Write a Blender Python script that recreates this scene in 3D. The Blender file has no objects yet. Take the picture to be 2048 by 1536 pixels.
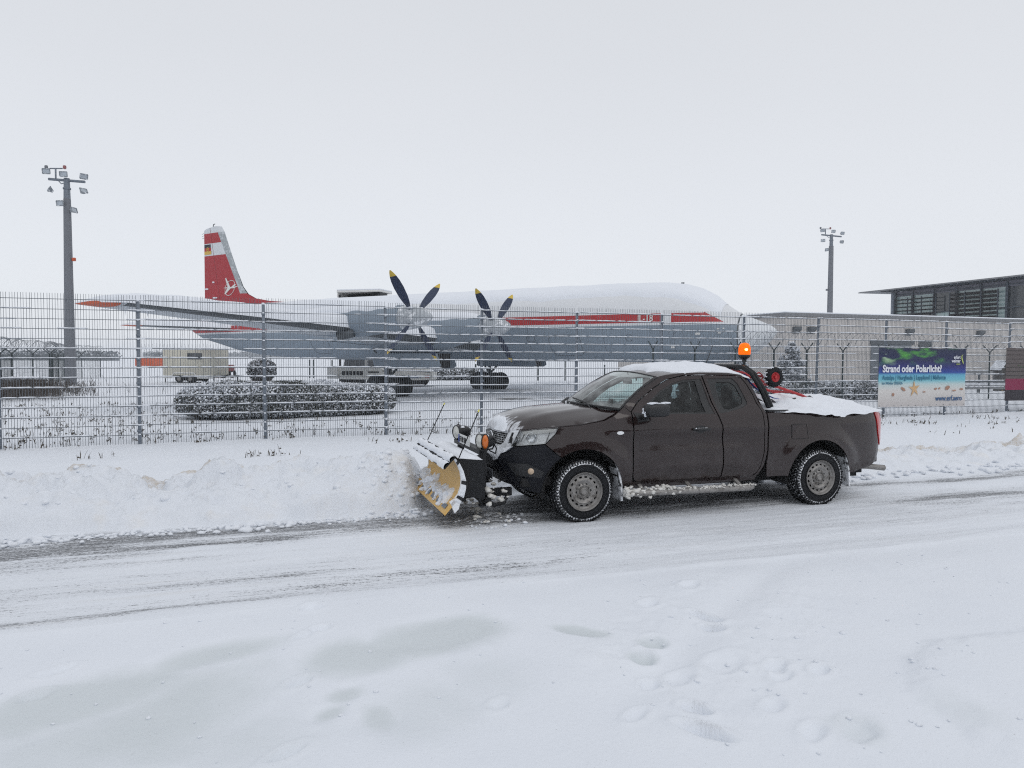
import bpy, bmesh, math, random
import numpy as np
from mathutils import Vector, Matrix
from mathutils.geometry import delaunay_2d_cdt

R = math.radians
PI = math.pi
rnd = random.Random(11)
S = bpy.context.scene
COL = S.collection

# ------------------------------------------------------------------ camera
cam_d = bpy.data.cameras.new('camera')
cam_d.sensor_fit = 'HORIZONTAL'
cam_d.sensor_width = 36.0
cam_d.lens = 36.0 * 1430.0 / 2048.0
cam_d.clip_start = 0.05
cam_d.clip_end = 8000
cam = bpy.data.objects.new('camera', cam_d)
COL.objects.link(cam)
cam.matrix_world = Matrix.Translation((0, 0, 1.9)) @ Matrix.Rotation(R(90 - 2.16), 4, 'X') @ Matrix.Rotation(R(0.25), 4, 'Z')
S.camera = cam

# ------------------------------------------------------------------ overcast winter sky
world = bpy.data.worlds.new('World')
S.world = world
world.use_nodes = True
wn, wl = world.node_tree.nodes, world.node_tree.links
wn.clear()
w_out = wn.new('ShaderNodeOutputWorld')
w_bg = wn.new('ShaderNodeBackground')
w_bg.inputs['Strength'].default_value = 0.1
w_sky = wn.new('ShaderNodeTexSky')
w_sky.sky_type = 'NISHITA'
w_sky.sun_disc = False
w_sky.sun_elevation = R(48)
w_sky.sun_rotation = R(150)
w_tc = wn.new('ShaderNodeTexCoord')
w_map = wn.new('ShaderNodeMapping')
w_map.inputs['Scale'].default_value = (1.0, 1.0, 2.6)
w_no = wn.new('ShaderNodeTexNoise')
w_no.inputs['Scale'].default_value = 1.6
w_no.inputs['Detail'].default_value = 4
w_ramp = wn.new('ShaderNodeMix')
w_ramp.data_type = 'RGBA'
w_ramp.inputs['A'].default_value = (6.9, 7.12, 7.5, 1)      # cloud deck, slightly darker folds
w_ramp.inputs['B'].default_value = (7.4, 7.6, 7.95, 1)      # thin bright cloud
w_mix = wn.new('ShaderNodeMix')
w_mix.data_type = 'RGBA'
w_mix.inputs['Factor'].default_value = 0.94                 # how much of the blue the cloud deck covers
wl.new(w_tc.outputs['Generated'], w_map.inputs['Vector'])
wl.new(w_map.outputs['Vector'], w_no.inputs['Vector'])
wl.new(w_no.outputs['Fac'], w_ramp.inputs['Factor'])
wl.new(w_sky.outputs['Color'], w_mix.inputs['A'])
wl.new(w_ramp.outputs['Result'], w_mix.inputs['B'])
# mist brightens the cloud deck towards the horizon
w_sep = wn.new('ShaderNodeSeparateXYZ'); w_el = wn.new('ShaderNodeMapRange'); w_mul = wn.new('ShaderNodeMix')
w_el.interpolation_type = 'SMOOTHSTEP'
w_el.inputs['From Min'].default_value = .02; w_el.inputs['From Max'].default_value = .50
w_el.inputs['To Min'].default_value = 1.055; w_el.inputs['To Max'].default_value = .93
w_mul.data_type = 'RGBA'; w_mul.blend_type = 'MULTIPLY'; w_mul.inputs['Factor'].default_value = 1.0
wl.new(w_tc.outputs['Generated'], w_sep.inputs[0]); wl.new(w_sep.outputs['Z'], w_el.inputs['Value'])
wl.new(w_mix.outputs['Result'], w_mul.inputs['A']); wl.new(w_el.outputs['Result'], w_mul.inputs['B'])
wl.new(w_mul.outputs['Result'], w_bg.inputs['Color'])
wl.new(w_bg.outputs['Background'], w_out.inputs['Surface'])

sun_d = bpy.data.lights.new('sun', 'SUN')
sun_d.energy = 0.5
sun_d.angle = R(40)
sun_d.color = (1.0, 0.965, 0.92)
sun = bpy.data.objects.new('sun', sun_d)
COL.objects.link(sun)
_el, _az = R(48), R(150)
_sd = Vector((math.sin(_az) * math.cos(_el), math.cos(_az) * math.cos(_el), math.sin(_el)))
sun.rotation_euler = _sd.to_track_quat('Z', 'Y').to_euler()

S.view_settings.view_transform = 'Standard'
S.view_settings.look = 'None'
S.view_settings.exposure = 0.14
S.view_settings.gamma = 1.0
S.view_settings.use_curve_mapping = False
S.render.engine = 'CYCLES'
S.cycles.max_bounces = 8
S.cycles.diffuse_bounces = 4
S.cycles.transparent_max_bounces = 24
S.cycles.volume_bounces = 1
S.cycles.caustics_reflective = False
S.cycles.caustics_refractive = False
S.cycles.use_denoising = False          # keeps wires, weeds and snow grain crisp
S.cycles.filter_width = 1.15
S.cycles.sample_clamp_indirect = 4.0
S.cycles.use_adaptive_sampling = False

# ------------------------------------------------------------------ helpers
def link(o, parent=None):
    COL.objects.link(o)
    if parent is not None:
        o.parent = parent
    return o

def tag(o, label=None, cat=None, group=None, kind=None):
    if label: o['label'] = label
    if cat: o['category'] = cat
    if group: o['group'] = group
    if kind: o['kind'] = kind
    return o

def thing(name, label, cat, loc=(0, 0, 0), rz=0.0, group=None):
    o = bpy.data.objects.new(name, None)
    o.empty_display_size = 0.2
    o.location = loc
    o.rotation_euler = (0, 0, rz)
    link(o)
    return tag(o, label, cat, group)

class MB:
    """collects shapes and links them as ONE mesh object"""
    def __init__(s):
        s.v, s.f, s.m = [], [], []
    def add(s, vs, fs, m=0):
        b = len(s.v)
        s.v += [tuple(p) for p in vs]
        s.f += [tuple(b + i for i in f) for f in fs]
        s.m += [m] * len(fs)
        return s
    def box(s, c, d, rot=None, m=0):
        hx, hy, hz = d[0] / 2, d[1] / 2, d[2] / 2
        vs = [Vector((x * hx, y * hy, z * hz)) for x in (-1, 1) for y in (-1, 1) for z in (-1, 1)]
        if rot is not None:
            vs = [rot @ p for p in vs]
        c = Vector(c)
        return s.add([c + p for p in vs], [(0, 1, 3, 2), (4, 6, 7, 5), (0, 4, 5, 1), (2, 3, 7, 6), (0, 2, 6, 4), (1, 5, 7, 3)], m)
    def rbox(s, c, d, b=0.02, seg=2, rot=None, m=0):
        bm = bmesh.new()
        bmesh.ops.create_cube(bm, size=1.0)
        for p in bm.verts:
            p.co = Vector((p.co.x * d[0], p.co.y * d[1], p.co.z * d[2]))
        bmesh.ops.bevel(bm, geom=bm.edges[:], offset=min(b, min(d) * .49), segments=seg, affect='EDGES', profile=0.5)
        bm.verts.index_update()
        c = Vector(c)
        vs = [c + ((rot @ p.co) if rot is not None else p.co) for p in bm.verts]
        fs = [[p.index for p in f.verts] for f in bm.faces]
        bm.free()
        return s.add(vs, fs, m)
    def beam(s, p0, p1, w, h, m=0, up=(0, 0, 1)):
        p0, p1 = Vector(p0), Vector(p1)
        x = (p1 - p0)
        L = x.length
        x.normalize()
        u = Vector(up)
        y = u.cross(x)
        if y.length < 1e-4:
            y = Vector((0, 1, 0)).cross(x)
        y.normalize()
        z = x.cross(y)
        rot = Matrix((x, y, z)).transposed()
        return s.box((p0 + p1) / 2, (L, w, h), rot, m)
    def tube(s, pts, r, seg=8, m=0, closed=False, caps=True):
        pts = [Vector(p) for p in pts]
        n = len(pts)
        rr = r if isinstance(r, (list, tuple)) else [r] * n
        vs, fs = [], []
        prev = None
        for i, p in enumerate(pts):
            if closed:
                t = pts[(i + 1) % n] - pts[i - 1]
            else:
                t = pts[min(i + 1, n - 1)] - pts[max(i - 1, 0)]
            t.normalize()
            if prev is None:
                a = Vector((0, 0, 1)) if abs(t.z) < .9 else Vector((1, 0, 0))
                prev = (a - t * a.dot(t)).normalized()
            else:
                prev = (prev - t * prev.dot(t)).normalized()
            b = t.cross(prev)
            for k in range(seg):
                an = 2 * PI * (k + .5) / seg
                vs.append(p + (prev * math.cos(an) + b * math.sin(an)) * rr[i])
        for i in range(n if closed else n - 1):
            j = (i + 1) % n
            for k in range(seg):
                k2 = (k + 1) % seg
                fs.append((i * seg + k, i * seg + k2, j * seg + k2, j * seg + k))
        if caps and not closed:
            fs.append(tuple(range(seg - 1, -1, -1)))
            fs.append(tuple((n - 1) * seg + k for k in range(seg)))
        return s.add(vs, fs, m)
    def lathe(s, prof, mat=None, seg=24, m=0, close=False, ms=None):
        """prof: list of (radius, height) about local Z, then transformed by mat"""
        mat = mat or Matrix.Identity(4)
        vs, fs = [], []
        for r, h in prof:
            for k in range(seg):
                a = 2 * PI * k / seg
                vs.append(mat @ Vector((r * math.cos(a), r * math.sin(a), h)))
        n = len(prof)
        mm = []
        for i in range(n if close else n - 1):
            j = (i + 1) % n
            for k in range(seg):
                k2 = (k + 1) % seg
                fs.append((i * seg + k, i * seg + k2, j * seg + k2, j * seg + k))
                mm.append(ms[i] if ms else m)
        b = len(s.v)
        s.v += [tuple(p) for p in vs]
        s.f += [tuple(b + i for i in f) for f in fs]
        s.m += mm
        return s
    def prism(s, poly, fn0, fn1, m=0):
        """poly of 2-D points; fn0 / fn1 map a 2-D point to the two end faces"""
        n = len(poly)
        vs = [fn0(*p) for p in poly] + [fn1(*p) for p in poly]
        fs = [tuple(range(n - 1, -1, -1)), tuple(range(n, 2 * n))]
        fs += [(i, (i + 1) % n, n + (i + 1) % n, n + i) for i in range(n)]
        return s.add(vs, fs, m)
    def loft(s, rings, m=0, closed=True, cap=True, ms=None):
        n = len(rings[0])
        vs = [p for r_ in rings for p in r_]
        fs, mm = [], []
        for i in range(len(rings) - 1):
            for k in range(n if closed else n - 1):
                k2 = (k + 1) % n
                fs.append((i * n + k, i * n + k2, (i + 1) * n + k2, (i + 1) * n + k))
                mm.append(ms(i, k) if ms else m)
        if cap and closed:
            fs.append(tuple(range(n - 1, -1, -1))); mm.append(m)
            fs.append(tuple((len(rings) - 1) * n + k for k in range(n))); mm.append(m)
        b = len(s.v)
        s.v += [tuple(p) for p in vs]
        s.f += [tuple(b + i for i in f) for f in fs]
        s.m += mm
        return s
    def mesh(s, name, mats, smooth=None, fix=True):
        me = bpy.data.meshes.new(name)
        me.from_pydata(s.v, [], s.f)
        for mt in (mats if isinstance(mats, (list, tuple)) else [mats]):
            me.materials.append(mt)
        if any(s.m):
            me.polygons.foreach_set('material_index', s.m)
        if fix:
            bm = bmesh.new(); bm.from_mesh(me)
            bmesh.ops.recalc_face_normals(bm, faces=bm.faces[:])
            bm.to_mesh(me); bm.free()
        if smooth:
            me.shade_smooth()
            if smooth is not True:
                me.set_sharp_from_angle(angle=R(smooth))
        me.update()
        return me
    def build(s, name, mats, parent=None, smooth=None, fix=True):
        return link(bpy.data.objects.new(name, s.mesh(name, mats, smooth, fix)), parent)

_ico = None
def chunk(mb, c, r_, seed=0, flat=.75, m=0):
    """an irregular clod of snow or slush"""
    global _ico
    if _ico is None:
        bm = bmesh.new(); bmesh.ops.create_icosphere(bm, subdivisions=2, radius=1.0); bm.verts.index_update()
        _ico = (np.array([p.co[:] for p in bm.verts]), [[p.index for p in f.verts] for f in bm.faces]); bm.free()
    V, F = _ico
    k = 1 + .55 * fbm(V[:, 0] * 1.4 + seed * 3.7, V[:, 1] * 1.4 + V[:, 2] * 1.1, 3, 5) + .25 * fbm(V[:, 0] * 4 + seed, V[:, 1] * 4 + V[:, 2] * 3, 2, 9)
    P = V * k[:, None] * r_ * np.array([1.15, 1.0, flat])
    mb.add([(c[0] + p[0], c[1] + p[1], c[2] + p[2]) for p in P], F, m)

def obj_from(mesh, name, parent=None, loc=None, rot=None):
    o = bpy.data.objects.new(name, mesh)
    if loc is not None: o.location = loc
    if rot is not None: o.rotation_euler = rot
    return link(o, parent)

def quick(name, verts, faces, mat, parent=None, smooth=None):
    """numpy mesh without normal fixing"""
    me = bpy.data.meshes.new(name)
    verts = np.asarray(verts, np.float32); faces = np.asarray(faces, np.int32)
    nv, nf, k = len(verts), len(faces), faces.shape[1]
    me.vertices.add(nv); me.vertices.foreach_set('co', verts.ravel())
    me.loops.add(nf * k); me.loops.foreach_set('vertex_index', faces.ravel())
    me.polygons.add(nf); me.polygons.foreach_set('loop_start', np.arange(nf, dtype=np.int32) * k)
    for mt in (mat if isinstance(mat, (list, tuple)) else [mat]):
        me.materials.append(mt)
    me.update(calc_edges=True)
    if smooth: me.shade_smooth()
    return link(bpy.data.objects.new(name, me), parent)

# ------------------------------------------------------------------ numpy noise
def _hash(i, j, seed):
    n = (i.astype(np.int64) * 374761393 + j.astype(np.int64) * 668265263 + seed * 1274126177) & 0x7fffffff
    n = ((n ^ (n >> 13)) * 1274126177) & 0x7fffffff
    return ((n ^ (n >> 16)) & 0xffff) / 65535.0
def vnoise(x, y, seed=0):
    xi, yi = np.floor(x), np.floor(y)
    fx, fy = x - xi, y - yi
    fx = fx * fx * fx * (fx * (fx * 6 - 15) + 10); fy = fy * fy * fy * (fy * (fy * 6 - 15) + 10)
    a = _hash(xi, yi, seed); b = _hash(xi + 1, yi, seed); c = _hash(xi, yi + 1, seed); d = _hash(xi + 1, yi + 1, seed)
    return (a * (1 - fx) + b * fx) * (1 - fy) + (c * (1 - fx) + d * fx) * fy * 1.0
def fbm(x, y, o=4, seed=0, g=.5):
    x = np.asarray(x, float); y = np.asarray(y, float)
    s = np.zeros(np.broadcast(x, y).shape); a = 1.0; t = 0
    for k in range(o):
        s = s + a * (vnoise(x * 2 ** k + 17.3 * k, y * 2 ** k + 5.1 * k, seed + k) * 2 - 1)
        t += a; a *= g
    return s / t
def sstep(a, b, x):
    t = np.clip((x - a) / (b - a), 0, 1)
    return t * t * (3 - 2 * t)

# ------------------------------------------------------------------ materials
def _nodes(name):
    m = bpy.data.materials.new(name)
    m.use_nodes = True
    nt = m.node_tree
    return m, nt, nt.nodes['Principled BSDF']

def _pos(nt, space='Object', scale=(1, 1, 1), rz=0.0):
    if space == 'World':
        g = nt.nodes.new('ShaderNodeNewGeometry').outputs['Position']
    else:
        g = nt.nodes.new('ShaderNodeTexCoord').outputs['Object']
    if rz:
        r_ = nt.nodes.new('ShaderNodeVectorRotate')
        r_.rotation_type = 'Z_AXIS'
        r_.inputs['Angle'].default_value = rz
        nt.links.new(g, r_.inputs['Vector']); g = r_.outputs['Vector']
    mp = nt.nodes.new('ShaderNodeMapping')
    mp.inputs['Scale'].default_value = scale
    nt.links.new(g, mp.inputs['Vector'])
    return mp.outputs['Vector']

def _noise(nt, vec, scale, detail=4, rough=.55):
    n = nt.nodes.new('ShaderNodeTexNoise')
    n.inputs['Scale'].default_value = scale
    n.inputs['Detail'].default_value = detail
    n.inputs['Roughness'].default_value = rough
    nt.links.new(vec, n.inputs['Vector'])
    return n.outputs['Fac']

def _math(nt, op, a, b=None, c=None, clamp=False):
    n = nt.nodes.new('ShaderNodeMath'); n.operation = op; n.use_clamp = clamp
    for i, x in enumerate((a, b, c)):
        if x is None: continue
        if hasattr(x, 'is_linked'): nt.links.new(x, n.inputs[i])
        else: n.inputs[i].default_value = x
    return n.outputs[0]

def _mix(nt, fac, a, b):
    n = nt.nodes.new('ShaderNodeMix'); n.data_type = 'RGBA'
    for k, x in (('Factor', fac), ('A', a), ('B', b)):
        if hasattr(x, 'is_linked'): nt.links.new(x, n.inputs[k])
        else: n.inputs[k].default_value = x if k == 'Factor' else (*x[:3], 1)
    return n.outputs['Result']

def _ramp(nt, fac, lo, hi):
    n = nt.nodes.new('ShaderNodeMapRange'); n.interpolation_type = 'SMOOTHSTEP'
    nt.links.new(fac, n.inputs['Value'])
    n.inputs['From Min'].default_value = lo; n.inputs['From Max'].default_value = hi
    return n.outputs['Result']

def _bump(nt, bsdf, h, strength, dist):
    b = nt.nodes.new('ShaderNodeBump')
    b.inputs['Strength'].default_value = strength; b.inputs['Distance'].default_value = dist
    nt.links.new(h, b.inputs['Height']); nt.links.new(b.outputs['Normal'], bsdf.inputs['Normal'])

def mat(name, col, rough=.5, metal=0.0, var=0.15, vs=6.0, bump=0.0, bs=60.0, coat=0.0, dirt=None, frost=None, spec=None):
    """plain painted / raw surface: colour broken up by noise, optional dirt film and clinging snow"""
    m, nt, b = _nodes(name)
    vec = _pos(nt)
    n1 = _noise(nt, vec, vs, 5)
    c0 = tuple(c * (1 - var) for c in col[:3]); c1 = tuple(min(1, c * (1 + var)) for c in col[:3])
    c = _mix(nt, n1, c0, c1)
    r_ = _math(nt, 'MULTIPLY_ADD', n1, .25, rough - .12, clamp=True)
    if dirt:
        n2 = _ramp(nt, _noise(nt, vec, dirt[1], 6, .65), dirt[2], dirt[3])
        c = _mix(nt, n2, c, dirt[0])
        r_ = _math(nt, 'MAXIMUM', r_, _math(nt, 'MULTIPLY', n2, .7))
    if frost:
        n3 = _ramp(nt, _noise(nt, vec, frost[0], 6, .7), frost[1], frost[2])
        c = _mix(nt, n3, c, (.8, .82, .85))
        r_ = _math(nt, 'MAXIMUM', r_, _math(nt, 'MULTIPLY', n3, .75))
    nt.links.new(c, b.inputs['Base Color'])
    nt.links.new(r_, b.inputs['Roughness'])
    b.inputs['Metallic'].default_value = metal
    b.inputs['Coat Weight'].default_value = coat
    b.inputs['Coat Roughness'].default_value = .12
    if spec is not None: b.inputs['Specular IOR Level'].default_value = spec
    if bump:
        _bump(nt, b, _noise(nt, vec, bs, 4), bump, .01)
    return m

def snow_mat(name, col=(.80, .83, .88), dirt=0.0, coarse=1.0):
    m, nt, b = _nodes(name)
    vec = _pos(nt, 'World')
    n = _noise(nt, vec, 2.2 * coarse, 6, .6)
    c = _mix(nt, n, tuple(k * .965 for k in col), tuple(min(.93, k * 1.015) for k in col))
    if dirt:
        d = _ramp(nt, _noise(nt, vec, 9, 6, .7), .62 - dirt * .2, .8)
        c = _mix(nt, d, c, (.56, .55, .52))
    nt.links.new(c, b.inputs['Base Color'])
    b.inputs['Roughness'].default_value = .62
    b.inputs['Specular IOR Level'].default_value = .25
    h = _math(nt, 'ADD', _noise(nt, vec, 38, 5, .65), _math(nt, 'MULTIPLY', _noise(nt, vec, 170, 3), .45))
    _bump(nt, b, h, .55, .012)
    return m

M = {}
M['snow'] = snow_mat('fresh_snow')
M['snow_dirty'] = snow_mat('gritty_snow', (.74, .73, .70), 1.0)
M['rubber'] = mat('black_rubber', (.009, .010, .012), .7, bump=.2, bs=90, spec=.25)
M['black'] = mat('black_plastic', (.014, .015, .017), .5, var=.25, bump=.08, bs=220, dirt=((.10, .10, .10), 14, .58, .85))
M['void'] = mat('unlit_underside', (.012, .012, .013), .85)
M['frame'] = mat('black_frame_paint', (.009, .010, .012), .45, frost=(14, .66, .74), spec=.3)
M['zinc'] = mat('galvanised_steel', (.16, .185, .22), .45, metal=.35, var=.18, vs=14)
M['wire'] = mat('galvanised_wire', (.14, .158, .18), .5, metal=.2, var=.2, vs=4)
M['green_post'] = mat('dark_green_coating', (.012, .026, .028), .5)
M['chrome'] = mat('chrome', (.75, .77, .8), .14, metal=1.0, var=.05)
M['steel'] = mat('silver_wheel_paint', (.29, .28, .27), .45, metal=.3, var=.18, dirt=((.12, .11, .10), 14, .42, .75))
M['orange'] = mat('orange_paint', (.50, .085, .025), .55, var=.15, frost=(9, .60, .72))
M['red'] = mat('red_paint', (.42, .02, .025), .45, var=.12)
M['white_paint'] = mat('white_paint', (.72, .72, .70), .5, var=.06, dirt=((.4, .39, .36), 5, .6, .9))
M['concrete'] = mat('concrete', (.24, .245, .25), .85, var=.16, vs=1.2, bump=.25, bs=24)
# ------------------------------------------------------------------ the road frame: u along the road and fence, v away from the camera
TH = R(18.34)
DX, DY = math.cos(TH), math.sin(TH)
def uvz(u, v, z=0.0):
    return (u * DX - v * DY, u * DY + v * DX, z)

def wear_mat(name, kind):
    """snow that lets the ground below show where the mesh attribute 'wear' says it is thin"""
    m, nt, b = _nodes(name)
    vec = _pos(nt, 'World')
    at = nt.nodes.new('ShaderNodeAttribute'); at.attribute_name = 'wear'
    wear = at.outputs['Fac']
    n = _noise(nt, vec, 1.3, 6, .6)
    snow = _mix(nt, n, (.74, .775, .83), (.81, .84, .885))
    if kind == 'road':
        st = _pos(nt, 'World', (.34, 11.0, 1.0), -TH)
        fine = _noise(nt, st, 4.5, 7, .7)
        grit = _noise(nt, _pos(nt, 'World', (1.0, 2.6, 1.0), -TH), 22, 7, .8)
        k = _math(nt, 'MULTIPLY_ADD', fine, .36, _math(nt, 'MULTIPLY_ADD', grit, .44, _math(nt, 'MULTIPLY', _noise(nt, vec, 60, 4, .7), .20)))
        lim = _math(nt, 'MULTIPLY_ADD', wear, -.185, .635)
        d = _math(nt, 'SUBTRACT', k, lim)
        f = _math(nt, 'MULTIPLY', _ramp(nt, d, -.02, .07), .90)
        under = _mix(nt, _noise(nt, vec, 70, 3, .7), (.03, .031, .034), (.17, .175, .185))
        veil = _math(nt, 'MULTIPLY', _ramp(nt, wear, .15, 1.0), .22)
        snow = _mix(nt, veil, snow, (.42, .43, .45))
        stain = _ramp(nt, _noise(nt, st, 1.1, 5, .6), .56, .75)
        snow = _mix(nt, _math(nt, 'MULTIPLY', stain, .16), snow, (.60, .56, .50))
        c = _mix(nt, f, snow, under)
    elif kind == 'yard':
        ice = (.60, .645, .665)
        e = _math(nt, 'ADD', wear, _math(nt, 'MULTIPLY_ADD', _noise(nt, vec, 5, 6), .16, -.08))
        f = _ramp(nt, e, .06, .80)
        c = _mix(nt, _math(nt, 'MULTIPLY', f, .80), snow, ice)
        sp = _ramp(nt, _noise(nt, vec, 55, 2, .4), .75, .79)
        c = _mix(nt, _math(nt, 'MULTIPLY', sp, .5), c, (.30, .30, .29))
    elif kind == 'bank':
        grit = _noise(nt, vec, 24, 7, .8)
        f = _ramp(nt, _math(nt, 'MULTIPLY', wear, grit), .33, .60)
        snow = _mix(nt, _ramp(nt, _noise(nt, vec, 3.0, 5), .5, .8), snow, (.80, .80, .80))
        c = _mix(nt, _math(nt, 'MULTIPLY', f, .75), snow, (.54, .46, .36))
    else:
        grit = _noise(nt, vec, 2.4, 8, .75)
        f = _ramp(nt, _math(nt, 'ADD', wear, _math(nt, 'MULTIPLY_ADD', grit, 1.6, -1.15)), .30, .62)
        f = _math(nt, 'MULTIPLY', _math(nt, 'MULTIPLY', f, .85), _ramp(nt, wear, 0.02, .3))
        c = _mix(nt, f, snow, (.055, .055, .048))
    nt.links.new(c, b.inputs['Base Color'])
    b.inputs['Specular IOR Level'].default_value = .25
    if kind == 'yard':
        nt.links.new(_math(nt, 'MULTIPLY_ADD', f, -.22, .65), b.inputs['Roughness'])
    else:
        b.inputs['Roughness'].default_value = .65
    h = _math(nt, 'ADD', _noise(nt, vec, 30, 5, .65), _math(nt, 'MULTIPLY', _noise(nt, vec, 150, 3), .4))
    if kind == 'road':
        h = _math(nt, 'ADD', h, _math(nt, 'MULTIPLY', fine, 1.2))
    _bump(nt, b, h, {'yard': .48, 'road': .6, 'bank': .95}.get(kind, .5), .012)
    return m

M['road'] = wear_mat('packed_snow_on_asphalt', 'road')
M['yard'] = wear_mat('trodden_snow', 'yard')
M['bank'] = wear_mat('ploughed_snow', 'bank')
M['field'] = wear_mat('snow_on_grass', 'field')

def axis(*segs):
    """(start, stop, step) runs joined to one growing axis"""
    out = []
    for a, b, st in segs:
        n = max(1, int(round((b - a) / st)))
        out += [a + (b - a) * i / n for i in range(n)]
    out.append(segs[-1][1])
    return np.array(out)

def sheet(name, us, vs, hf, wf, m, world=False):
    U, V = np.meshgrid(us, vs, indexing='ij')
    Z = hf(U, V)
    X = U * DX - V * DY; Y = U * DY + V * DX
    nu, nv = len(us), len(vs)
    idx = np.arange(nu * nv).reshape(nu, nv)
    F = np.stack([idx[:-1, :-1], idx[1:, :-1], idx[1:, 1:], idx[:-1, 1:]], -1).reshape(-1, 4)
    o = quick(name, np.stack([X, Y, Z], -1).reshape(-1, 3), F, m, smooth=True)
    a = o.data.attributes.new('wear', 'FLOAT', 'POINT')
    a.data.foreach_set('value', np.ascontiguousarray(wf(U, V), np.float32).ravel())
    o['kind'] = 'structure'
    return o

def ell(U, V, cu, cv, ru, rv, ang=0.0):
    c, s_ = math.cos(ang), math.sin(ang)
    a = ((U - cu) * c + (V - cv) * s_) / ru
    b = (-(U - cu) * s_ + (V - cv) * c) / rv
    return np.sqrt(a * a + b * b)

# ---- road and yard share one height function, so the sheets meet without a step
BOOTS = [(2.02, 3.01, -.9, .15, .085), (2.11, 3.23, -.9, .09, .08), (2.95, 4.42, -1.0, .13, .08), (2.88, 4.22, -1.0, .09, .07)]
DENTS = [(2.18, 3.94, .11, .08, .035), (2.35, 4.12, .12, .08, .03), (.25, 5.49, .10, .09, .035), (.27, 4.96, .09, .06, .03), (.17, 4.87, .08, .05, .025),
         (.12, 4.23, .10, .05, .03), (.04, 3.48, .12, .05, .03), (2.69, 4.77, .10, .07, .02), (3.21, 5.03, .12, .07, .018), (2.86, 3.54, .10, .07, .03),
         (2.81, 3.41, .11, .06, .028), (3.07, 3.40, .09, .05, .025), (2.52, 3.13, .10, .06, .025), (2.53, 2.84, .11, .06, .025), (2.77, 2.79, .13, .09, .028),
         (-1.26, 4.47, .10, .05, .022), (-1.25, 4.78, .12, .05, .016), (2.61, 3.69, .16, .12, .018), (1.14, 3.63, .08, .05, .018), (2.25, 3.62, .12, .08, .02),
         (2.05, 3.62, .08, .06, .025), (1.78, 3.28, .09, .05, .02)]
PATCH = [(-.95, 4.38, .62, .36, .5, .95), (-.40, 4.74, .55, .20, .3, .75), (-.62, 3.95, .95, .62, .6, .75), (-.15, 3.7, .6, .5, .6, .45), (.75, 3.75, .55, .5, .4, .4), (1.02, 4.64, .55, .32, .2, .95), (.45, 4.44, .40, .30, .1, .9),
         (1.97, 4.44, .22, .10, -.7, .95), (.26, 3.83, .15, .10, .5, .8), (.36, 4.01, .17, .12, .5, .8), (.50, 3.72, .13, .22, .1, .7), (2.35, 4.12, .13, .09, 0, .8),
         (2.18, 3.94, .13, .09, 0, .8), (1.15, 3.9, .42, .5, .4, .35), (2.77, 2.79, .2, .2, 0, .4), (3.4, 2.7, .25, .3, 0, .35)]
def H0(U, V):
    z = .012 * fbm(U * .7, V * 1.3, 4, 3) + .018 * fbm(U * .35, V * .5, 3, 5)
    # packed lane: longitudinal ridges
    lane = sstep(5.3, 6.1, V) * (1 - sstep(8.9, 9.6, V))
    rg = fbm(U * .35 + .5 * fbm(U * .9, V * 2, 2, 8), V * 7.0, 5, 21, .6)
    z = z * (1 - .6 * lane) + lane * (.013 * rg + .006 * fbm(U * 3, V * 22, 3, 31))
    z -= .03 * np.exp(-((V - 6.05 - .05 * np.sin(U * .5)) / .16) ** 2) * lane
    z += .03 * np.exp(-((V - 5.66 - .06 * np.sin(U * .8 + 1)) / .10) ** 2) * (.6 + .6 * fbm(U * 1.5, V * 6, 3, 41))
    # slush shaken off under the plough frame
    z += .085 * np.exp(-(((U - 2.36) / .34) ** 2 + ((V - 7.98) / .22) ** 2)) * np.clip(.55 + 1.1 * fbm(U * 7, V * 7, 4, 45, .6), 0, 1.6)
    # yard: soft drift, thin wind-scoured hollows, prints
    yard = 1 - sstep(4.9, 5.7, V)
    z += yard * (.035 + .03 * fbm(U * .55 + 3, V * .6, 3, 51))
    for cu, cv, ru, rv, an, dp in PATCH:
        d = ell(U, V, cu, cv, ru * 1.1, rv * 1.1, an) + .25 * fbm(U * 5, V * 5, 3, 61)
        z -= .018 * dp * (1 - sstep(.35, 1.15, d))
    for cu, cv, an, ln, dp in BOOTS:
        d = ell(U, V, cu, cv, ln, .062, an) + .10 * fbm(U * 14, V * 14, 2, 73)
        z -= .85 * dp * (1 - sstep(.62, 1.0, d)) * (.85 + .30 * fbm(U * 18, V * 18, 2, 71))
        z += .014 * np.exp(-((d - 1.25) / .25) ** 2)
    for cu, cv, ru, rv, dp in DENTS:
        d = ell(U, V, cu, cv, ru, rv, .6) + .2 * fbm(U * 12, V * 12, 2, 81)
        z -= dp * (1 - sstep(.45, 1.0, d))
        z += .010 * np.exp(-((d - 1.25) / .28) ** 2)
    # diagonal tyre hollow and the churned strip beside it
    w = (U - 2.35) * .60 - (V - 4.0) * .80
    z -= .035 * np.exp(-((w - .10) / .16) ** 2) * yard * sstep(1.2, 2.2, U) * (1 - sstep(4.4, 5.2, U))
    churn = yard * np.exp(-((w - .55) / .34) ** 2) * sstep(1.6, 2.4, U) * (1 - sstep(3.6, 4.6, U))
    z += churn * .020 * fbm(U * 5.5, V * 5.5, 4, 91, .6)
    churn2 = yard * np.exp(-((w + .28) / .22) ** 2) * sstep(1.4, 2.0, U) * (1 - sstep(3.2, 4.2, U))
    z += churn2 * .018 * fbm(U * 6.5, V * 6.5, 4, 93, .6)
    # lip of snow at the right
    w2 = ell(U, V, 4.4, 2.55, 1.15, 1.0, .1)
    z += .045 * (1 - sstep(.85, 1.05, w2 + .12 * fbm(U * 4, V * 4, 3, 97))) * yard
    return z

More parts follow.
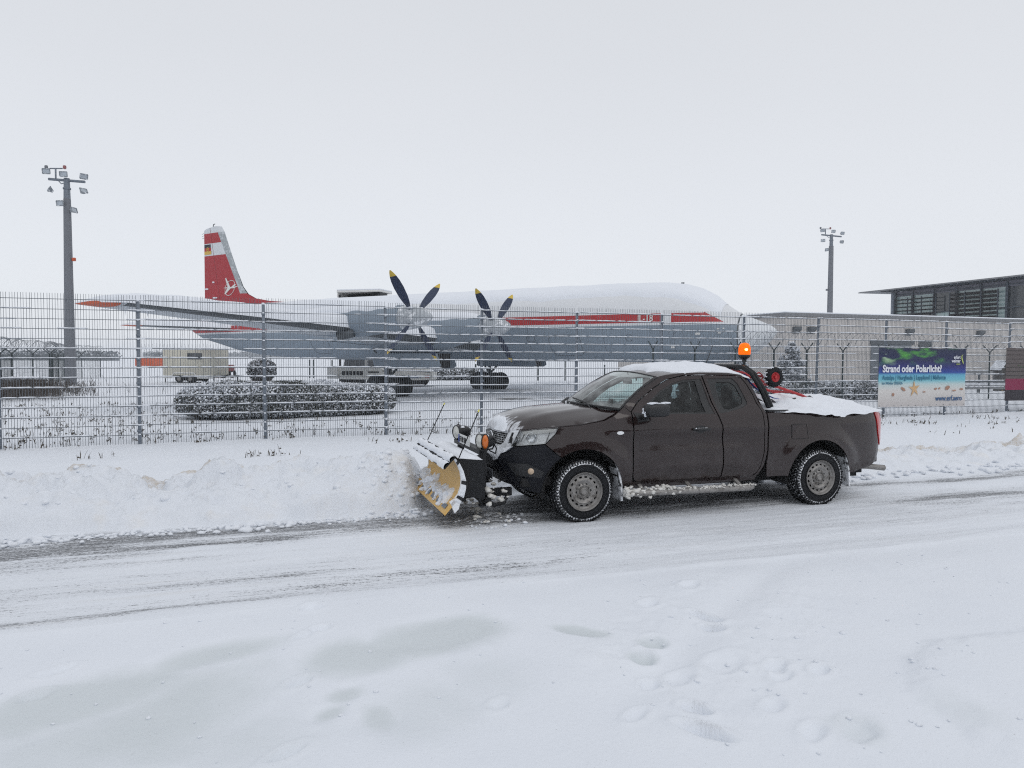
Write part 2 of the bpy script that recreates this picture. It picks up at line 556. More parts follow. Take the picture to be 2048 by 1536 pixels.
def wear_road(U, V):
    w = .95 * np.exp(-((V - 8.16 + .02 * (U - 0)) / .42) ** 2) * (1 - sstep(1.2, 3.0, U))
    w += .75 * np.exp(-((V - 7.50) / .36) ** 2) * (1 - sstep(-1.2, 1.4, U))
    under = np.exp(-((V - 8.35) / .85) ** 4) * sstep(1.4, 2.4, U) * (1 - sstep(7.0, 8.2, U))  # bare streaks plus the truck's shadow, both painted as wear beneath it
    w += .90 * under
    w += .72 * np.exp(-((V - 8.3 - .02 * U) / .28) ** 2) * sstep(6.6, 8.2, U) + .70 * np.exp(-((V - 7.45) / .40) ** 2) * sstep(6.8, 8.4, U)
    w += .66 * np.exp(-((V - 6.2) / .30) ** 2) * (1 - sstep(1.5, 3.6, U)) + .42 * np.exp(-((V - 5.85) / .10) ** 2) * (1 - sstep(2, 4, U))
    w += .44 * np.exp(-((V - 6.65) / .26) ** 2) + .27
    w *= .78 + .70 * fbm(U * .22, V * 4.5, 4, 101, .6) + .25 * fbm(U * 1.5, V * 5, 3, 103)
    return np.clip(w, 0, 1)

def wear_yard(U, V):
    w = np.zeros_like(U)
    for cu, cv, ru, rv, an, dp in PATCH:
        d = ell(U, V, cu, cv, ru, rv, an) + .35 * fbm(U * 2.3, V * 2.3, 4, 111)
        w = np.maximum(w, dp * (1 - sstep(.15, 1.35, d)))
    return np.clip(w, 0, 1)

us_y = axis((-30, -5, .5), (-5, -2.4, .06), (-2.4, 5.2, .016), (5.2, 9.5, .05), (9.5, 45, .6))
sheet('snowy_yard', us_y, axis((-8, 1.9, .25), (1.9, 5.6, .018)), H0, wear_yard, M['yard'])
us_r = axis((-60, -9, 1.0), (-9, -4, .06), (-4, 9.5, .03), (9.5, 16, .07), (16, 90, 1.0))
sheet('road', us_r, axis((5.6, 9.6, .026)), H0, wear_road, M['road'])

def bank_h(U, V):
    toe = 8.52 + .09 * fbm(U * 1.1, U * 0 + 2, 3, 121)
    big = 1 - sstep(1.55, 2.15, U)
    toe = toe * big + (9.35 + .1 * fbm(U, U * 0, 3, 123)) * (1 - big)
    t = V - toe
    tj = t + .10 * fbm(U * 2.6, V * 2.2, 4, 126, .6)
    front = .42 * sstep(0, .26, tj) + .58 * sstep(.22, 1.0 + .25 * fbm(U * .9, V * 0 + 1, 2, 125), tj)
    back = 1 - sstep(1.15, 2.6, t)
    hgt = (.44 + .10 * fbm(U * .7, U * 0 + 9, 3, 127)) * big + (.17 + .08 * fbm(U * .8, U * 0 + 4, 3, 129)) * (1 - big)
    z = hgt * (front ** .85) * (.25 + .75 * back)
    lump = front * (.35 + .65 * back)
    blk = fbm(U * 1.5 + .4 * fbm(U * 3, V * 3, 2, 137), V * 1.9, 4, 131, .55)
    z += lump * (.24 * blk + .10 * (np.abs(fbm(U * 2.6, V * 3.0, 4, 133, .6)) - .12) + .09 * np.round(blk * 5) / 5 + .060 * fbm(U * 6.5, V * 6.5, 3, 139) + .030 * fbm(U * 15, V * 15, 3, 135))
    # snow rolled up in front of the blade
    roll = np.exp(-(((U - 1.38) / .42) ** 2 + ((V - 9.15) / .42) ** 2))
    z += roll * (.11 + .10 * fbm(U * 4.5, V * 4.5, 4, 145, .6) + .06 * np.abs(fbm(U * 9, V * 9, 3, 147)))
    z -= .035
    return z
def wear_bank(U, V):
    toe = 8.52 * (1 - sstep(1.55, 2.15, U)) + 9.35 * sstep(1.55, 2.15, U)
    t = V - toe
    w = (1 - .8 * sstep(.9, 1.3, U) * (1 - sstep(2.2, 3.2, U))) * np.exp(-((t - 1.36 - .22 * fbm(U * .8, V * 0, 3, 141)) / .34) ** 2) * (1.05 + .35 * fbm(U * 1.4, V * 1.4, 3, 143))
    return np.clip(w, 0, 1)
def zfield(U, V):
    g = (.05 + .006 * U) * (1 - sstep(24, 34, V)) * sstep(11.0, 14.5, V)
    g = np.where(np.abs(U) > 60, g * 0, g)
    z = g + .035 * fbm(U * .35, V * .35, 4, 151) * sstep(11.5, 13, V) + .012 * fbm(U * 2.2, V * 2.2, 3, 153) * sstep(11.5, 13, V)
    far = sstep(90, 160, np.hypot(U, V))
    return z * (1 - far) - .10 * (1 - sstep(9.5, 11.3, V)) + .01
def bank_all(U, V):
    b = bank_h(U, V)
    tail = sstep(10.6, 11.7, V)
    return b * (1 - tail) + (zfield(U, V) - .02 + .0 * U) * tail
us_b = axis((-60, -9, .8), (-9, -5, .07), (-5, 3.2, .026), (3.2, 9.2, .06), (9.2, 17, .05), (17, 60, .8))
sheet('snow_bank', us_b, axis((8.30, 11.9, .028)), bank_all, wear_bank, M['bank'])

def wear_field(U, V):
    # grass and soil left bare in the lee of the aircraft, the hedges and the left corner
    X = U * DX - V * DY; Y = U * DY + V * DX
    w = .8 * np.exp(-(((X + 2.5) / 6.5) ** 2 + ((Y - 30.0) / 2.0) ** 2))
    w += .75 * np.exp(-(((X - 3.5) / 6.5) ** 2 + ((Y - 33.5) / 2.6) ** 2))
    w += .55 * np.exp(-(((X + 22) / 4.0) ** 2 + ((Y - 32.5) / 4.0) ** 2))
    w += .5 * np.exp(-(((X + 9) / 4.5) ** 2 + ((Y - 21.0) / .7) ** 2))
    w += .22 * (V > 17) * (V < 60)
    return np.clip(w * (.65 + .7 * fbm(U * .5, V * .5, 4, 161)), 0, 1)
us_g = axis((-2500, -300, 220), (-300, -60, 12), (-60, -16, 1.2), (-16, 34, .22), (34, 90, 2.0), (90, 300, 15), (300, 2500, 220))
vs_g = axis((-2500, -60, 240), (-60, 9, 9), (9, 26, .16), (26, 60, .5), (60, 200, 6), (200, 400, 20), (400, 2500, 210))
sheet('ground', us_g, vs_g, lambda U, V: zfield(U, V) - .28 * (1 - sstep(9.0, 11.0, V)), wear_field, M['field'])

# loose lumps the plough has left along the foot of the bank and at the wheels
def lumps(name, spots, m):
    base = bmesh.new(); bmesh.ops.create_icosphere(base, subdivisions=2, radius=1)
    bv = np.array([p.co[:] for p in base.verts]); bf = np.array([[p.index for p in f.verts] for f in base.faces]); base.free()
    V, F = [], []
    rg = np.random.default_rng(3)
    for u, v, z, s_ in spots:
        k = bv * s_ * (1 + .5 * fbm(bv[:, :1] * 1.3 + u * 7, bv[:, 1:2] * 1.3 + bv[:, 2:] + v * 5, 3, 5) + .12 * (rg.random((len(bv), 1)) - .5)) * np.array([1 + .5 * rg.random(), 1 + .5 * rg.random(), .75])
        F.append(bf + len(V) * len(bv)); V.append(k + np.array(uvz(u, v, z)))
    o = quick(name, np.concatenate(V), np.concatenate(F), m, smooth=True)
    return tag(o, kind='stuff')
sp = []
for i in range(420):
    u = rnd.uniform(-6, 1.6); t = abs(rnd.gauss(0, .22))
    sp.append((u, 8.48 - .5 * t + rnd.gauss(0, .05), .01, rnd.uniform(.008, .030) * (1 if rnd.random() > .1 else 1.7)))
for i in range(150):
    u = rnd.uniform(-6, 1.7); v = rnd.uniform(8.8, 10.4)
    sp.append((u, v, float(bank_h(np.array([[u]]), np.array([[v]]))[0, 0]) - .004, rnd.uniform(.010, .032) * (1 if rnd.random() > .08 else 1.8)))
for i in range(50):
    sp.append((rnd.gauss(1.5, .25), rnd.uniform(8.35, 9.0), rnd.uniform(.0, .05), rnd.uniform(.010, .036)))
for i in range(46):
    sp.append((rnd.uniform(1.95, 2.8), rnd.gauss(7.9, .2), .012, rnd.uniform(.006, .022)))
for i in range(80):
    u, v = rnd.gauss(1.42, .26), rnd.uniform(8.55, 9.75)
    sp.append((u, v, float(bank_h(np.array([[u]]), np.array([[v]]))[0, 0]) - .010, rnd.uniform(.010, .034) * (1 if rnd.random() > .12 else 1.7)))
for i in range(90):
    sp.append((rnd.uniform(7, 13), rnd.gauss(9.1, .2), .02, rnd.uniform(.015, .05)))
o = lumps('snow_lumps', sp, M['snow'])
tag(o, 'loose snow crumbs scattered along the foot of the ploughed bank')
sp = [(rnd.uniform(-2, 6), rnd.uniform(2.4, 5.6), .035, rnd.uniform(.003, .010)) for i in range(150)]
sp += [(rnd.gauss(3.0, .6), rnd.gauss(3.3, .5), .03, rnd.uniform(.006, .018)) for i in range(34)]
o = lumps('snow_crumbs', [(u, v, float(H0(np.array([[u]]), np.array([[v]]))[0, 0]) + .003, s_) for u, v, z, s_ in sp], M['snow'])
tag(o, 'small snow crumbs lying on the trodden foreground')
# ------------------------------------------------------------------ pickup truck (local: x to its rear, y away from the camera side, z up)
W_TRUCK = uvz(3.385, 7.52, -.012)
truck = thing('pickup_truck', 'dark brown pickup truck with snow on its roof and covered bed', 'truck', W_TRUCK, TH)
TW = 1.80

def glass_mat(name, tint, refl=1.0, rough=.02, film=0.0):
    m, nt, b = _nodes(name)
    nt.nodes.remove(b)
    out = nt.nodes['Material Output']
    tr = nt.nodes.new('ShaderNodeBsdfTransparent'); tr.inputs['Color'].default_value = (*tint, 1)
    gl = nt.nodes.new('ShaderNodeBsdfGlossy'); gl.inputs['Roughness'].default_value = rough
    fr = nt.nodes.new('ShaderNodeFresnel'); fr.inputs['IOR'].default_value = 1.5
    mx = nt.nodes.new('ShaderNodeMixShader')
    f = _math(nt, 'MULTIPLY_ADD', fr.outputs['Fac'], refl, .0, clamp=True)
    nt.links.new(f, mx.inputs['Fac'])
    nt.links.new(tr.outputs[0], mx.inputs[1]); nt.links.new(gl.outputs[0], mx.inputs[2])
    res = mx.outputs[0]
    if film:  # pale diffuse film; on the windscreen it stands in for sky reflection
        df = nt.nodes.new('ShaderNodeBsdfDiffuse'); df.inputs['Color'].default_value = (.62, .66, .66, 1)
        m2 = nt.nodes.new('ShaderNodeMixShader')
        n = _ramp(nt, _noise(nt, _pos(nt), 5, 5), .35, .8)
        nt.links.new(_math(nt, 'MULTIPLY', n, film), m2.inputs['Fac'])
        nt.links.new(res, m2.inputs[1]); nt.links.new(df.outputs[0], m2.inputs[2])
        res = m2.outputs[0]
    nt.links.new(res, out.inputs['Surface'])
    return m

def paint_mat(dusted=False):
    """brown metallic paint, dulled by a salt film that thickens towards the sills"""
    m, nt, b = _nodes('brown_metallic_paint')
    vec = _pos(nt)
    sx = nt.nodes.new('ShaderNodeSeparateXYZ'); nt.links.new(vec, sx.inputs[0])
    low = _math(nt, 'SUBTRACT', 1.0, _ramp(nt, sx.outputs['Z'], .40, .95))
    n = _noise(nt, vec, 3.2, 6, .65)
    st = _noise(nt, _pos(nt, 'Object', (9, 9, .9)), 2.0, 5, .6)
    film = _math(nt, 'MULTIPLY', _ramp(nt, n, .30, .75), _math(nt, 'MULTIPLY_ADD', low, .36, .07))
    film = _math(nt, 'ADD', film, _math(nt, 'MULTIPLY', _ramp(nt, st, .55, .85), .07))
    c = _mix(nt, _noise(nt, vec, 300, 1), (.0155, .0088, .0086), (.027, .016, .0155))
    c = _mix(nt, film, c, (.088, .077, .078))
    fl = _ramp(nt, _noise(nt, vec, 34, 4, .75), .735, .76)
    fl = _math(nt, 'MULTIPLY', fl, _ramp(nt, n, .48, .62))
    c = _mix(nt, _math(nt, 'MULTIPLY', fl, _math(nt, 'MULTIPLY_ADD', low, .7, .1)), c, (.70, .72, .75))
    if dusted:                                       # powder snow blown back over the nose
        nose = _math(nt, 'SUBTRACT', 1.0, _ramp(nt, sx.outputs['X'], -.86, -.40))
        pw = _math(nt, 'ADD', _noise(nt, _pos(nt, 'Object', (5, 14, 5)), 1.6, 6, .65), _math(nt, 'MULTIPLY_ADD', nose, .55, -.55))
        pw = _ramp(nt, pw, .30, .46)
        c = _mix(nt, _math(nt, 'MULTIPLY', pw, .85), c, (.72, .74, .78))
        film = _math(nt, 'MAXIMUM', film, _math(nt, 'MULTIPLY', pw, .9))
    nt.links.new(c, b.inputs['Base Color'])
    b.inputs['Metallic'].default_value = .25
    b.inputs['Specular IOR Level'].default_value = .08
    nt.links.new(_math(nt, 'MULTIPLY_ADD', film, .5, .26), b.inputs['Roughness'])
    b.inputs['Coat Weight'].default_value = 1.0
    nt.links.new(_math(nt, 'MULTIPLY_ADD', film, .45, .03), b.inputs['Coat Roughness'])
    return m
M['paint'] = paint_mat()
M['bonnet'] = paint_mat(True)
M['shield'] = glass_mat('windscreen_glass', (.78, .90, .87), 1.2, .03, .46)  # strong film paints the sky's veil of reflection onto the screen
M['side_glass'] = glass_mat('side_glass', (.72, .84, .82), .9, .03, .06)
M['dark_glass'] = glass_mat('tinted_glass', (.40, .48, .50), .9, .03, .08)
M['lens'] = glass_mat('clear_lens', (.95, .96, .96), .8, .03, .28)
M['silver'] = mat('lamp_reflector', (.84, .85, .86), .25, metal=.2, var=.1, vs=20)
M['bumper'] = mat('grained_bumper', (.008, .009, .013), .42, var=.2, dirt=((.022, .024, .029), 3.5, .45, .95), bump=.06, bs=300, spec=.22)
M['plane_edge'] = mat('dark_lamp_trim', (.10, .105, .11), .4)
M['tail'] = mat('red_lamp_lens', (.50, .012, .014), .14, var=.08, coat=.6)
M['amber'] = mat('amber_lens', (.62, .15, .015), .2, var=.1, coat=.5)
M['seat'] = mat('dark_cloth', (.045, .047, .052), .9, bump=.2, bs=200)
M['tread'] = mat('tyre_tread', (.02, .021, .023), .8, frost=(46, .44, .56))
M['mudflap'] = mat('snow_caked_flap', (.03, .03, .032), .8, frost=(11, .36, .52))
M['plate'] = mat('plate_white', (.68, .69, .68), .4, var=.05, dirt=((.3, .3, .3), 10, .5, .8))
M['plate_dark'] = mat('plate_dark_grey', (.13, .14, .16), .6, var=.3, vs=14)  # much darker grey than the upper plate
M['ink'] = mat('black_ink', (.01, .01, .012), .5)
M['eu_blue'] = mat('plate_blue', (.02, .06, .32), .5)

_bx = np.array([-.30, -.15, 0, .5, 1.5, 2.5, 3.4, 3.8, 4.1, 4.3, 4.42, 4.50, 4.56])
_by = np.array([.060, .042, .030, .022, .018, .020, .024, .034, .056, .086, .125, .185, .26])
_fx = np.linspace(-.30, 4.56, 800)
_fy = np.interp(_fx, _bx, _by)
_k = np.ones(31) / 31
_fy = np.convolve(np.pad(_fy, 15, mode='edge'), _k, 'valid')
def y0(x): return float(np.interp(x, _fx, _fy))

# front plan curve, from the bumper corner to the nose
_pl = [(-.30, .060), (-.46, .098), (-.62, .165), (-.745, .265), (-.825, .41), (-.875, .62), (-.90, .90)]
def _catmull(P, n=16):
    out = []
    Q = [(2 * P[0][0] - P[1][0], 2 * P[0][1] - P[1][1])] + P + [(2 * P[-1][0] - P[-2][0], P[-1][1] + .28)]
    for i in range(1, len(Q) - 2):
        for k in range(n):
            t = k / n
            out.append(tuple(.5 * ((2 * Q[i][j]) + (-Q[i - 1][j] + Q[i + 1][j]) * t + (2 * Q[i - 1][j] - 5 * Q[i][j] + 4 * Q[i + 1][j] - Q[i + 2][j]) * t * t
                       + (-Q[i - 1][j] + 3 * Q[i][j] - 3 * Q[i + 1][j] + Q[i + 2][j]) * t ** 3) for j in (0, 1)))
    out.append(P[-1])
    return out
_pc = np.array(_catmull(_pl))
_ps = -.30 - np.concatenate([[0], np.cumsum(np.hypot(*np.diff(_pc, axis=0).T))])
SC = float(_ps[-1])                                    # s at the centre line
def s_at(y): return float(np.interp(y, _pc[:, 1], _ps))
def plan(s):
    return float(np.interp(s, _ps[::-1], _pc[::-1, 0])), float(np.interp(s, _ps[::-1], _pc[::-1, 1]))
def _ss(a, b, x):
    t = min(1, max(0, (x - a) / (b - a))); return t * t * (3 - 2 * t)
def side_off(x, z):
    o = 0.0
    if z > 1.0: o += .030 * min(1.6, ((z - 1.0) / .22)) ** 2
    if z > 1.22: o += .010 + (z - 1.22) * .27 + .10 * (z - 1.22) ** 2
    if z < .78: o += .055 * ((.78 - z) / .4) ** 2
    o -= .016 * math.exp(-((z - 1.045) / .055) ** 2) * _ss(-.2, .6, x) * (1 - _ss(2.2, 3.0, x))      # shoulder crease
    o += .012 * math.exp(-((z - .90) / .09) ** 2) * _ss(.5, .9, x) * (1 - _ss(2.1, 2.5, x))
    o -= .016 * math.exp(-((z - .60) / .065) ** 2) * _ss(.7, 1.0, x) * (1 - _ss(2.0, 2.4, x))
    for cx in (0.0, 3.35):
        d = math.hypot(x - cx, z - .36)
        o -= .034 * (1 - _ss(.56, .74, d)) + .006 * (1 - _ss(.495, .53, d))
    return o
def front_off(z):
    return float(np.interp(z, [.30, .44, .60, .75, .84, .93, 1.05, 1.12], [.11, .05, -.03, -.02, .035, .055, .075, .13]))
def skin(s, z, inset=0.0, far=False):
    if s >= -.30:
        x, y = s, y0(s); nx, ny = 0, -1
        if s > 3.9:
            d = (y0(s + .01) - y0(s - .01)) / .02
            L = math.hypot(d, 1); nx, ny = d / L, -1 / L
        off = side_off(s, z)
    else:
        x, y = plan(s)
        xa, ya = plan(min(-.30, s + .02)); xb, yb = plan(max(SC, s - .02))
        tx, ty = xb - xa, yb - ya
        L = math.hypot(tx, ty) or 1
        nx, ny = -ty / L, tx / L
        if s < SC + .02: nx, ny = -1, 0
        w = _ss(-.36, -.85, s) if False else _ss(.36, .85, -s)
        off = front_off(z) * w + side_off(-.30, z) * (1 - w)
    off += inset
    x, y = x - nx * off, y - ny * off
    return (x, TW - y if far else y, z)

def resample(poly, step):
    out = []
    n = len(poly)
    for i in range(n):
        a, b = poly[i], poly[(i + 1) % n]
        k = max(1, int(math.hypot(b[0] - a[0], b[1] - a[1]) / step))
        out += [(a[0] + (b[0] - a[0]) * j / k, a[1] + (b[1] - a[1]) * j / k) for j in range(k)]
    return out
def inside(p, poly):
    c = False; x, y = p
    n = len(poly)
    for i in range(n):
        x1, y1 = poly[i]; x2, y2 = poly[(i + 1) % n]
        if (y1 > y) != (y2 > y) and x < (x2 - x1) * (y - y1) / (y2 - y1) + x1: c = not c
    return c
def cdt(poly, holes=(), step=.05):
    loops = [resample(poly, step)] + [resample(h, step) for h in holes]
    pts, ed = [], []
    for lp in loops:
        b = len(pts); pts += lp
        ed += [(b + i, b + (i + 1) % len(lp)) for i in range(len(lp))]
    nb = np.array(pts)
    xs = [p[0] for p in poly]; zs = [p[1] for p in poly]
    x = min(xs) + step * .5
    while x < max(xs):
        z = min(zs) + step * .5
        while z < max(zs):
            if inside((x, z), poly) and not any(inside((x, z), h) for h in holes) and np.min(np.hypot(nb[:, 0] - x, nb[:, 1] - z)) > step * .45:
                pts.append((x, z))
            z += step
        x += step
    r_ = delaunay_2d_cdt([Vector(p) for p in pts], ed, [], 0, 1e-6)
    V = [tuple(p) for p in r_[0]]
    F = []
    for f in r_[2]:
        c = (sum(V[i][0] for i in f) / len(f), sum(V[i][1] for i in f) / len(f))
        if inside(c, poly) and not any(inside(c, h) for h in holes): F.append(tuple(f))
    return V, F
def rim(F):
    cnt = {}
    for f in F:
        for i in range(len(f)):
            e = (f[i], f[(i + 1) % len(f)])
            cnt[e] = 1
    return [e for e in cnt if (e[1], e[0]) not in cnt]
def panel_mb(poly, holes=(), step=.05, depth=.02, inset=0.0, far=False, fn=None, mb=None, m=0):
    V, F = cdt(poly, holes, step)
    fn = fn or (lambda s, z, d: skin(s, z, inset + d, far))
    mb = mb or MB()
    top = [fn(s, z, 0.0) for s, z in V]
    mb.add(top, F, m)
    if depth:
        E = rim(F)
        b = len(mb.v)
        ids = {}
        vs = []
        for e in E:
            for i in e:
                if i not in ids:
                    ids[i] = len(vs); vs += [fn(*V[i], 0.0), fn(*V[i], depth)]
        mb.add(vs, [(ids[a], ids[b_], ids[b_] + 1, ids[a] + 1) for a, b_ in E], m)
    return mb
def panel(name, poly, mt, parent, holes=(), step=.05, depth=.02, inset=0.0, far=False, fn=None, smooth=32):
    return panel_mb(poly, holes, step, depth, inset, far, fn).build(name, mt, parent, smooth)
def arc(cx, cz, r, a0, a1, n=18):
    return [(cx + r * math.cos(R(a0 + (a1 - a0) * i / n)), cz + r * math.sin(R(a0 + (a1 - a0) * i / n))) for i in range(n + 1)]

S1, S2 = s_at(.37), s_at(.29)
FENDER = [(-.298, 1.105), (0, 1.128), (.27, 1.17), (.42, 1.235), (.49, 1.28), (.555, 1.325), (.622, 1.262), (.625, .50), (.635, .43), (.50, .40)] + arc(0, .36, .495, 3, 124.6) + [(-.455, .915), (-.34, 1.025)]
FDOOR = [(.637, 1.262), (.78, 1.395), (1.0, 1.54), (1.2, 1.640), (1.43, 1.685), (1.69, 1.693), (1.80, 1.22), (1.845, 1.08), (1.868, .75), (1.866, .46), (1.85, .435), (.71, .435), (.66, .455), (.642, .50)]
FDLO = [(.83, 1.235), (.82, 1.28), (.92, 1.395), (1.07, 1.505), (1.25, 1.596), (1.42, 1.637), (1.675, 1.65), (1.772, 1.222)]
FGLASS = [(.87, 1.252), (.865, 1.285), (.945, 1.380), (1.08, 1.483), (1.26, 1.572), (1.42, 1.612), (1.59, 1.621), (1.652, 1.240)]
RDOOR = [(1.708, 1.693), (2.18, 1.684), (2.27, 1.655), (2.33, 1.58), (2.40, 1.44), (2.465, 1.24), (2.478, .75), (2.44, .55), (2.385, .465), (2.335, .435), (1.872, .435), (1.884, .46), (1.886, .75), (1.863, 1.08), (1.818, 1.22)]
RDLO = [(1.765, 1.652), (2.14, 1.652), (2.205, 1.59), (2.30, 1.36), (2.285, 1.325), (2.19, 1.282), (1.95, 1.235), (1.843, 1.225)]
RGLASS = [(1.875, 1.57), (1.905, 1.605), (2.10, 1.60), (2.165, 1.56), (2.235, 1.40), (2.22, 1.335), (2.15, 1.305), (2.0, 1.265), (1.93, 1.275), (1.905, 1.32)]
TOPLINE = [(.555, 1.332), (.80, 1.515), (1.06, 1.675), (1.20, 1.703), (1.45, 1.722), (1.74, 1.727), (2.10, 1.72), (2.27, 1.70), (2.36, 1.655)]
FRAME = TOPLINE + [(2.43, 1.50), (2.50, 1.30), (2.525, 1.20), (2.525, .75), (2.49, .56), (2.42, .44), (2.352, .425), (2.392, .455), (2.448, .54), (2.488, .745), (2.475, 1.243), (2.41, 1.445), (2.34, 1.585), (2.278, 1.665), (2.185, 1.695), (1.69, 1.704), (1.42, 1.696), (1.195, 1.651), (.995, 1.551), (.772, 1.406), (.626, 1.27)]
LAMP = [(-.306, 1.102), (-.345, 1.028), (-.46, .922), (S1 + .0, .868), (S2 + .03, 1.058), (-.52, 1.088)]
BUMPER = [(SC, .835), (s_at(.5), .835), (S1, .855), (-.47, .91), (-.455, .90), (-.298, .77)] + arc(0, .36, .495, 126, 176, 8) + [(-.52, .345), (-.75, .375), (s_at(.3), .41), (SC, .44)]
BEDSIDE = [(2.545, 1.232), (2.85, 1.236), (3.6, 1.228), (4.30, 1.212), (4.335, 1.115), (4.372, .92), (4.445, .735), (4.445, .66), (4.40, .52), (4.28, .46), (3.94, .395)] + arc(3.35, .36, .495, 4, 176, 26) + [(2.80, .41), (2.56, .40), (2.53, .56), (2.545, .75)]
TAIL = [(4.312, 1.195), (4.345, 1.112), (4.382, .925), (4.455, .735), (4.50, .80), (4.515, .93), (4.53, 1.05), (4.50, 1.16), (4.40, 1.20)]

for far in (False, True):
    nearst = .045 if not far else .09
    panel('front_fender', FENDER, M['paint'], truck, step=nearst, far=far)
    d = panel('front_door', FDOOR, M['paint'], truck, [FDLO], nearst, far=far)
    panel('window_trim', FDLO, M['black'], d, [FGLASS], .06, .012, .007, far)
    panel('window_glass', FGLASS, M['side_glass'], d, (), .09, 0, .016, far)
    h = MB()
    for k, x in enumerate((1.44, 1.64)):
        h.rbox((x, .004, 1.043), (.03, .06, .03), .01)
    h.tube([(1.425, -.012, 1.043), (1.47, -.034, 1.045), (1.54, -.040, 1.046), (1.61, -.034, 1.045), (1.655, -.012, 1.043)], .0165, 8)
    cup = [(1.54 + .085 * math.cos(a), 1.043 + .045 * math.sin(a)) for a in [2 * PI * i / 16 for i in range(16)]]
    panel_mb(cup, (), .05, 0, -.0025, False, mb=h)
    if far: h.v = [(x, TW - y, z) for x, y, z in h.v]
    hd = h.build('door_handle', M['black'], d, 40)
    if not far:
        hs0 = MB()
        for i in range(7): chunk(hs0, (1.45 + .026 * i + rnd.gauss(0, .006), -.030, 1.056), .011, i, .6)
        hs0.build('handle_snow', M['snow'], hd, True, fix=False)['kind'] = 'stuff'
    d = panel('rear_door', RDOOR, M['paint'], truck, [RDLO], nearst, far=far)
    panel('window_trim', RDLO, M['black'], d, [RGLASS], .06, .012, .007, far)
    panel('window_glass', RGLASS, M['dark_glass'], d, (), .09, 0, .016, far)
    bs_ = panel('bed_side', BEDSIDE, M['paint'], truck, step=nearst, far=far)
    if not far:
        for a, b in (((2.892, 1.065), (3.128, 1.065)), ((3.128, 1.065), (3.128, .878)), ((3.128, .878), (2.892, .878)), ((2.892, .878), (2.892, 1.065))):
            pass
        fl = [(2.90, 1.058), (3.12, 1.058), (3.12, .886), (2.90, .886)]
        panel('fuel_flap', fl, M['paint'], bs_, step=.06, depth=.004, inset=-.004)
        g = MB(); pts = [skin(x, z, -.0012) for x, z in resample([(2.893, 1.065), (3.127, 1.065), (3.127, .879), (2.893, .879)], .05)]
        g.tube(pts, .0032, 5, closed=True); g.build('flap_seam', M['void'], bs_)
    t = panel('taillight', TAIL, M['tail'], truck, step=.04, depth=.05, inset=-.012, far=far)
    # sill, arch lining, mud flaps
    panel('sill', [(.52, .43), (2.42, .43), (2.40, .365), (.54, .345)], M['paint'], truck, step=.12, depth=.03, inset=.022, far=far)
    for cx, nm in ((0.0, 'front'), (3.35, 'rear')):
        mb = MB()
        A = [(.49 * math.cos(R(a)), .49 * math.sin(R(a))) for a in range(-8, 189, 7)]
        ring = []
        for yy in (.028, .36):
            ring.append([(cx + x, (TW - yy if far else yy), .36 + z) for x, z in A])
        mb.loft(ring, closed=False, cap=False)
        yy = TW - .36 if far else .36
        mb.add([(cx, yy, .3)] + [(cx + x, yy, .36 + z) for x, z in A], [(0, i, i + 1) for i in range(1, len(A))])
        mb.build('wheel_arch_liner', M['void'], truck, 50)
        mb = MB()
        x0 = cx + .475
        yc = .13
        prof = [(x0 - .07, .66), (x0 - .025, .52), (x0 - .005, .40), (x0 + .005, .22)]
        vs = []
        for x, z in prof:
            for yy in (.022, .25):
                vs += [(x, TW - yy if far else yy, z), (x + .022, TW - yy if far else yy, z)]
        fs = []
        for i in range(len(prof) - 1):
            a = i * 4; b = a + 4
            fs += [(a, a + 2, b + 2, b), (a + 1, b + 1, b + 3, a + 3), (a, b, b + 1, a + 1), (a + 2, a + 3, b + 3, b + 2)]
        fs.append((12, 14, 15, 13))
        mb.add(vs, fs)
        mb.build('mud_flap', M['mudflap'], truck, 50)
    # lamps of the nose
    lamp = panel('headlight', LAMP, M['lens'], truck, step=.05, depth=.0, inset=.0, far=far)
    panel('reflector', LAMP, M['silver'], lamp, step=.06, depth=-.035, inset=.05, far=far)
    yv = lambda y: TW - y if far else y
    for s_, z_, r_ in ((-.63, .98, .062), (s_at(.33), .955, .045)):
        mb = MB()
        p = Vector(skin(s_, z_, .045, far)); q = Vector(skin(s_, z_, .018, far)); dr = (q - p).normalized()
        rot = dr.to_track_quat('Z', 'Y').to_matrix().to_4x4()
        mb.lathe([(r_ * .30, -.0), (r_ * .62, .006), (r_ * .95, .022), (r_, .026), (r_ * .93, .028)], Matrix.Translation(p) @ rot, 20)
        mb.build('lamp_projector', M['chrome'], lamp, 40)
    for s_, w_ in ((-.455, .006), (-.775, .010)):
        mbd = MB(); zt = 1.05 if s_ > -.6 else 1.02
        mbd.loft([[skin(s_ - w_, .93, .010, far), skin(s_ + w_, .93, .010, far)], [skin(s_ - w_ + .05, zt, .012, far), skin(s_ + w_ + .05, zt, .012, far)]], closed=False, cap=False)
        mbd.build('lamp_divider', M['plane_edge'], lamp)
    panel('bright_strip', [(-.33, 1.088), (-.37, 1.052), (-.62, 1.02), (S2 + .09, 1.01), (S2 + .06, 1.045), (-.52, 1.078)], M['white_paint'], lamp, step=.06, depth=0, inset=.012, far=far)
    panel('front_bumper', BUMPER, M['bumper'], truck, step=.05, depth=.03, far=far)
    # fog lamp nook
    fogp = [(s_at(.36), .685), (s_at(.17), .69), (s_at(.10), .60), (s_at(.11), .53), (s_at(.26), .55)]
    fg = panel('fog_lamp', fogp, M['black'], truck, step=.05, depth=.012, inset=-.010, far=far)
    p = Vector(skin(s_at(.155), .608, -.012, far)); q = Vector(skin(s_at(.155), .608, -.06, far)); dr = (q - p).normalized()
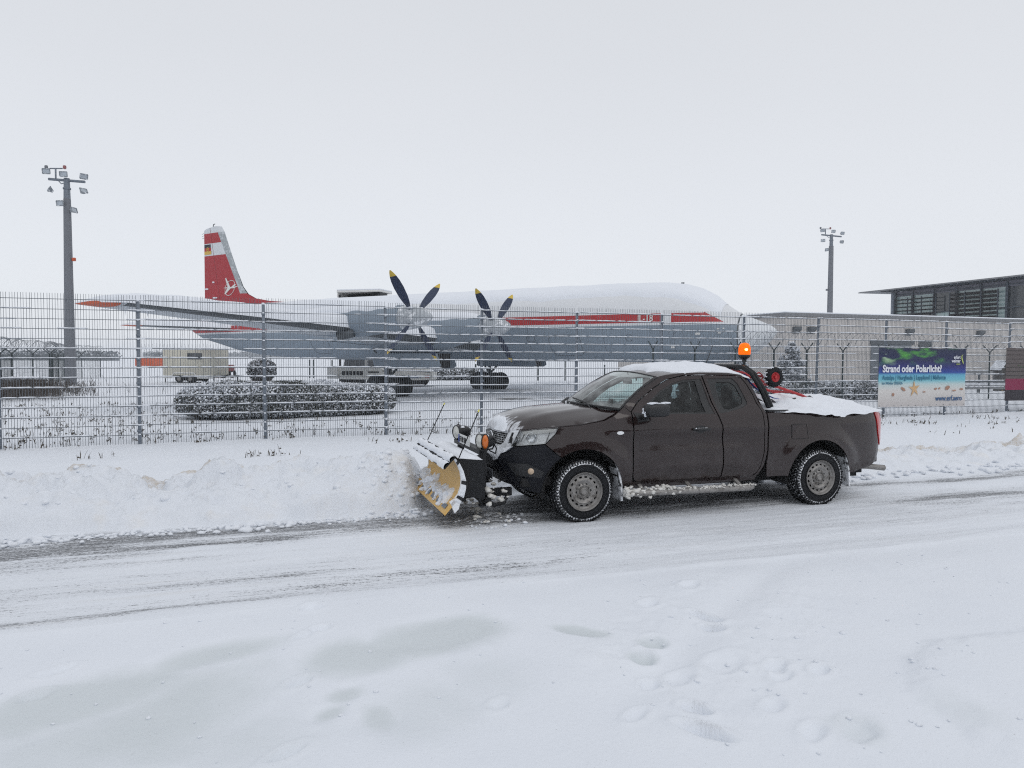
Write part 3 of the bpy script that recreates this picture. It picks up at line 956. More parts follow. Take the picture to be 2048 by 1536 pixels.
    MB().lathe([(0, .014), (.026, .010), (.036, .0)], Matrix.Translation(p) @ dr.to_track_quat('Z', 'Y').to_matrix().to_4x4(), 16).build('fog_lens', M['silver'] if far else mat('warm_fog_lens', (.55, .42, .30), .25, coat=.4), fg, 60)
    # door mirror
    mb = MB()
    mir = [(.0, 0, 0)]
    rings = []
    for t_, sc in ((0, .05), (.10, .80), (.35, 1.0), (.8, .98), (1.0, .86)):
        x = .675 + .275 * t_
        rings.append([(x, -.16 + .105 * sc * math.copysign(abs(math.cos(a)) ** .55, math.cos(a)), 1.300 + .080 * sc * math.copysign(abs(math.sin(a)) ** .55, math.sin(a))) for a in [2 * PI * i / 20 for i in range(20)]])
    mb.loft(rings)
    mb.tube([(.77, -.10, 1.235), (.76, -.02, 1.205), (.75, .05, 1.20)], .026, 8)
    panel_mb([(.655, 1.262), (.815, 1.245), (.86, 1.16), (.70, 1.145)], (), .06, .0, -.004, False, mb=mb)
    if far: mb.v = [(x, TW - y, z) for x, y, z in mb.v]
    mr = mb.build('door_mirror', M['black'], truck, 45)
    if not far:
        c = MB()
        for i in range(9):
            c.rbox((.745 + .028 * i, -.16 + rnd.uniform(-.02, .02), 1.381 + .008 * math.sin(i) - .004), (.05, .10, .016), .007)
        for i in range(10):
            c.rbox((.685 + rnd.uniform(0, .03), -.12 + rnd.uniform(-.05, .05), 1.26 + rnd.uniform(-.05, .06)), (.03, .03, .03), .012)
        c.build('mirror_snow', M['snow'], mr, 60)['kind'] = 'stuff'
        mk = [(.452 + .045 * math.cos(a), 1.028 + .021 * math.sin(a)) for a in [2 * PI * i / 14 for i in range(14)]]
        ind = panel('side_indicator', mk, M['silver'], truck, step=.03, depth=.008, inset=-.008)

# cab frame: pillars, roof rails, then roof, screen and rear wall
fr = MB()
_shield = {}
def shield_pt(a, b):
    """a 0..1 across from the near side, b 0..1 up the windscreen"""
    t = 2 * a - 1
    k = 1 - t * t
    bot = Vector((.50 - .30 * k, .115 + (TW - .23) * a, 1.292 + .042 * k))
    top = Vector((1.045 - .115 * k, .205 + (TW - .41) * a, 1.668 + .062 * k))
    p = bot.lerp(top, b)
    p += Vector((-.035, 0, .035)) * math.sin(PI * b) * .6
    return p
for far in (False, True):
    panel_mb(FRAME, (), .045, .03, 0, far, mb=fr)
    edge = [(.555, 1.332), (.68, 1.428), (.80, 1.515), (.93, 1.598), (1.06, 1.675)]
    r0 = [skin(x, z, 0, far) for x, z in edge]
    r1 = [tuple(shield_pt(1.0 if far else 0.0, i / 4)) for i in range(5)]
    mid = [tuple((Vector(p) + Vector(q)) / 2 + Vector((-.02, 0, .018))) for p, q in zip(r0, r1)]
    fr.loft([r0, mid, r1], closed=False, cap=False)
fr.build('cab_frame', M['paint'], truck, 35)

sh = MB(); N_, K_ = 18, 12
P = [[shield_pt(i / N_, j / K_) for i in range(N_ + 1)] for j in range(K_ + 1)]
sh.loft(P, closed=False, cap=False)
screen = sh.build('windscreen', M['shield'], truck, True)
ft = MB()
ft.tube([shield_pt(0, j / 8) + Vector((-.006, .0, .006)) for j in range(9)], .011, 6)
ft.tube([shield_pt(1, j / 8) + Vector((-.006, .0, .006)) for j in range(9)], .013, 6)
ft.tube([shield_pt(i / 16, 1) + Vector((0, 0, .003)) for i in range(17)], .009, 6)
ft.tube([shield_pt(i / 16, 0) + Vector((-.01, 0, .004)) for i in range(17)], .016, 6)
ft.build('screen_seal', M['black'], screen, 60)
wp = MB()
for a0, a1 in ((.16, .52), (.55, .93)):
    wp.tube([shield_pt(a0 + .02, -.05) + Vector((-.05, 0, .0)), shield_pt(a0 + .1, .02) + Vector((-.03, 0, .02)), shield_pt(a1, .09) + Vector((-.02, 0, .02))], .009, 6)
wp.tube([shield_pt(.97, -.04) + Vector((-.08, 0, -.01)), shield_pt(.985, .04) + Vector((-.03, 0, .02)), shield_pt(1, .12)], [.022, .03, .012], 6)
wp.build('wiper', M['black'], screen, 60)

tl = np.array(TOPLINE)
def roof_fn(x, y, d):
    ze = float(np.interp(x, tl[:, 0], tl[:, 1])) if x < 2.36 else 1.655
    ye = skin(min(x, 2.36), ze)[1]
    t = min(1, abs(y - TW / 2) / (TW / 2 - ye))
    z = ze + (.062 if x < 2.2 else .062 * (2.44 - x) / .24) * (1 - t ** 2.4)
    z += .006 * math.cos(y * 22) * (1 - t) ** .5 * _ss(1.2, 1.4, x) * (1 - _ss(2.1, 2.25, x))
    return (x, y, z - d)
rp = []
for i in range(13):
    a = i / 12; p = shield_pt(a, 1); rp.append((p.x + .004, p.y))
near_ = [(x, skin(x, z)[1]) for x, z in TOPLINE[2:]]
rp = [(near_[0][0], near_[0][1])] + [(shield_pt(i / 12, 1).x + .004, shield_pt(i / 12, 1).y) for i in range(13)] + [(near_[0][0], TW - near_[0][1])] + [(x, TW - y) for x, y in near_[1:]] + [(2.38, 1.4), (2.395, .9), (2.38, .4)] + near_[:0:-1]
panel('roof', rp, M['paint'], truck, step=.07, depth=.0, fn=roof_fn, smooth=40)
# rear wall of the cab with its window
rw = MB()
rl = [(2.36, 1.655), (2.43, 1.50), (2.50, 1.30), (2.525, 1.20), (2.525, .75), (2.49, .50)]
ycut = [0, .06, .18, .82, .94, 1]
rings = []
for x, z in rl:
    a = Vector(skin(x, z)); b = Vector(skin(x, z, 0, True))
    rings.append([a.lerp(b, t) + Vector((.03 * math.sin(PI * t), 0, 0)) for t in ycut])
rw.loft(rings, closed=False, cap=False, ms=lambda i, k: 1 if (k == 2 and i in (0, 1)) else 0)
rw.build('rear_wall', [M['paint'], M['side_glass']], truck, 30)

# bonnet
HE = [(-.868, .90), (-.848, .66), (-.79, .47), (-.69, .32), (-.50, .175), (-.31, .098), (0, .072), (.27, .085), (.42, .112), (.485, .135)]
HZ = [(-.868, 1.045), (-.848, 1.04), (-.79, 1.05), (-.69, 1.07), (-.50, 1.098), (-.31, 1.116), (0, 1.140), (.27, 1.183), (.42, 1.250), (.485, 1.288)]
CZ = [(-.87, 1.05), (-.85, 1.12), (-.76, 1.195), (-.58, 1.248), (-.37, 1.288), (.05, 1.322), (.25, 1.332), (.5, 1.335)]
he, hz, cz = np.array(HE), np.array(HZ), np.array(CZ)
def hood_fn(x, y, d):
    ye = float(np.interp(x, he[:, 0], he[:, 1])); ze = float(np.interp(x, hz[:, 0], hz[:, 1])); zc = float(np.interp(x, cz[:, 0], cz[:, 1]))
    yy = abs(y - TW / 2)
    t = min(1.0, yy / max(.03, TW / 2 - ye))
    z = ze + (zc - ze) * (1 - t ** 2.6)
    z += .012 * math.exp(-((yy - .50 + .06 * x) / .06) ** 2) * _ss(-.8, -.5, x) * (1 - t ** 6)
    return (x, y, z - d)
cowl = [(.36, .36), (.255, .62), (.215, .90), (.255, 1.18), (.36, 1.44)]
hp = HE + cowl + [(x, TW - y) for x, y in HE[::-1][:-1]]
hood = panel('bonnet', hp, M['bonnet'], truck, step=.05, depth=.025, fn=hood_fn, smooth=50)
# louvres pressed in the bonnet by the screen show as dark slots
ck = MB()
r0 = [(.485, .12, 1.285), (.36, .36, 1.30), (.255, .62, 1.312), (.215, .90, 1.315), (.255, 1.18, 1.312), (.36, 1.44, 1.30), (.485, 1.68, 1.285)]
ck.loft([r0, [tuple(shield_pt(i / 6, 0) + Vector((.02, 0, -.005))) for i in range(7)]], closed=False, cap=False)
ck.build('cowl', M['black'], truck)

# radiator grille, bright V and badge
fascia = [(SC, .835), (s_at(.5), .835), (S1, .862), (S2 + .02, 1.062), (s_at(.40), 1.05), (s_at(.62), 1.035), (SC, 1.04)]
GH = [(SC, .862), (s_at(.60), .862), (s_at(.52), .90), (s_at(.455), 1.012), (s_at(.66), 1.012), (SC, 1.012)]
vent = [(s_at(.435), .895), (s_at(.385), .905), (s_at(.345), 1.03), (s_at(.385), 1.03)]
M['v_chrome'] = mat('frosted_chrome', (.60, .62, .64), .3, metal=.7, frost=(10, .40, .58))
M['grille'] = mat('frosted_grille_bars', (.30, .31, .32), .4, metal=.4, frost=(22, .46, .6))
gr = None
gmb = MB(); vmb = MB(); kmb = MB()
for far in (False, True):
    panel_mb(fascia, [GH, vent], .05, .02, -.008, far, mb=gmb)
    panel_mb(GH, (), .06, 0, .03, far, mb=kmb); panel_mb(vent, (), .06, 0, .02, far, mb=kmb)
    for z in (.885, .91, .935, .96, .985):
        ya = float(np.interp(z, [.862, .90, 1.012], [.60, .52, .455]))
        pts = [skin(s_at(ya + (.90 - ya) * i / 6), z, .014, far) for i in range(7)]
        vmb.tube(pts, .0055, 5)
        for i in range(5):
            y = ya + .04 + (.86 - ya) * (i + (.5 if int(z * 200) % 2 else .1)) / 5
            vmb.beam(skin(s_at(y), z, .014, far), skin(s_at(y), min(1.01, z + .025), .014, far), .007, .012)
    for k in range(4):
        zz = .92 + .025 * k
        vmb.beam(skin(s_at(.42 - .02 * k), zz, .006, far), skin(s_at(.375 - .012 * k), zz + .004, .006, far), .012, .008)
gr = gmb.build('grille_surround', M['v_chrome'], truck, 40)
kmb.build('grille_back', M['void'], gr); vmb.build('grille_bars', M['grille'], gr, 50)
bd = MB()
bx = -.862
bd.tube([(bx, .90 + .070 * math.cos(a), .935 + .070 * math.sin(a)) for a in [2 * PI * i / 28 for i in range(28)]], .0085, 8, closed=True)
bd.box((bx - .004, .90, .935), (.012, .168, .026))
bd.build('badge', M['chrome'], gr, 60)

# bed: tailgate, rail cap, tie-down snow cover and the dark inside of the body
tg = MB()
tg.rbox((4.445, .90, .84), (.07, 1.40, .70), .02)
tg.build('tailgate', M['paint'], truck, 40)
for c_, d_ in (((2.70, .075, 1.243), (.31, .075, .022)), ((2.70, TW - .075, 1.243), (.31, .075, .022)), ((3.45, TW - .07, 1.232), (1.6, .06, .02))):
    rc = MB(); rc.rbox(c_, d_, .006); rc.build('bed_rail_cap', M['black'], truck, 40)
ch = MB()
ch.box((1.75, .90, .47), (4.9, 1.42, .10)); ch.box((-.15, .90, .72), (1.25, 1.04, .5)); ch.box((3.45, .90, .80), (1.72, 1.04, .55))
ch.box((3.44, .90, 1.185), (1.72, 1.56, .03)); ch.box((2.62, .9, .75), (.10, 1.5, .7)); ch.box((.55, .9, .82), (.06, 1.50, .70))
ch.box((1.4, .9, .52), (1.9, 1.64, .03)); ch.box((1.5, .42, .36), (3.6, .09, .13)); ch.box((1.5, 1.38, .36), (3.6, .09, .13))
ch.box((3.35, .9, .36), (.14, 1.3, .14)); ch.box((0, .9, .33), (.16, 1.3, .12)); ch.box((4.20, .9, .40), (.22, 1.2, .12)); ch.box((4.05, .32, .36), (.22, .16, .10))
ch.build('chassis', M['void'], truck)
ex = MB()
ex.tube([(3.9, .30, .44), (4.35, .26, .43), (4.62, .22, .40)], [.035, .038, .040], 12, caps=False)
ex.tube([(4.61, .221, .401), (4.55, .23, .408)], .033, 12)
ex.build('exhaust_pipe', M['steel'], truck, 50)
# side step with trodden slush
for far in (False, True):
    sb = MB(); yy = TW + .055 if far else -.055
    sb.tube([(.52, yy + (.03 if not far else -.03), .335), (.60, yy, .318), (1.4, yy, .308), (2.2, yy, .300), (2.27, yy + (.03 if not far else -.03), .31)], .036, 12)
    for x in (.75, 1.4, 2.1):
        sb.beam((x, yy, .31), (x, .12 if not far else TW - .12, .40), .05, .02)
    st = sb.build('side_step', M['steel'], truck, 50)
    if not far:
        sl = []
        for i in range(330):
            x = .50 + 1.78 * rnd.random() ** 1.7
            big = 1.0 if x < 1.15 else (.45 if x < 2.0 else .3)
            sl.append((x, yy + rnd.gauss(.012, .030), .338 + rnd.uniform(-.03, .028) * big + (0 if x > 1.2 else rnd.uniform(-.045, .03)), rnd.uniform(.014, .040) * (.55 + .5 * big)))
        s_ = MB()
        for i, (x, y, z, r_) in enumerate(sl): chunk(s_, (x, y, z), r_ * .62, i)
        o = s_.build('step_slush', M['snow_dirty'], st, True, fix=False); o['kind'] = 'stuff'

# wheels
def make_wheel():
    rot = Matrix.Rotation(R(90), 4, 'X')             # local z -> -y (outward on the near side)
    ty = MB()
    prof = [(.205, -.20), (.25, -.235), (.31, -.245), (.347, -.225), (.357, -.20), (.359, -.125), (.357, -.05), (.347, -.022), (.318, -.004), (.27, .000), (.235, -.006), (.212, -.018), (.205, -.05)]
    ty.lathe(prof, rot, 72, ms=[0, 0, 1, 1, 1, 1, 1, 1, 0, 0, 0, 0])
    nb = 62
    for i in range(nb):
        for k, (h, w, ofs) in enumerate(((-.030, .030, 0), (-.078, .036, .5), (-.125, .036, 0), (-.172, .036, .5), (-.218, .030, 0))):
            a = 2 * PI * (i + ofs) / nb
            c = Vector((.361 * math.cos(a), .361 * math.sin(a), h + .006 * (1 if i % 2 else -1)))
            rt = Matrix.Rotation(a, 3, 'Z') @ Matrix.Rotation((.30 if k % 2 else -.30), 3, 'X')
            b = len(ty.v)
            ty.box(c, (.014, .0235, w), rt)
            ty.v[b:] = [tuple(rot @ Vector(p)) for p in ty.v[b:]]
    for i in range(nb):                              # shoulder lugs on the side wall
        a = 2 * PI * (i + .25) / nb
        b = len(ty.v)
        ty.box(Vector((.338 * math.cos(a), .338 * math.sin(a), -.014)), (.024, .013, .014), Matrix.Rotation(a, 3, 'Z'))
        ty.v[b:] = [tuple(rot @ Vector(p)) for p in ty.v[b:]]
    for rr_ in (.238, .300):
        ty.tube([rot @ Vector((rr_ * math.cos(a), rr_ * math.sin(a), -.001)) for a in [2 * PI * i / 60 for i in range(60)]], .0028, 4, closed=True)
    tyre = ty.mesh('tyre', [M['rubber'], M['tread']], 40)
    rm = MB()
    rm.lathe([(.205, -.05), (.222, -.012), (.226, .000), (.222, .006), (.213, -.004), (.207, -.022), (.200, -.034), (.190, -.040)], rot, 64)
    seg, holes = 128, 16
    rad = [(.190, -.040), (.178, -.038), (.169, -.035), (.158, -.031), (.148, -.028)]
    vs = [rot @ Vector((r_ * math.cos(2 * PI * k / seg), r_ * math.sin(2 * PI * k / seg), h)) for r_, h in rad for k in range(seg)]
    fs = []
    for i in range(len(rad) - 1):
        for k in range(seg):
            inh = (k % 8)
            if (i in (1, 2) and inh in (2, 3, 4, 5)) or (i in (0, 3) and False): continue
            fs.append((i * seg + k, i * seg + (k + 1) % seg, (i + 1) * seg + (k + 1) % seg, (i + 1) * seg + k))
    rm.add(vs, fs)
    rm.lathe([(.148, -.028), (.138, -.020), (.128, -.022), (.116, -.034), (.090, -.040), (.078, -.030), (.070, -.026), (.066, -.040), (.050, -.042), (.046, -.024), (.034, -.014), (.030, -.020), (0, -.021)], rot, 64)
    for k in range(6):
        a = 2 * PI * (k + .3) / 6
        T = rot @ Matrix.Translation((.086 * math.cos(a), .086 * math.sin(a), -.038))
        rm.lathe([(.012, 0), (.012, .016), (.007, .022), (0, .022)], T, 6)
    for k in range(6):                               # dark discs standing in for shaded pockets between the wheel nuts
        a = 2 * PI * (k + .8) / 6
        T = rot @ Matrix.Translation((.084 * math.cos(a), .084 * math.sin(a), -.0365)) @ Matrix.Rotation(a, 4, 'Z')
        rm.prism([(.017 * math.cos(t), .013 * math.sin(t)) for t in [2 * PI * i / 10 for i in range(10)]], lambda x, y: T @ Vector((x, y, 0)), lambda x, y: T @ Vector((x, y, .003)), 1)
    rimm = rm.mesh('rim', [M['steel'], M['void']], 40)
    bk = MB(); bk.lathe([(.20, -.075), (.0, -.075)], rot, 32)
    brk = bk.mesh('brake_drum', [M['void']])
    return tyre, rimm, brk
_ty, _ri, _br = make_wheel()
for cx in (0.0, 3.35):
    for far in (False, True):
        w = thing('wheel', None, None, (cx, TW if far else 0.0, .36))
        w.rotation_euler = (0, R(rnd.uniform(0, 90)), PI if far else 0)
        w.parent = truck
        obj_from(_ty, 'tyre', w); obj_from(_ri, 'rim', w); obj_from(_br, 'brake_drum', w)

# cabin
it = MB()
def seat(y, x=1.42):
    s_ = MB()
    s_.rbox((x, y, .78), (.52, .48, .16), .05, 3)
    rt = Matrix.Rotation(R(16), 3, 'Y')
    s_.rbox((x + .30, y, 1.08), (.15, .46, .58), .06, 3, rt)
    s_.rbox((x + .39, y, 1.45), (.10, .27, .19), .05, 3, rt)
    s_.tube([(x + .36, y - .06, 1.33), (x + .39, y - .06, 1.42)], .009, 6); s_.tube([(x + .36, y + .06, 1.33), (x + .39, y + .06, 1.42)], .009, 6)
    return s_.build('seat', M['seat'], truck, 50)
seat(.48); seat(1.32)
for c_, d_ in (((2.32, .60, 1.36), (.08, .20, .34)), ((2.32, 1.25, 1.36), (.08, .20, .34)), ((2.18, .9, .98), (.16, 1.4, .46))):
    rs = MB(); rs.rbox(c_, d_, .04, 3); rs.build('rear_seat', M['seat'], truck, 50)
ds = MB(); ds.rbox((.74, .90, 1.14), (.42, 1.44, .26), .08, 3); ds.rbox((.82, .47, 1.27), (.22, .36, .07), .03, 3)
ds.build('dashboard', M['seat'], truck, 50)
sw = MB()
T = Matrix.Translation((1.06, .47, 1.19)) @ Matrix.Rotation(R(-64), 4, 'Y')
sw.tube([T @ Vector((.18 * math.cos(a), .18 * math.sin(a), 0)) for a in [2 * PI * i / 28 for i in range(28)]], .014, 8, closed=True)
sw.box(T @ Vector((0, 0, -.01)), (.16, .30, .03), T.to_3x3())
sw.tube([T @ Vector((0, 0, 0)), T @ Vector((0, 0, -.2))], .03, 8)
sw.build('steering_wheel', M['black'], truck, 50)
mi = MB(); mi.rbox((1.00, .90, 1.60), (.03, .22, .06), .012); mi.tube([(1.0, .9, 1.63), (1.0, .9, 1.72)], .008, 6)
mi.rbox((.92, 1.22, 1.285), (.03, .10, .14), .012); mi.rbox((.80, .78, 1.275), (.10, .14, .03), .012)
mi.build('rear_view_mirror', M['black'], truck, 50)

# snow lying on the truck: thin at its edge, lumpy on top
def snow_cap(name, poly, base, thick, parent, step=.04, edge=.12, seed=1, ragged=.05, sc=5.0, m=None):
    pts = resample(poly, .03)
    jit = [(p[0] + ragged * float(fbm(p[0] * sc, p[1] * sc, 2, seed, .4)), p[1] + ragged * float(fbm(p[0] * sc + 9, p[1] * sc, 2, seed + 1, .4))) for p in pts]
    V, F = cdt(jit, (), step)
    nb = np.array(jit)
    out = []
    for x, y in V:
        d = float(np.min(np.hypot(nb[:, 0] - x, nb[:, 1] - y)))
        k = math.sqrt(max(0, 1 - (1 - min(1, d / edge)) ** 2))
        t = thick(x, y) * k * (1 + .45 * float(fbm(x * 3.1, y * 3.1, 4, seed + 3))) + .016 * float(fbm(x * 14, y * 14, 3, seed + 5)) * k
        out.append((x, y, base(x, y) + max(-.004, t) - (.006 if d < 1e-6 else 0)))
    return MB().add(out, F).build(name, m or M['snow'], parent, True, fix=True)
roofp = [(1.10, .62), (1.28, .36), (1.55, .26), (1.9, .25), (2.2, .23), (2.34, .23), (2.38, .5), (2.40, .9), (2.38, 1.5), (2.2, 1.58), (1.5, 1.58), (1.2, 1.50), (1.06, 1.1)]
snow_cap('roof_snow', roofp, lambda x, y: roof_fn(min(2.40, max(1.0, x)), min(1.59, max(.22, y)), 0)[2], lambda x, y: .034 + .030 * _ss(.3, .8, y) * (1 - _ss(1.9, 2.4, x)), truck, seed=5, ragged=.10, edge=.16)
for i, (x, y, s_) in enumerate(((1.08, .40, .05), (1.16, .33, .06), (1.05, .55, .04), (1.02, .75, .05))):
    pass
bedp = [(2.58, .10), (2.85, .03), (3.0, .0), (3.3, -.012), (3.7, -.012), (4.1, .0), (4.30, .03), (4.44, .10), (4.51, .30), (4.52, .9), (4.48, 1.6), (4.3, 1.74), (3.4, 1.77), (2.6, 1.72), (2.56, .9)]
def bed_thick(x, y):
    hump = .035 + .115 * _ss(.05, .55, y) * (1 - .5 * _ss(1.2, 1.75, y))
    hump *= 1 - .55 * _ss(4.0, 4.5, x)
    hump -= .05 * math.exp(-((y - .52) / .10) ** 2) * (.5 + .5 * math.sin(x * 7))
    return hump
bed = snow_cap('bed_snow', bedp, lambda x, y: 1.228 - .02 * _ss(3.4, 4.5, x) - .075 * (1 - _ss(-.02, .05, y)) * max(0, .45 + 1.0 * float(fbm(x * 3.2, 1, 4, 77))) , bed_thick, truck, seed=15, ragged=.03, edge=.10, step=.03)
tp = MB()                                             # folds of the dark bed cover that poke out of the snow
for x, y, l, w_ in ((2.74, .50, .16, .05), (2.92, .46, .10, .06), (3.68, .62, .12, .05), (4.34, .82, .14, .07), (3.25, .40, .10, .03), (4.05, .72, .16, .02)):
    z = 1.228 + bed_thick(x, y)
    tp.add([(x - l / 2, y, z + .02), (x + l / 2, y + .02, z + .006), (x + l * .2, y - w_ - .02, z - .01), (x - l * .3, y - w_, z + .012), (x, y - .01, z + .034)], [(0, 1, 4), (1, 2, 4), (2, 3, 4), (3, 0, 4)])
tp.build('bed_cover_fold', M['black'], truck)['kind'] = 'stuff'
hs = [(-.85, .62), (-.815, .50), (-.77, .475), (-.735, .52), (-.70, .53), (-.745, .64), (-.70, .72), (-.775, .82), (-.72, .92), (-.80, 1.02), (-.76, 1.22), (-.80, 1.28), (-.855, 1.1), (-.866, .88)]
hs = [(x if x < -.80 else -.80 + (x + .80) * .55, y) for x, y in hs]
snow_cap('bonnet_snow', hs, lambda x, y: hood_fn(max(-.868, x), y, 0)[2], lambda x, y: .009, truck, step=.03, seed=25, ragged=.05, edge=.05, sc=8)
cw = [(.33, .36), (.22, .62), (.17, .92), (.22, 1.2), (.27, 1.2), (.23, .92), (.285, .62), (.37, .42)]
snow_cap('cowl_snow', cw, lambda x, y: hood_fn(x, y, 0)[2] - .002, lambda x, y: .022, truck, step=.03, seed=35, ragged=.05, edge=.03, sc=11)
# rime crust caught under the badge on the bumper
cr = [(s_at(.86), .83), (s_at(.62), .845), (s_at(.50), .835), (s_at(.40), .86), (s_at(.34), .872), (s_at(.42), .80), (s_at(.50), .775), (s_at(.56), .70), (s_at(.64), .68), (s_at(.74), .735), (s_at(.84), .75)]
def crust(s, z, d):
    n = .020 + .018 * float(fbm(s * 16, z * 16, 3, 7))
    return skin(s, z, -n + d)
MB_ = panel_mb(cr, (), .022, .03, 0, False, crust); MB_.build('nose_snow', M['snow'], truck, True)
an = MB(); an.tube([(2.16, .92, 1.77), (2.20, .92, 1.83), (2.31, .92, 2.09)], [.010, .006, .004], 6); an.build('roof_aerial', M['black'], truck)

# hoop behind the cab and its flashing amber beacon
rb = MB()
for x in (2.43, 2.475):
    rb.tube([(x + .24, .17, 1.24), (x + .14, .22, 1.50), (x + .04, .29, 1.71), (x - .02, .40, 1.792), (x - .03, .60, 1.800), (x - .03, 1.20, 1.800), (x - .02, 1.40, 1.792), (x + .04, 1.51, 1.71), (x + .14, 1.58, 1.50), (x + .24, 1.63, 1.24)], .030, 10)
rb.rbox((2.72, .17, 1.245), (.16, .10, .03), .01); rb.rbox((2.72, 1.63, 1.245), (.16, .10, .03), .01)
rb.build('roll_bar', M['frame'], truck, 50)
def glow_mat():
    m, nt, b = _nodes('lit_amber_dome')
    b.inputs['Base Color'].default_value = (.80, .20, .01, 1); b.inputs['Roughness'].default_value = .15
    b.inputs['Transmission Weight'].default_value = .35; b.inputs['IOR'].default_value = 1.2
    b.inputs['Emission Color'].default_value = (1.0, .20, .005, 1); b.inputs['Emission Strength'].default_value = .36
    return m
bc = MB(); bx_, by_, bz_ = 2.585, .60, 1.80
bc.lathe([(.012, 0), (.012, .055), (.030, .06), (.028, .09), (.045, .105), (.078, .130), (.080, .150), (.074, .156), (0, .156)], Matrix.Translation((bx_, by_, bz_)), 24)
bc.beam((2.46, by_, 1.80), (2.60, by_, 1.802), .05, .02)
bc.tube([(2.52, by_, 1.80), (2.585, by_, 1.83), (2.585, by_, 1.87)], .016, 8)
beacon = bc.build('warning_beacon', M['black'], truck, 40)
dm = MB(); dm.lathe([(.074, .156), (.078, .18), (.077, .235), (.072, .275), (.055, .302), (.028, .315), (0, .318)], Matrix.Translation((bx_, by_, bz_)), 28)
for i in range(28):
    a = 2 * PI * i / 28
    dm.beam((bx_ + .0775 * math.cos(a), by_ + .0775 * math.sin(a), bz_ + .17), (bx_ + .0765 * math.cos(a), by_ + .0765 * math.sin(a), bz_ + .25), .004, .004)
dm.build('amber_dome', glow_mat(), beacon, 40)
def hot_mat():
    m, nt, b = _nodes('beacon_bulb')
    b.inputs['Base Color'].default_value = (1, .7, .2, 1)
    b.inputs['Emission Color'].default_value = (1.0, .62, .12, 1); b.inputs['Emission Strength'].default_value = 9.0
    return m
bl = MB(); bl.lathe([(0, -.02), (.016, -.014), (.022, 0), (.016, .014), (0, .02)], Matrix.Translation((bx_ - .02, by_ - .062, bz_ + .225)), 16)
bl.build('bulb', hot_mat(), beacon, True)

def text_mesh(body, size, name, mt, parent, matrix, ext=.001, align='LEFT', bold=0.0, sx=1.0):
    cu = bpy.data.curves.new('lettering', 'FONT')
    cu.body = body; cu.size = size; cu.align_x = align; cu.extrude = ext; cu.offset = bold; cu.resolution_u = 3
    tmp = bpy.data.objects.new('lettering', cu); COL.objects.link(tmp)
    bpy.context.view_layer.update()
    me = bpy.data.meshes.new_from_object(tmp.evaluated_get(bpy.context.evaluated_depsgraph_get()))
    bpy.data.objects.remove(tmp); bpy.data.curves.remove(cu)
    me.transform(matrix @ Matrix.Diagonal((sx, 1, 1, 1)))
    me.materials.clear(); me.materials.append(mt)
    me.name = name
    return link(bpy.data.objects.new(name, me), parent)
FRONT = Matrix(((0, 0, -1, 0), (-1, 0, 0, 0), (0, 1, 0, 0), (0, 0, 0, 1)))       # text X -> -y, Y -> z, facing -x
np_ = MB(); np_.rbox((-.935, .86, .515), (.010, .52, .115), .004)
lp = np_.build('licence_plate', M['plate_dark'], truck, 40)
lp['label'] = 'dark grey licence plate low on the bumper'
text_mesh('EF NP 609', .095, 'plate_number', M['ink'], lp, Matrix.Translation((-.942, 1.075, .482)) @ FRONT, .001, 'LEFT', .001, .80)
# ------------------------------------------------------------------ snow plough carried at the nose of the truck
PO = Vector((-1.30, .90, 0))
plw = thing('snow_plough', 'yellow snow plough with black rubber flap and two work lamps before the pickup', 'snow plough',
            tuple(Vector(W_TRUCK) + Vector((PO.x * DX - PO.y * DY, PO.x * DY + PO.y * DX, 0))), TH)
def pb(mb, name, mt, parent, smooth=None, fix=True):
    mb.v = [(x - PO.x, y - PO.y, z) for x, y, z in mb.v]
    return mb.build(name, mt, parent, smooth, fix)
M['yellow'] = mat('plough_yellow', (.64, .40, .125), .5, var=.10, vs=3, dirt=((.50, .38, .20), 6, .55, .9), bump=.05, bs=30)
M['yellow_edge'] = mat('yellow_edge_paint', (.55, .30, .06), .5, var=.15, frost=(7, .33, .45))
ARC = [(-1.565, .815), (-1.515, .735), (-1.485, .66), (-1.472, .58), (-1.478, .50), (-1.505, .42), (-1.55, .365)]
ARCO = [(-1.555, .83), (-1.495, .765), (-1.448, .67), (-1.420, .57), (-1.420, .48), (-1.442, .39), (-1.49, .31)]
Y0, Y1 = -.02, 1.75
bl_ = MB()
n = 25
rings = [[(x, Y0 + .045 + (Y1 - Y0 - .09) * i / (n - 1), z) for i in range(n)] for x, z in ARC]
bl_.loft(rings, closed=False, cap=False)
rings = [[(x, y, z) for y in (Y0 + .04, Y1 - .04)] for x, z in ARCO]
bl_.loft(rings, closed=False, cap=False)
blade = pb(bl_, 'blade', M['yellow'], plw, 40)
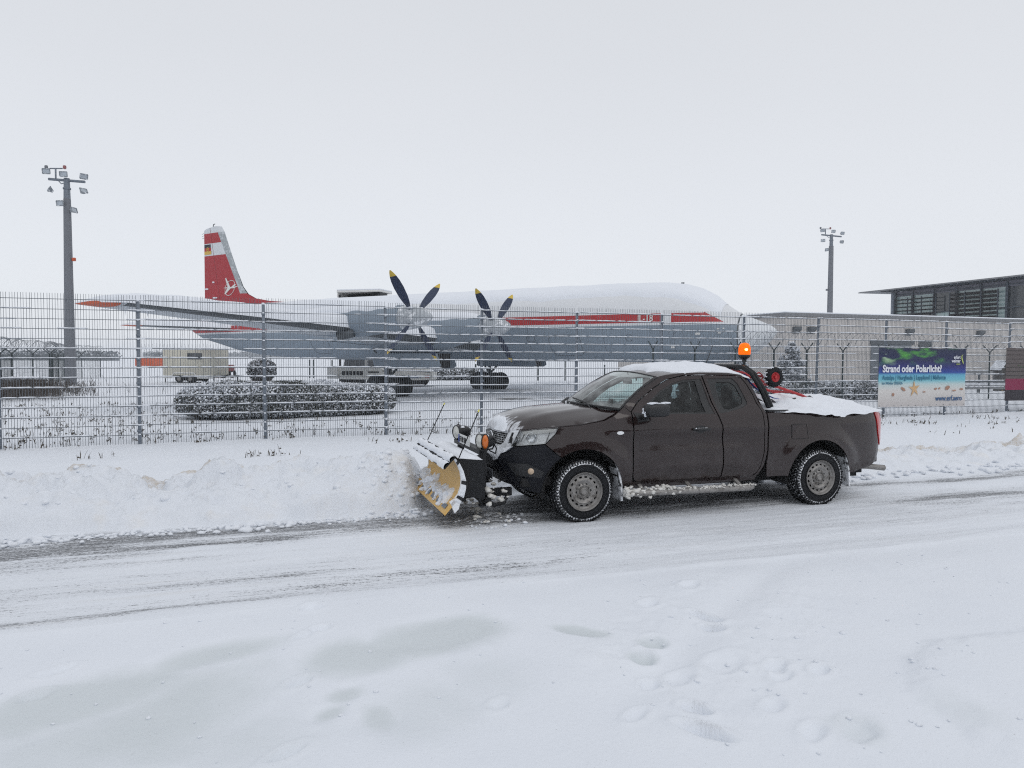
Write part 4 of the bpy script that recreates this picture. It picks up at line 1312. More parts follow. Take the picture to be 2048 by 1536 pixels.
for y in (Y0, Y1 - .045):
    e = MB()
    sec = ARC[:] + [(-1.60, .335), (-1.545, .215), (-1.50, .26)] + ARCO[::-1]
    e.prism(sec, lambda x, z, y=y: (x, y, z), lambda x, z, y=y: (x, y + .045, z))
    en = pb(e, 'end_plate', M['yellow_edge'], blade)
    if y == Y0:
        c = MB()
        for t0, t1 in ((.10, .17), (.52, .60), (.86, .93)):
            i0 = t0 * 6; i1 = t1 * 6
            def at(t, P=ARCO):
                k = min(5, int(t)); f = t - k
                return (P[k][0] + (P[k + 1][0] - P[k][0]) * f, P[k][1] + (P[k + 1][1] - P[k][1]) * f)
            def pi(t): return at(t, ARC)
            a, b, cc, d = at(i0), at(i1), pi(i1), pi(i0)
            c.add([(p[0], Y0 - .003, p[1]) for p in (a, b, cc, d)], [(0, 1, 2, 3)])
        pb(c, 'hazard_stripe', M['ink'], en)['kind'] = 'stuff'
        s_ = MB()
        for t0, t1 in ((.1, .62), (1.06, 3.08), (3.66, 5.12), (5.62, 5.98)):
            rings = []
            ns = int((t1 - t0) * 14) + 3
            for i in range(ns + 1):
                t = t0 + (t1 - t0) * i / ns
                a = at(t); b = pi(t)
                lo = .02 + .10 * float(fbm(t * 5, 1, 3, 61)); hi = .93 + .16 * float(fbm(t * 5, 6, 3, 63))
                k_ = min(1, 4 * math.sin(PI * i / ns))
                rings.append([(a[0] + (b[0] - a[0]) * (lo + (hi - lo) * k / 5), Y0 + .004 - .016 * k_ * math.sin(PI * k / 5) ** .6 * (1 + .5 * float(fbm(t * 4, k * .6, 3, 65))), a[1] + (b[1] - a[1]) * (lo + (hi - lo) * k / 5)) for k in range(6)])
            s_.loft(rings, closed=False, cap=False)
        pb(s_, 'frozen_snow', M['snow'], en, 60)['kind'] = 'stuff'
ce = MB()
ce.prism([(-1.555, .362), (-1.675, .215), (-1.655, .195), (-1.53, .335)], lambda x, z: (x, Y0 + .0, z), lambda x, z: (x, Y1, z))
cut = pb(ce, 'cutting_edge', M['yellow'], blade)
for k in range(6):
    wpl = MB()
    y = .12 + .29 * k
    c = Vector((-1.625, y, .277))
    wpl.box(c + Vector((-.004, 0, .004)), (.006, .17, .055), Matrix.Rotation(R(-51 + 90), 3, 'Y'))
    pb(wpl, 'wear_plate', M['zinc'], cut)
fl = MB()
fl.prism([(-1.548, .842), (-1.672, .712), (-1.662, .700), (-1.538, .828)], lambda x, z: (x, Y0 - .02, z), lambda x, z: (x, Y1 + .02, z))
fl.prism([(-1.548, .842), (-1.538, .828), (-1.48, .775), (-1.485, .79)], lambda x, z: (x, Y0 - .02, z), lambda x, z: (x, Y1 + .02, z))
flap = pb(fl, 'rubber_flap', M['rubber'], plw)
fs_ = MB()                                             # snow lying on the flap, split by a dark ragged line
def flap_pt(t, y, h): return (-1.548 - .124 * t - h * .72, y, .842 - .130 * t + h * .70)
for t0, t1, sd in ((.02, .50, 3), (.56, 1.02, 5)):
    ns, nt_ = 60, 7
    rings = []
    for i in range(ns + 1):
        y = Y0 - .015 + (Y1 - Y0 + .03) * i / ns
        a = t0 + .10 * float(fbm(y * 9, 0, 3, sd)); b = t1 + .09 * float(fbm(y * 11, 4, 3, sd + 1))
        rings.append([flap_pt(a + (b - a) * k / nt_, y, .022 * math.sin(PI * k / nt_) ** .6 * (1 + .4 * float(fbm(y * 7, k * .6, 3, sd + 2))) - (.002 if k in (0, nt_) else 0)) for k in range(nt_ + 1)])
    fs_.loft(rings, closed=False, cap=False)
pb(fs_, 'flap_snow', M['snow'], flap, True)['kind'] = 'stuff'
bs2 = MB()                                             # snow still clinging to the lower blade
def face_pt(t, y, h):
    P = ARC + [(-1.60, .305), (-1.66, .230)]
    k = min(len(P) - 2, int(t)); f = t - k
    return (P[k][0] + (P[k + 1][0] - P[k][0]) * f - h * .85, y, P[k][1] + (P[k + 1][1] - P[k][1]) * f + h * .35)
ns, nt_ = 130, 9
rings = []
for i in range(ns + 1):
    y = .12 + 1.62 * i / ns
    a = 5.5 - .7 * (y / 1.7) + 1.5 * float(fbm(y * 9, 2, 4, 45, .6)); b = 7.0 + 1.0 * float(fbm(y * 6, 7, 3, 47))
    if i in (0, ns): a = b - .1
    rings.append([face_pt(min(7.99, max(2.5, a + (b - a) * k / nt_)), y, .050 * math.sin(PI * k / nt_) ** .6 * max(.05, 1 + 1.5 * float(fbm(y * 11, k * .7, 4, 49))) - .002) for k in range(nt_ + 1)])
bs2.loft(rings, closed=False, cap=False)
for y in (.33, .62, .95, 1.22, 1.52):
    for j in range(4):
        chunk(bs2, face_pt(6.9 + .25 * j, y + rnd.uniform(-.05, .05), .008), rnd.uniform(.018, .036), j + int(y * 90))
pb(bs2, 'blade_snow', M['snow'], blade, 60)['kind'] = 'stuff'

hs_ = MB()
hs_.prism([(-1.50, .775), (-1.44, .785), (-1.17, .755), (-1.16, .32), (-1.40, .36), (-1.405, .55)], lambda x, z: (x, .14, z), lambda x, z: (x, 1.55, z))
house = pb(hs_, 'mounting_frame', M['frame'], plw)
tp_ = MB()
ns = 30
rings = []
for i in range(ns + 1):
    y = .15 + 1.39 * i / ns
    rings.append([(-1.47 + .29 * k / 6, y, .783 - .025 * k / 6 + .050 * math.sin(PI * k / 6) ** .6 * (1 + .4 * float(fbm(y * 4, k * .4, 3, 55))) * (0 if i in (0, ns) else 1)) for k in range(7)])
tp_.loft(rings, closed=False, cap=False)
pb(tp_, 'frame_snow', M['snow'], house, True)
for y, z0, z1 in ((.32, .20, .845), (1.32, .20, .80)):
    q = MB(); q.rbox((-1.14, y, (z0 + z1) / 2), (.075, .075, z1 - z0), .008)
    q.rbox((-1.15, y - .02, .615), (.10, .07, .10), .01); q.tube([(-1.20, y - .05, .65), (-1.20, y - .05, .58)], .012, 6)
    pb(q, 'post', M['frame'], plw, 40)
lb = MB()
lb.beam((-1.16, .22, .852), (-1.16, 1.40, .852), .10, .018); lb.beam((-1.20, .22, .835), (-1.20, 1.40, .835), .016, .05)
pb(lb, 'lamp_bracket', M['frame'], plw)
ar = MB()
for y in (.45, 1.35):
    ar.beam((-1.46, y, .33), (-.75, y, .33), .07, .09); ar.beam((-1.15, y, .24), (-.85, y, .36), .06, .05)
ar.tube([(-1.40, .9, .42), (-1.18, .9, .62)], .035, 10); ar.tube([(-1.18, .9, .62), (-.95, .9, .72)], .022, 10)
ar.beam((-1.40, .2, .33), (-1.40, 1.6, .33), .08, .08); ar.beam((-1.10, .2, .26), (-1.10, 1.6, .26), .07, .07)
ar.tube([(-1.12, .26, .30), (-1.02, .24, .22), (-.90, .26, .24), (-.84, .30, .32)], .024, 8)
pb(ar, 'push_frame', M['frame'], plw, 50)
hz_ = MB()
hz_.tube([(-1.10, .30, .93), (-1.02, .30, .985), (-.96, .38, .93), (-.98, .45, .84), (-1.10, .42, .83)], .010, 6)
hz_.tube([(-1.06, .30, .84), (-.98, .33, .80), (-.93, .45, .84), (-.96, .52, .93), (-1.06, .5, .95)], .008, 6)
pb(hz_, 'cable', M['rubber'], plw, 60)
as_ = MB()
for i in range(70):
    c = (rnd.uniform(-1.30, -.80), rnd.uniform(.10, 1.4), rnd.uniform(.22, .42) if i % 4 else rnd.uniform(.02, .08))
    r_ = rnd.uniform(.014, .050)
    chunk(as_, c, r_ * .75, i)
pb(as_, 'frame_slush', M['snow_dirty'], plw, 60)['kind'] = 'stuff'
def work_lamp(y, x, z, near):
    T = Matrix.Translation((x, y, z)) @ Matrix.Rotation(R(16), 4, 'Z') @ Matrix.Rotation(R(-90), 4, 'Y')
    h = MB()
    h.lathe([(0, -.185), (.055, -.182), (.078, -.13), (.086, -.03), (.090, .004), (.086, .010), (.080, .004)], T, 28)
    h.tube([(x + .05, y, z - .07), (x + .03, y, .86)], .016, 8)
    lamp = pb(h, 'work_lamp', M['black'], plw, 40)
    l = MB(); l.lathe([(.080, .002), (.050, .012), (0, .016)], T, 28)
    pb(l, 'lamp_lens', M['lamp_face'], lamp, 50)
    i = MB()
    sg = -1 if near else 1
    rings = []
    for r_, d in ((1.0, .0), (.92, .012), (.6, .020), (.05, .022)):
        rings.append([(x + .045 + .038 * r_ * math.cos(a), y + sg * (.070 + d), z + .082 * r_ * math.sin(a)) for a in [2 * PI * k / 20 for k in range(20)]])
    i.loft(rings)
    i.tube([(x + .045 + .044 * math.cos(a), y + sg * .072, z + .090 * math.sin(a)) for a in [2 * PI * k / 24 for k in range(24)]], .007, 6, closed=True, m=1)
    pb(i, 'indicator', [M['amber'], M['black']], lamp, 50)
    c = MB()
    for k in range(7):
        a = R(60 + 10 * k)
        c.rbox((x + .06, y + .066 * math.cos(a), z + .066 * math.sin(a) + .004), (.08, .025, .014), .006)
    pb(c, 'lamp_snow', M['snow'], lamp, 60)['kind'] = 'stuff'
M['lamp_face'] = mat('fluted_lamp_glass', (.62, .62, .58), .22, metal=.25, var=.12, vs=30, coat=.6, bump=.3, bs=120)
work_lamp(.345, -1.165, .945, True)
work_lamp(1.30, -1.205, .955, False)
pm = MB(); pm.rbox((-1.215, .86, .905), (.010, .52, .112), .004)
pl2 = pb(pm, 'licence_plate', M['plate'], plw, 40)
q = MB(); q.box((-1.2215, 1.095, .905), (.003, .042, .100)); pb(q, 'country_strip', M['eu_blue'], pl2)
o = text_mesh('EF NP 609', .096, 'plate_number', M['ink'], pl2, Matrix.Translation((-1.2225 - PO.x, 1.065 - PO.y, .871)) @ FRONT, .001, 'LEFT', .0015, .76)
for base, tip in (((-1.50, .02, .79), (-1.262, .02, 1.335)), ((-1.49, 1.74, .80), (-1.255, 1.74, 1.30))):
    g = MB(); b_, t_ = Vector(base), Vector(tip)
    g.tube([b_, b_.lerp(t_, .96)], .0062, 6); g.tube([b_.lerp(t_, .95), t_], .0085, 6, m=1)
    pb(g, 'marker_rod', [M['rubber'], mat('rod_tip_yellow', (.72, .66, .10), .5)], plw)

# ------------------------------------------------------------------ sack truck and strap lying on the bed
SO = Vector((2.92, .95, 1.25))
def tw(p): return tuple(Vector(W_TRUCK) + Vector((p[0] * DX - p[1] * DY, p[0] * DY + p[1] * DX, p[2])))
sk = thing('hand_truck', 'red hand truck with black pneumatic wheels lying wheels-up on the snowy truck bed', 'hand truck', tw(SO), TH)
def sb_(mb, name, mt, parent, smooth=None):
    mb.v = [(x - SO.x, y - SO.y, z - SO.z) for x, y, z in mb.v]
    return mb.build(name, mt, parent, smooth)
f = MB()
for y in (.62, 1.12):
    f.tube([(2.44, y, 1.73), (2.56, y, 1.72), (2.70, y, 1.66), (3.0, y, 1.56), (3.56, y, 1.395), (3.72, y + (.12 if y < .9 else -.12), 1.36)], .019, 10)
f.tube([(3.72, .74, 1.36), (3.72, 1.0, 1.36)], .019, 10)
for x, z in ((2.52, 1.72), (2.74, 1.645), (3.05, 1.545), (3.4, 1.44)):
    f.tube([(x, .62, z), (x, 1.12, z)], .014, 8)
f.tube([(2.92, .42, 1.66), (2.92, 1.32, 1.66)], .012, 8)
for y in (.62, 1.12):
    f.tube([(2.60, y, 1.71), (2.92, y, 1.66), (2.86, y, 1.61)], .012, 8); f.tube([(2.70, y, 1.66), (2.80, y - .05, 1.72), (2.92, y, 1.66)], .010, 6)
f.box((2.44, .87, 1.66), (.012, .46, .20))
sb_(f, 'frame', M['red'], sk, 50)
for y, sg in ((.42, -1), (1.32, 1)):
    T = Matrix.Translation((2.92, y, 1.66)) @ Matrix.Rotation(R(90), 4, 'X')
    w = MB()
    w.lathe([(.066, -.036), (.085, -.046), (.112, -.040), (.126, -.022), (.130, 0), (.126, .022), (.112, .040), (.085, .046), (.066, .036)], T, 36)
    for k in range(24):
        a = 2 * PI * k / 24
        for h in (-.016, .016):
            b = len(w.v); w.box(Vector((.1285 * math.cos(a + h * 6), .1285 * math.sin(a + h * 6), h)), (.008, .018, .024), Matrix.Rotation(a, 3, 'Z'))
            w.v[b:] = [tuple(T @ Vector(p)) for p in w.v[b:]]
    ty_ = sb_(w, 'wheel', M['rubber'], sk, 40)
    h = MB(); h.lathe([(.066, .036), (.062, .040), (.052, .030), (.040, .022), (.022, .024), (.020, .050), (.010, .052), (0, .052)], T, 24)
    h.lathe([(.066, -.036), (.052, -.030), (.022, -.024), (.020, -.050), (0, -.052)], T, 24)
    for k in range(5):
        a = 2 * PI * k / 5
        b = len(h.v); h.box(Vector((.040 * math.cos(a), .040 * math.sin(a), .026)), (.014, .010, .006), Matrix.Rotation(a, 3, 'Z'))
        h.v[b:] = [tuple(T @ Vector(p)) for p in h.v[b:]]
    sb_(h, 'hub', M['red'], ty_, 40)
    if y < .9:
        c = MB()
        for k in range(16):
            a = R(rnd.uniform(95, 215))
            p = T @ Vector((.132 * math.cos(a), .132 * math.sin(a), rnd.uniform(-.035, .02)))
            c.rbox(p, (.022, .03, .018), .007)
        sb_(c, 'wheel_snow', M['snow'], ty_, 60)['kind'] = 'stuff'
M['blue'] = mat('blue_webbing', (.012, .05, .28), .8, bump=.3, bs=150)
so = tw((2.62, .45, 1.3))
sp_ = MB()
pts = [(2.50, .46, 1.70), (2.56, .44, 1.60), (2.66, .42, 1.505), (2.80, .41, 1.43), (2.93, .40, 1.375), (3.0, .40, 1.365)]
rings = [[(x, y - .0, z + .006), (x, y + .05, z + .006), (x, y + .05, z), (x, y, z)] for x, y, z in pts]
sp_.loft([[Vector(p) - Vector((2.62, .45, 1.3)) for p in r_] for r_ in rings])
st = sp_.build('lashing_strap', M['blue'], None)
st.location = so; st.rotation_euler = (0, 0, TH)
tag(st, 'blue lashing strap running from the roll bar down into the bed snow', 'strap')
# ------------------------------------------------------------------ double-rod mesh fence along the road (local x along it, y away from the camera)
FV = 16.66
FO = uvz(-2.71, FV, 0)
fence = thing('mesh_fence', 'grey double-rod mesh fence with snowy rails between road and aircraft', 'fence', FO, TH)
PT = [-4.98, -2.49, 0.0, 2.49, 5.16, 7.43, 9.93, 12.36, 14.90, 17.36, 19.84, 22.25, 24.86, 27.35, 29.85, 32.35]
ZT = 3.03
pm = MB(); pm.rbox((0, 0, 1.40), (.068, .042, 3.24), .006)
for k in range(6): pm.rbox((0, -.026, .32 + .5 * k), (.085, .030, .045), .006)
post_me = pm.mesh('post', [M['zinc']], 40)
cm = MB(); cm.rbox((0, 0, 3.045), (.075, .055, .05), .022, 3)
for k in range(15):
    cm.rbox((0, -.028, ZT - .2 * k + .012), (.05, .03, .03), .012)
cap_me = cm.mesh('post_snow', [M['snow']], 60)
for i, t in enumerate(PT):
    p = obj_from(post_me, 'post', fence, (t + ([0, -.02, 0, .01, 0, .03, .01, .02, .03, .04, .05, .03] + [.05] * 8)[i], .03, 0), (0, R(([0, 0, 0, -.5, -.4, .2, .5, .3, .4, 1.2, .9, .3, 1.0] + [.5] * 8)[i]), 0))
    obj_from(cap_me, 'post_snow', p)
# snow riding on the rods, in broken runs
def rail_mesh(L, seed):
    mb = MB()
    for y in (-.011, .011):
        mb.tube([(.02, y, 0), (L - .02, y, 0)], .0065, 6)
    return mb.mesh('rail', [M['wire']])
def rail_snow(L, seed, dens):
    g = random.Random(seed); mb = MB(); x = .03
    while x < L - .05:
        w = g.uniform(.12, .75)
        if g.random() < dens:
            n = max(2, int(w / .05)); h = g.uniform(.016, .026)
            pts = [(x + w * i / n, g.uniform(-.004, .004), .006 + h * .5 + g.uniform(-.003, .003)) for i in range(n + 1)]
            mb.tube(pts, [h * .25] + [h * .62 * g.uniform(.75, 1.2) for _ in range(n - 1)] + [h * .25], 5)
        x += w + g.uniform(.0, .035)
    return mb.mesh('rail_snow', [M['snow']], True)
_rs = [rail_snow(2.4, s_, .97) for s_ in range(6)]
_rs_thin = [rail_snow(2.4, 40 + s_, .35) for s_ in range(4)]
sag = [(rnd.gauss(0, .012), rnd.gauss(0, .14), rnd.gauss(0, .008)) for _ in PT]       # each panel hangs a little differently
for i in range(len(PT) - 1):
    L = PT[i + 1] - PT[i]
    rme = rail_mesh(L, i)
    for k in range(15):
        z = ZT - .2 * k
        r_ = obj_from(rme, 'rail', fence, (PT[i], sag[i][2], z + sag[i][0]), (0, R(sag[i][1] + rnd.gauss(0, .05)), 0))
        pool = _rs_thin if (k < 2 and i < 5) or (i < 2 and k < 5) or k > 12 else _rs
        s_ = obj_from(rnd.choice(pool), 'rail_snow', r_); s_['kind'] = 'stuff'
        s_.scale = (L / 2.4, 1, 1)
wm = MB(); wm.tube([(0, 0, .02), (0, 0, 3.15)], .0041, 5); wire_me = wm.mesh('wire', [M['wire']], True)
far_w = MB()
for i in range(len(PT) - 1):
    n = int(round((PT[i + 1] - PT[i]) / .05))
    for k in range(1, n):
        x = PT[i] + (PT[i + 1] - PT[i]) * k / n
        if i < 6:
            obj_from(wire_me, 'wire', fence, (x, sag[i][2], sag[i][0]), (R(rnd.gauss(0, .05)), R(rnd.gauss(0, .10)), 0))
        else:
            far_w.tube([(x, 0, .02), (x + rnd.gauss(0, .004), 0, 3.15)], .0041, 5)
o = far_w.build('wire', [M['wire']], fence, True, fix=False); o['kind'] = 'stuff'

# banners hung on its road side
def banner_mat():
    m, nt, b = _nodes('printed_banner')
    tc = _pos(nt); sx = nt.nodes.new('ShaderNodeSeparateXYZ'); nt.links.new(tc, sx.inputs[0])
    cr = nt.nodes.new('ShaderNodeValToRGB')
    mr = nt.nodes.new('ShaderNodeMapRange'); nt.links.new(sx.outputs['Z'], mr.inputs['Value'])
    mr.inputs['From Min'].default_value = 0; mr.inputs['From Max'].default_value = 1.73
    nt.links.new(mr.outputs['Result'], cr.inputs['Fac'])
    el = cr.color_ramp.elements
    stops = [(0, (.50, .47, .46)), (.28, (.62, .60, .58)), (.38, (.50, .60, .60)), (.45, (.18, .48, .56)), (.545, (.12, .38, .54)), (.585, (.02, .06, .30)), (.68, (.018, .022, .16)), (.80, (.012, .016, .075)), (1.0, (.012, .020, .055))]
    el[0].position, el[0].color = 0, (*stops[0][1], 1); el[1].position, el[1].color = 1, (*stops[-1][1], 1)
    for p, c in stops[1:-1]:
        e = el.new(p); e.color = (*c, 1)
    col = cr.outputs['Color']
    # green curtains of northern light, leaning to the left
    mp = nt.nodes.new('ShaderNodeMapping'); mp.inputs['Rotation'].default_value = (0, R(38), 0); mp.inputs['Scale'].default_value = (.9, 1, 2.2)
    nt.links.new(nt.nodes.new('ShaderNodeTexCoord').outputs['Object'], mp.inputs['Vector'])
    n = _ramp(nt, _noise(nt, mp.outputs['Vector'], 1.3, 3, .5), .50, .66)
    up = _ramp(nt, sx.outputs['Z'], 1.15, 1.55)
    lf = _math(nt, 'SUBTRACT', 1.0, _ramp(nt, sx.outputs['X'], 2.3, 3.3))
    col = _mix(nt, _math(nt, 'MULTIPLY', _math(nt, 'MULTIPLY', n, up), lf), col, (.07, .30, .05))
    blob = _noise(nt, mp.outputs['Vector'], 2.6, 2, .4)
    b2 = _math(nt, 'MULTIPLY', _ramp(nt, blob, .52, .68), _math(nt, 'MULTIPLY', up, _math(nt, 'SUBTRACT', 1.0, _ramp(nt, sx.outputs['X'], .35, .9))))
    col = _mix(nt, b2, col, (.42, .58, .38))
    sand = _math(nt, 'MULTIPLY', _ramp(nt, _noise(nt, tc, 14, 5, .7), .62, .72), _math(nt, 'MULTIPLY', _math(nt, 'SUBTRACT', 1.0, _ramp(nt, sx.outputs['Z'], .55, .66)), _ramp(nt, sx.outputs['Z'], .3, .45)))
    col = _mix(nt, _math(nt, 'MULTIPLY', sand, .5), col, (.30, .21, .15))
    nt.links.new(col, b.inputs['Base Color']); b.inputs['Roughness'].default_value = .55
    return m
BO = uvz(16.90, FV - .045, .47)
ban = thing('banner', 'travel banner with northern lights above a beach, headed Strand oder Polarlicht?', 'banner', BO, TH)
BW, BH = 3.42, 1.74
def cloth(w, h, n=28, m=9, amp=.008, seed=3):
    mb = MB()
    for y in (0, .004):
        mb.loft([[(w * i / n, y + amp * float(fbm(i * .35, j * .3, 3, seed)), h * j / m + .01 * math.sin(i * .9) * (j == m) - (.02 * (i / n) if j == 0 else 0)) for i in range(n + 1)] for j in range(m + 1)], closed=False, cap=False)
    return mb
cloth(BW, BH).build('print', banner_mat(), ban, True, fix=False)
ey = MB()
for i in range(13):
    for z in (.03, BH - .03):
        ey.tube([(.05 + (BW - .1) * i / 12, -.012, z), (.05 + (BW - .1) * i / 12, .02, z)], .011, 8)
o = ey.build('eyelet', M['zinc'], ban); o['kind'] = 'stuff'
M['print_white'] = mat('white_print', (.72, .74, .80), .55, var=.02)
M['print_blue'] = mat('blue_print', (.03, .10, .24), .55, var=.02)
M['print_teal'] = mat('teal_print', (.03, .17, .27), .55, var=.02)
M['print_lime'] = mat('lime_print', (.42, .50, .14), .55, var=.02)
BF = Matrix(((1, 0, 0, 0), (0, 0, -1, 0), (0, 1, 0, 0), (0, 0, 0, 1)))
def btxt(s_, x, z, size, mt, name, bold=0, sx=.8, al='LEFT', par=ban):
    return text_mesh(s_, size, name, mt, par, Matrix.Translation((x, -.018, z)) @ BF, .002, al, bold, sx)
btxt('Strand oder Polarlicht?', .13, 1.035, .295, M['print_white'], 'headline', .010, .84)
btxt('Antalya | Hurghada | Lappland | Mallorca', .13, .805, .185, M['print_teal'], 'destinations', .002, .815)
btxt('im Winter 2025/26', .13, .665, .115, M['print_teal'], 'season', .001, .86)
btxt('www.erf.aero', 3.28, .155, .225, M['print_blue'], 'web_address', .003, .86, 'RIGHT')
btxt('erfurt', 3.17, 1.435, .145, M['print_white'], 'airport_name', .003, .80, 'RIGHT')
btxt('weimar', 3.17, 1.325, .145, M['print_white'], 'airport_name', .003, .80, 'RIGHT')
btxt('airport', 3.17, 1.255, .07, M['print_lime'], 'airport_name', .001, .80, 'RIGHT')
lg = MB()
lp_ = [(3.30, 1.565), (3.245, 1.555), (3.225, 1.49), (3.25, 1.40), (3.285, 1.32), (3.29, 1.27)]
wd = [.008, .014, .020, .026, .022, .006]
for i in range(len(lp_) - 1):
    (x0, z0), (x1, z1) = lp_[i], lp_[i + 1]
    lg.add([(x0 - wd[i], -.018, z0), (x0 + wd[i], -.018, z0), (x1 + wd[i + 1], -.018, z1), (x1 - wd[i + 1], -.018, z1)], [(0, 1, 2, 3)])
lg.build('airport_logo', M['print_lime'], ban)
sf = MB()
def starf(cx, cz, r0, r1, ang, n=5):
    pts = []
    for k in range(n * 2):
        a = ang + PI * k / n; r_ = r1 if k % 2 else r0 * (1 if k not in (4,) else 1.1)
        pts.append((cx + r_ * math.cos(a), -.017, cz + r_ * math.sin(a) * 1.1))
    sf.add([(cx, -.019, cz)] + pts, [(0, 1 + k, 1 + (k + 1) % (n * 2)) for k in range(n * 2)])
starf(1.36, .53, .23, .075, R(95))
sf.build('starfish', mat('starfish_print', (.58, .38, .20), .6, var=.25, vs=25), ban)
shl = MB()
for x, z, w_, h_, a in ((.93, .52, .10, .045, -.5), (2.68, .545, .10, .06, .4), (.55, .36, .05, .05, 0), (2.20, .52, .06, .03, .2), (3.25, .50, .07, .03, 0), (2.95, .46, .09, .02, .1), (1.75, .43, .06, .02, 0), (2.35, .53, .05, .025, .5)):
    pts = [(x + w_ * math.cos(t) * math.cos(a) - h_ * math.sin(t) * math.sin(a), -.017, z + w_ * math.cos(t) * math.sin(a) + h_ * math.sin(t) * math.cos(a)) for t in [2 * PI * i / 10 for i in range(10)]]
    shl.add(pts, [tuple(range(10))])
o = shl.build('sea_shell', mat('shell_print', (.36, .20, .14), .6, var=.45, vs=14), ban); o['kind'] = 'stuff'
def plank_mat():
    m, nt, b = _nodes('printed_planks')
    tc = _pos(nt); sx = nt.nodes.new('ShaderNodeSeparateXYZ'); nt.links.new(tc, sx.inputs[0])
    z = sx.outputs['Z']
    w = _math(nt, 'FRACT', _math(nt, 'MULTIPLY', z, 7.6))
    gap = _math(nt, 'LESS_THAN', w, .14)
    g = _noise(nt, _pos(nt, 'Object', (1.2, 1, 18)), 2.5, 6, .7)
    c = _mix(nt, g, (.050, .042, .045), (.14, .115, .11))
    c = _mix(nt, gap, c, (.012, .010, .011))
    red = _math(nt, 'LESS_THAN', z, .70)
    c = _mix(nt, red, c, (.20, .012, .055))
    c = _mix(nt, _math(nt, 'LESS_THAN', z, .34), c, (.022, .018, .026))
    nt.links.new(c, b.inputs['Base Color']); b.inputs['Roughness'].default_value = .6
    return m
ban2 = thing('banner', 'dark banner printed with wooden planks over a crimson band, by the last post', 'banner', uvz(22.02, FV - .045, .58), TH)
cloth(3.4, 1.68, seed=9).build('print', plank_mat(), ban2, True, fix=False)
cy = MB()
for i in range(26):
    x, z = .88 + rnd.gauss(0, .17), 1.08 + rnd.gauss(0, .035)
    cy.add([(x, -.018, z), (x + .05, -.018, z + .012), (x + .02, -.018, z + .035)], [(0, 1, 2)])
o = cy.build('printed_sprig', mat('green_print', (.03, .13, .03), .6), ban2); o['kind'] = 'stuff'

# ------------------------------------------------------------------ turboprop airliner on display (local x forward, y to port, z up)
air = thing('airliner', 'four-engined propeller airliner, grey below and red striped, deep in snow', 'airplane', (1.5, 35.3, 0), R(-30))
def fus_mat():
    m, nt, b = _nodes('airliner_livery')
    tc = _pos(nt); sx = nt.nodes.new('ShaderNodeSeparateXYZ'); nt.links.new(tc, sx.inputs[0])
    X, Z = sx.outputs['X'], sx.outputs['Z']
    n = _noise(nt, tc, 1.3, 5, .6)
    st = _noise(nt, _pos(nt, 'Object', (1.2, 1.2, .18)), 3.0, 5, .6)
    grey = _mix(nt, n, (.215, .268, .325), (.255, .308, .365))
    grey = _mix(nt, _math(nt, 'MULTIPLY', _ramp(nt, st, .5, .8), .35), grey, (.15, .19, .235))
    white = _mix(nt, n, (.66, .68, .70), (.74, .75, .77))
    red = _mix(nt, n, (.36, .012, .016), (.45, .018, .022))
    gt = lambda a, v: _math(nt, 'GREATER_THAN', a, v)
    lt = lambda a, v: _math(nt, 'LESS_THAN', a, v)
    c = _mix(nt, gt(Z, 3.29), grey, white)
    band = _math(nt, 'MULTIPLY', gt(Z, 3.40), lt(Z, 3.79))
    band = _math(nt, 'MULTIPLY', band, lt(X, 8.35))
    band = _math(nt, 'MULTIPLY', band, _math(nt, 'SUBTRACT', 1.0, _math(nt, 'MULTIPLY', gt(X, 6.62), lt(X, 7.0))))
    tail = _math(nt, 'MULTIPLY', _math(nt, 'MULTIPLY', gt(Z, 3.40), lt(Z, _math(nt, 'MULTIPLY_ADD', X, -.55, 8.40))), gt(X, 8.3)) 
    band = _math(nt, 'MAXIMUM', band, tail)
    c = _mix(nt, band, c, red)
    c = _mix(nt, gt(X, 9.62), c, (.74, .77, .80))
    c = _mix(nt, _math(nt, 'MULTIPLY', gt(X, 9.58), lt(X, 9.64)), c, (.08, .09, .10))
    fr_ = _ramp(nt, _noise(nt, tc, 5, 6, .7), .60, .66)
    up = _ramp(nt, Z, 3.5, 4.6)
    c = _mix(nt, _math(nt, 'MULTIPLY', fr_, up), c, (.82, .84, .87))
    nt.links.new(c, b.inputs['Base Color']); b.inputs['Roughness'].default_value = .48
    return m
M['livery'] = fus_mat()
M['plane_grey'] = mat('aircraft_grey', (.225, .275, .33), .45, var=.10, vs=1.6, dirt=((.15, .18, .215), 1.4, .55, .95))
M['wing_grey'] = mat('wing_light_grey', (.47, .51, .55), .45, var=.06, vs=.8, dirt=((.37, .41, .45), .7, .55, .95))
M['plane_light'] = mat('aircraft_light_grey', (.40, .43, .46), .5, var=.1, vs=2, frost=(4.5, .52, .6))
M['plane_dark'] = mat('aircraft_dark_grey', (.075, .085, .095), .6, var=.2, vs=4)
M['navy'] = mat('propeller_navy', (.010, .022, .060), .5, var=.15, vs=3)
M['prop_yellow'] = mat('propeller_yellow', (.62, .44, .06), .5)
M['bare'] = mat('bare_metal', (.55, .56, .58), .3, metal=.8, var=.1)
M['tyre'] = mat('aircraft_tyre', (.013, .014, .016), .75)
FS = [(-27.0, 3.80, .06, .05), (-26.6, 3.85, .38, .25), (-25.5, 3.86, .86, .55), (-24, 3.78, 1.08, .82), (-22, 3.62, 1.36, 1.15), (-20, 3.53, 1.55, 1.40), (-18, 3.48, 1.64, 1.58), (-16, 3.46, 1.71, 1.68), (-13, 3.45, 1.74, 1.74)]
FS += [(x, 3.45, 1.75, 1.75) for x in (-10, -7, -4, -1, 2, 4)]
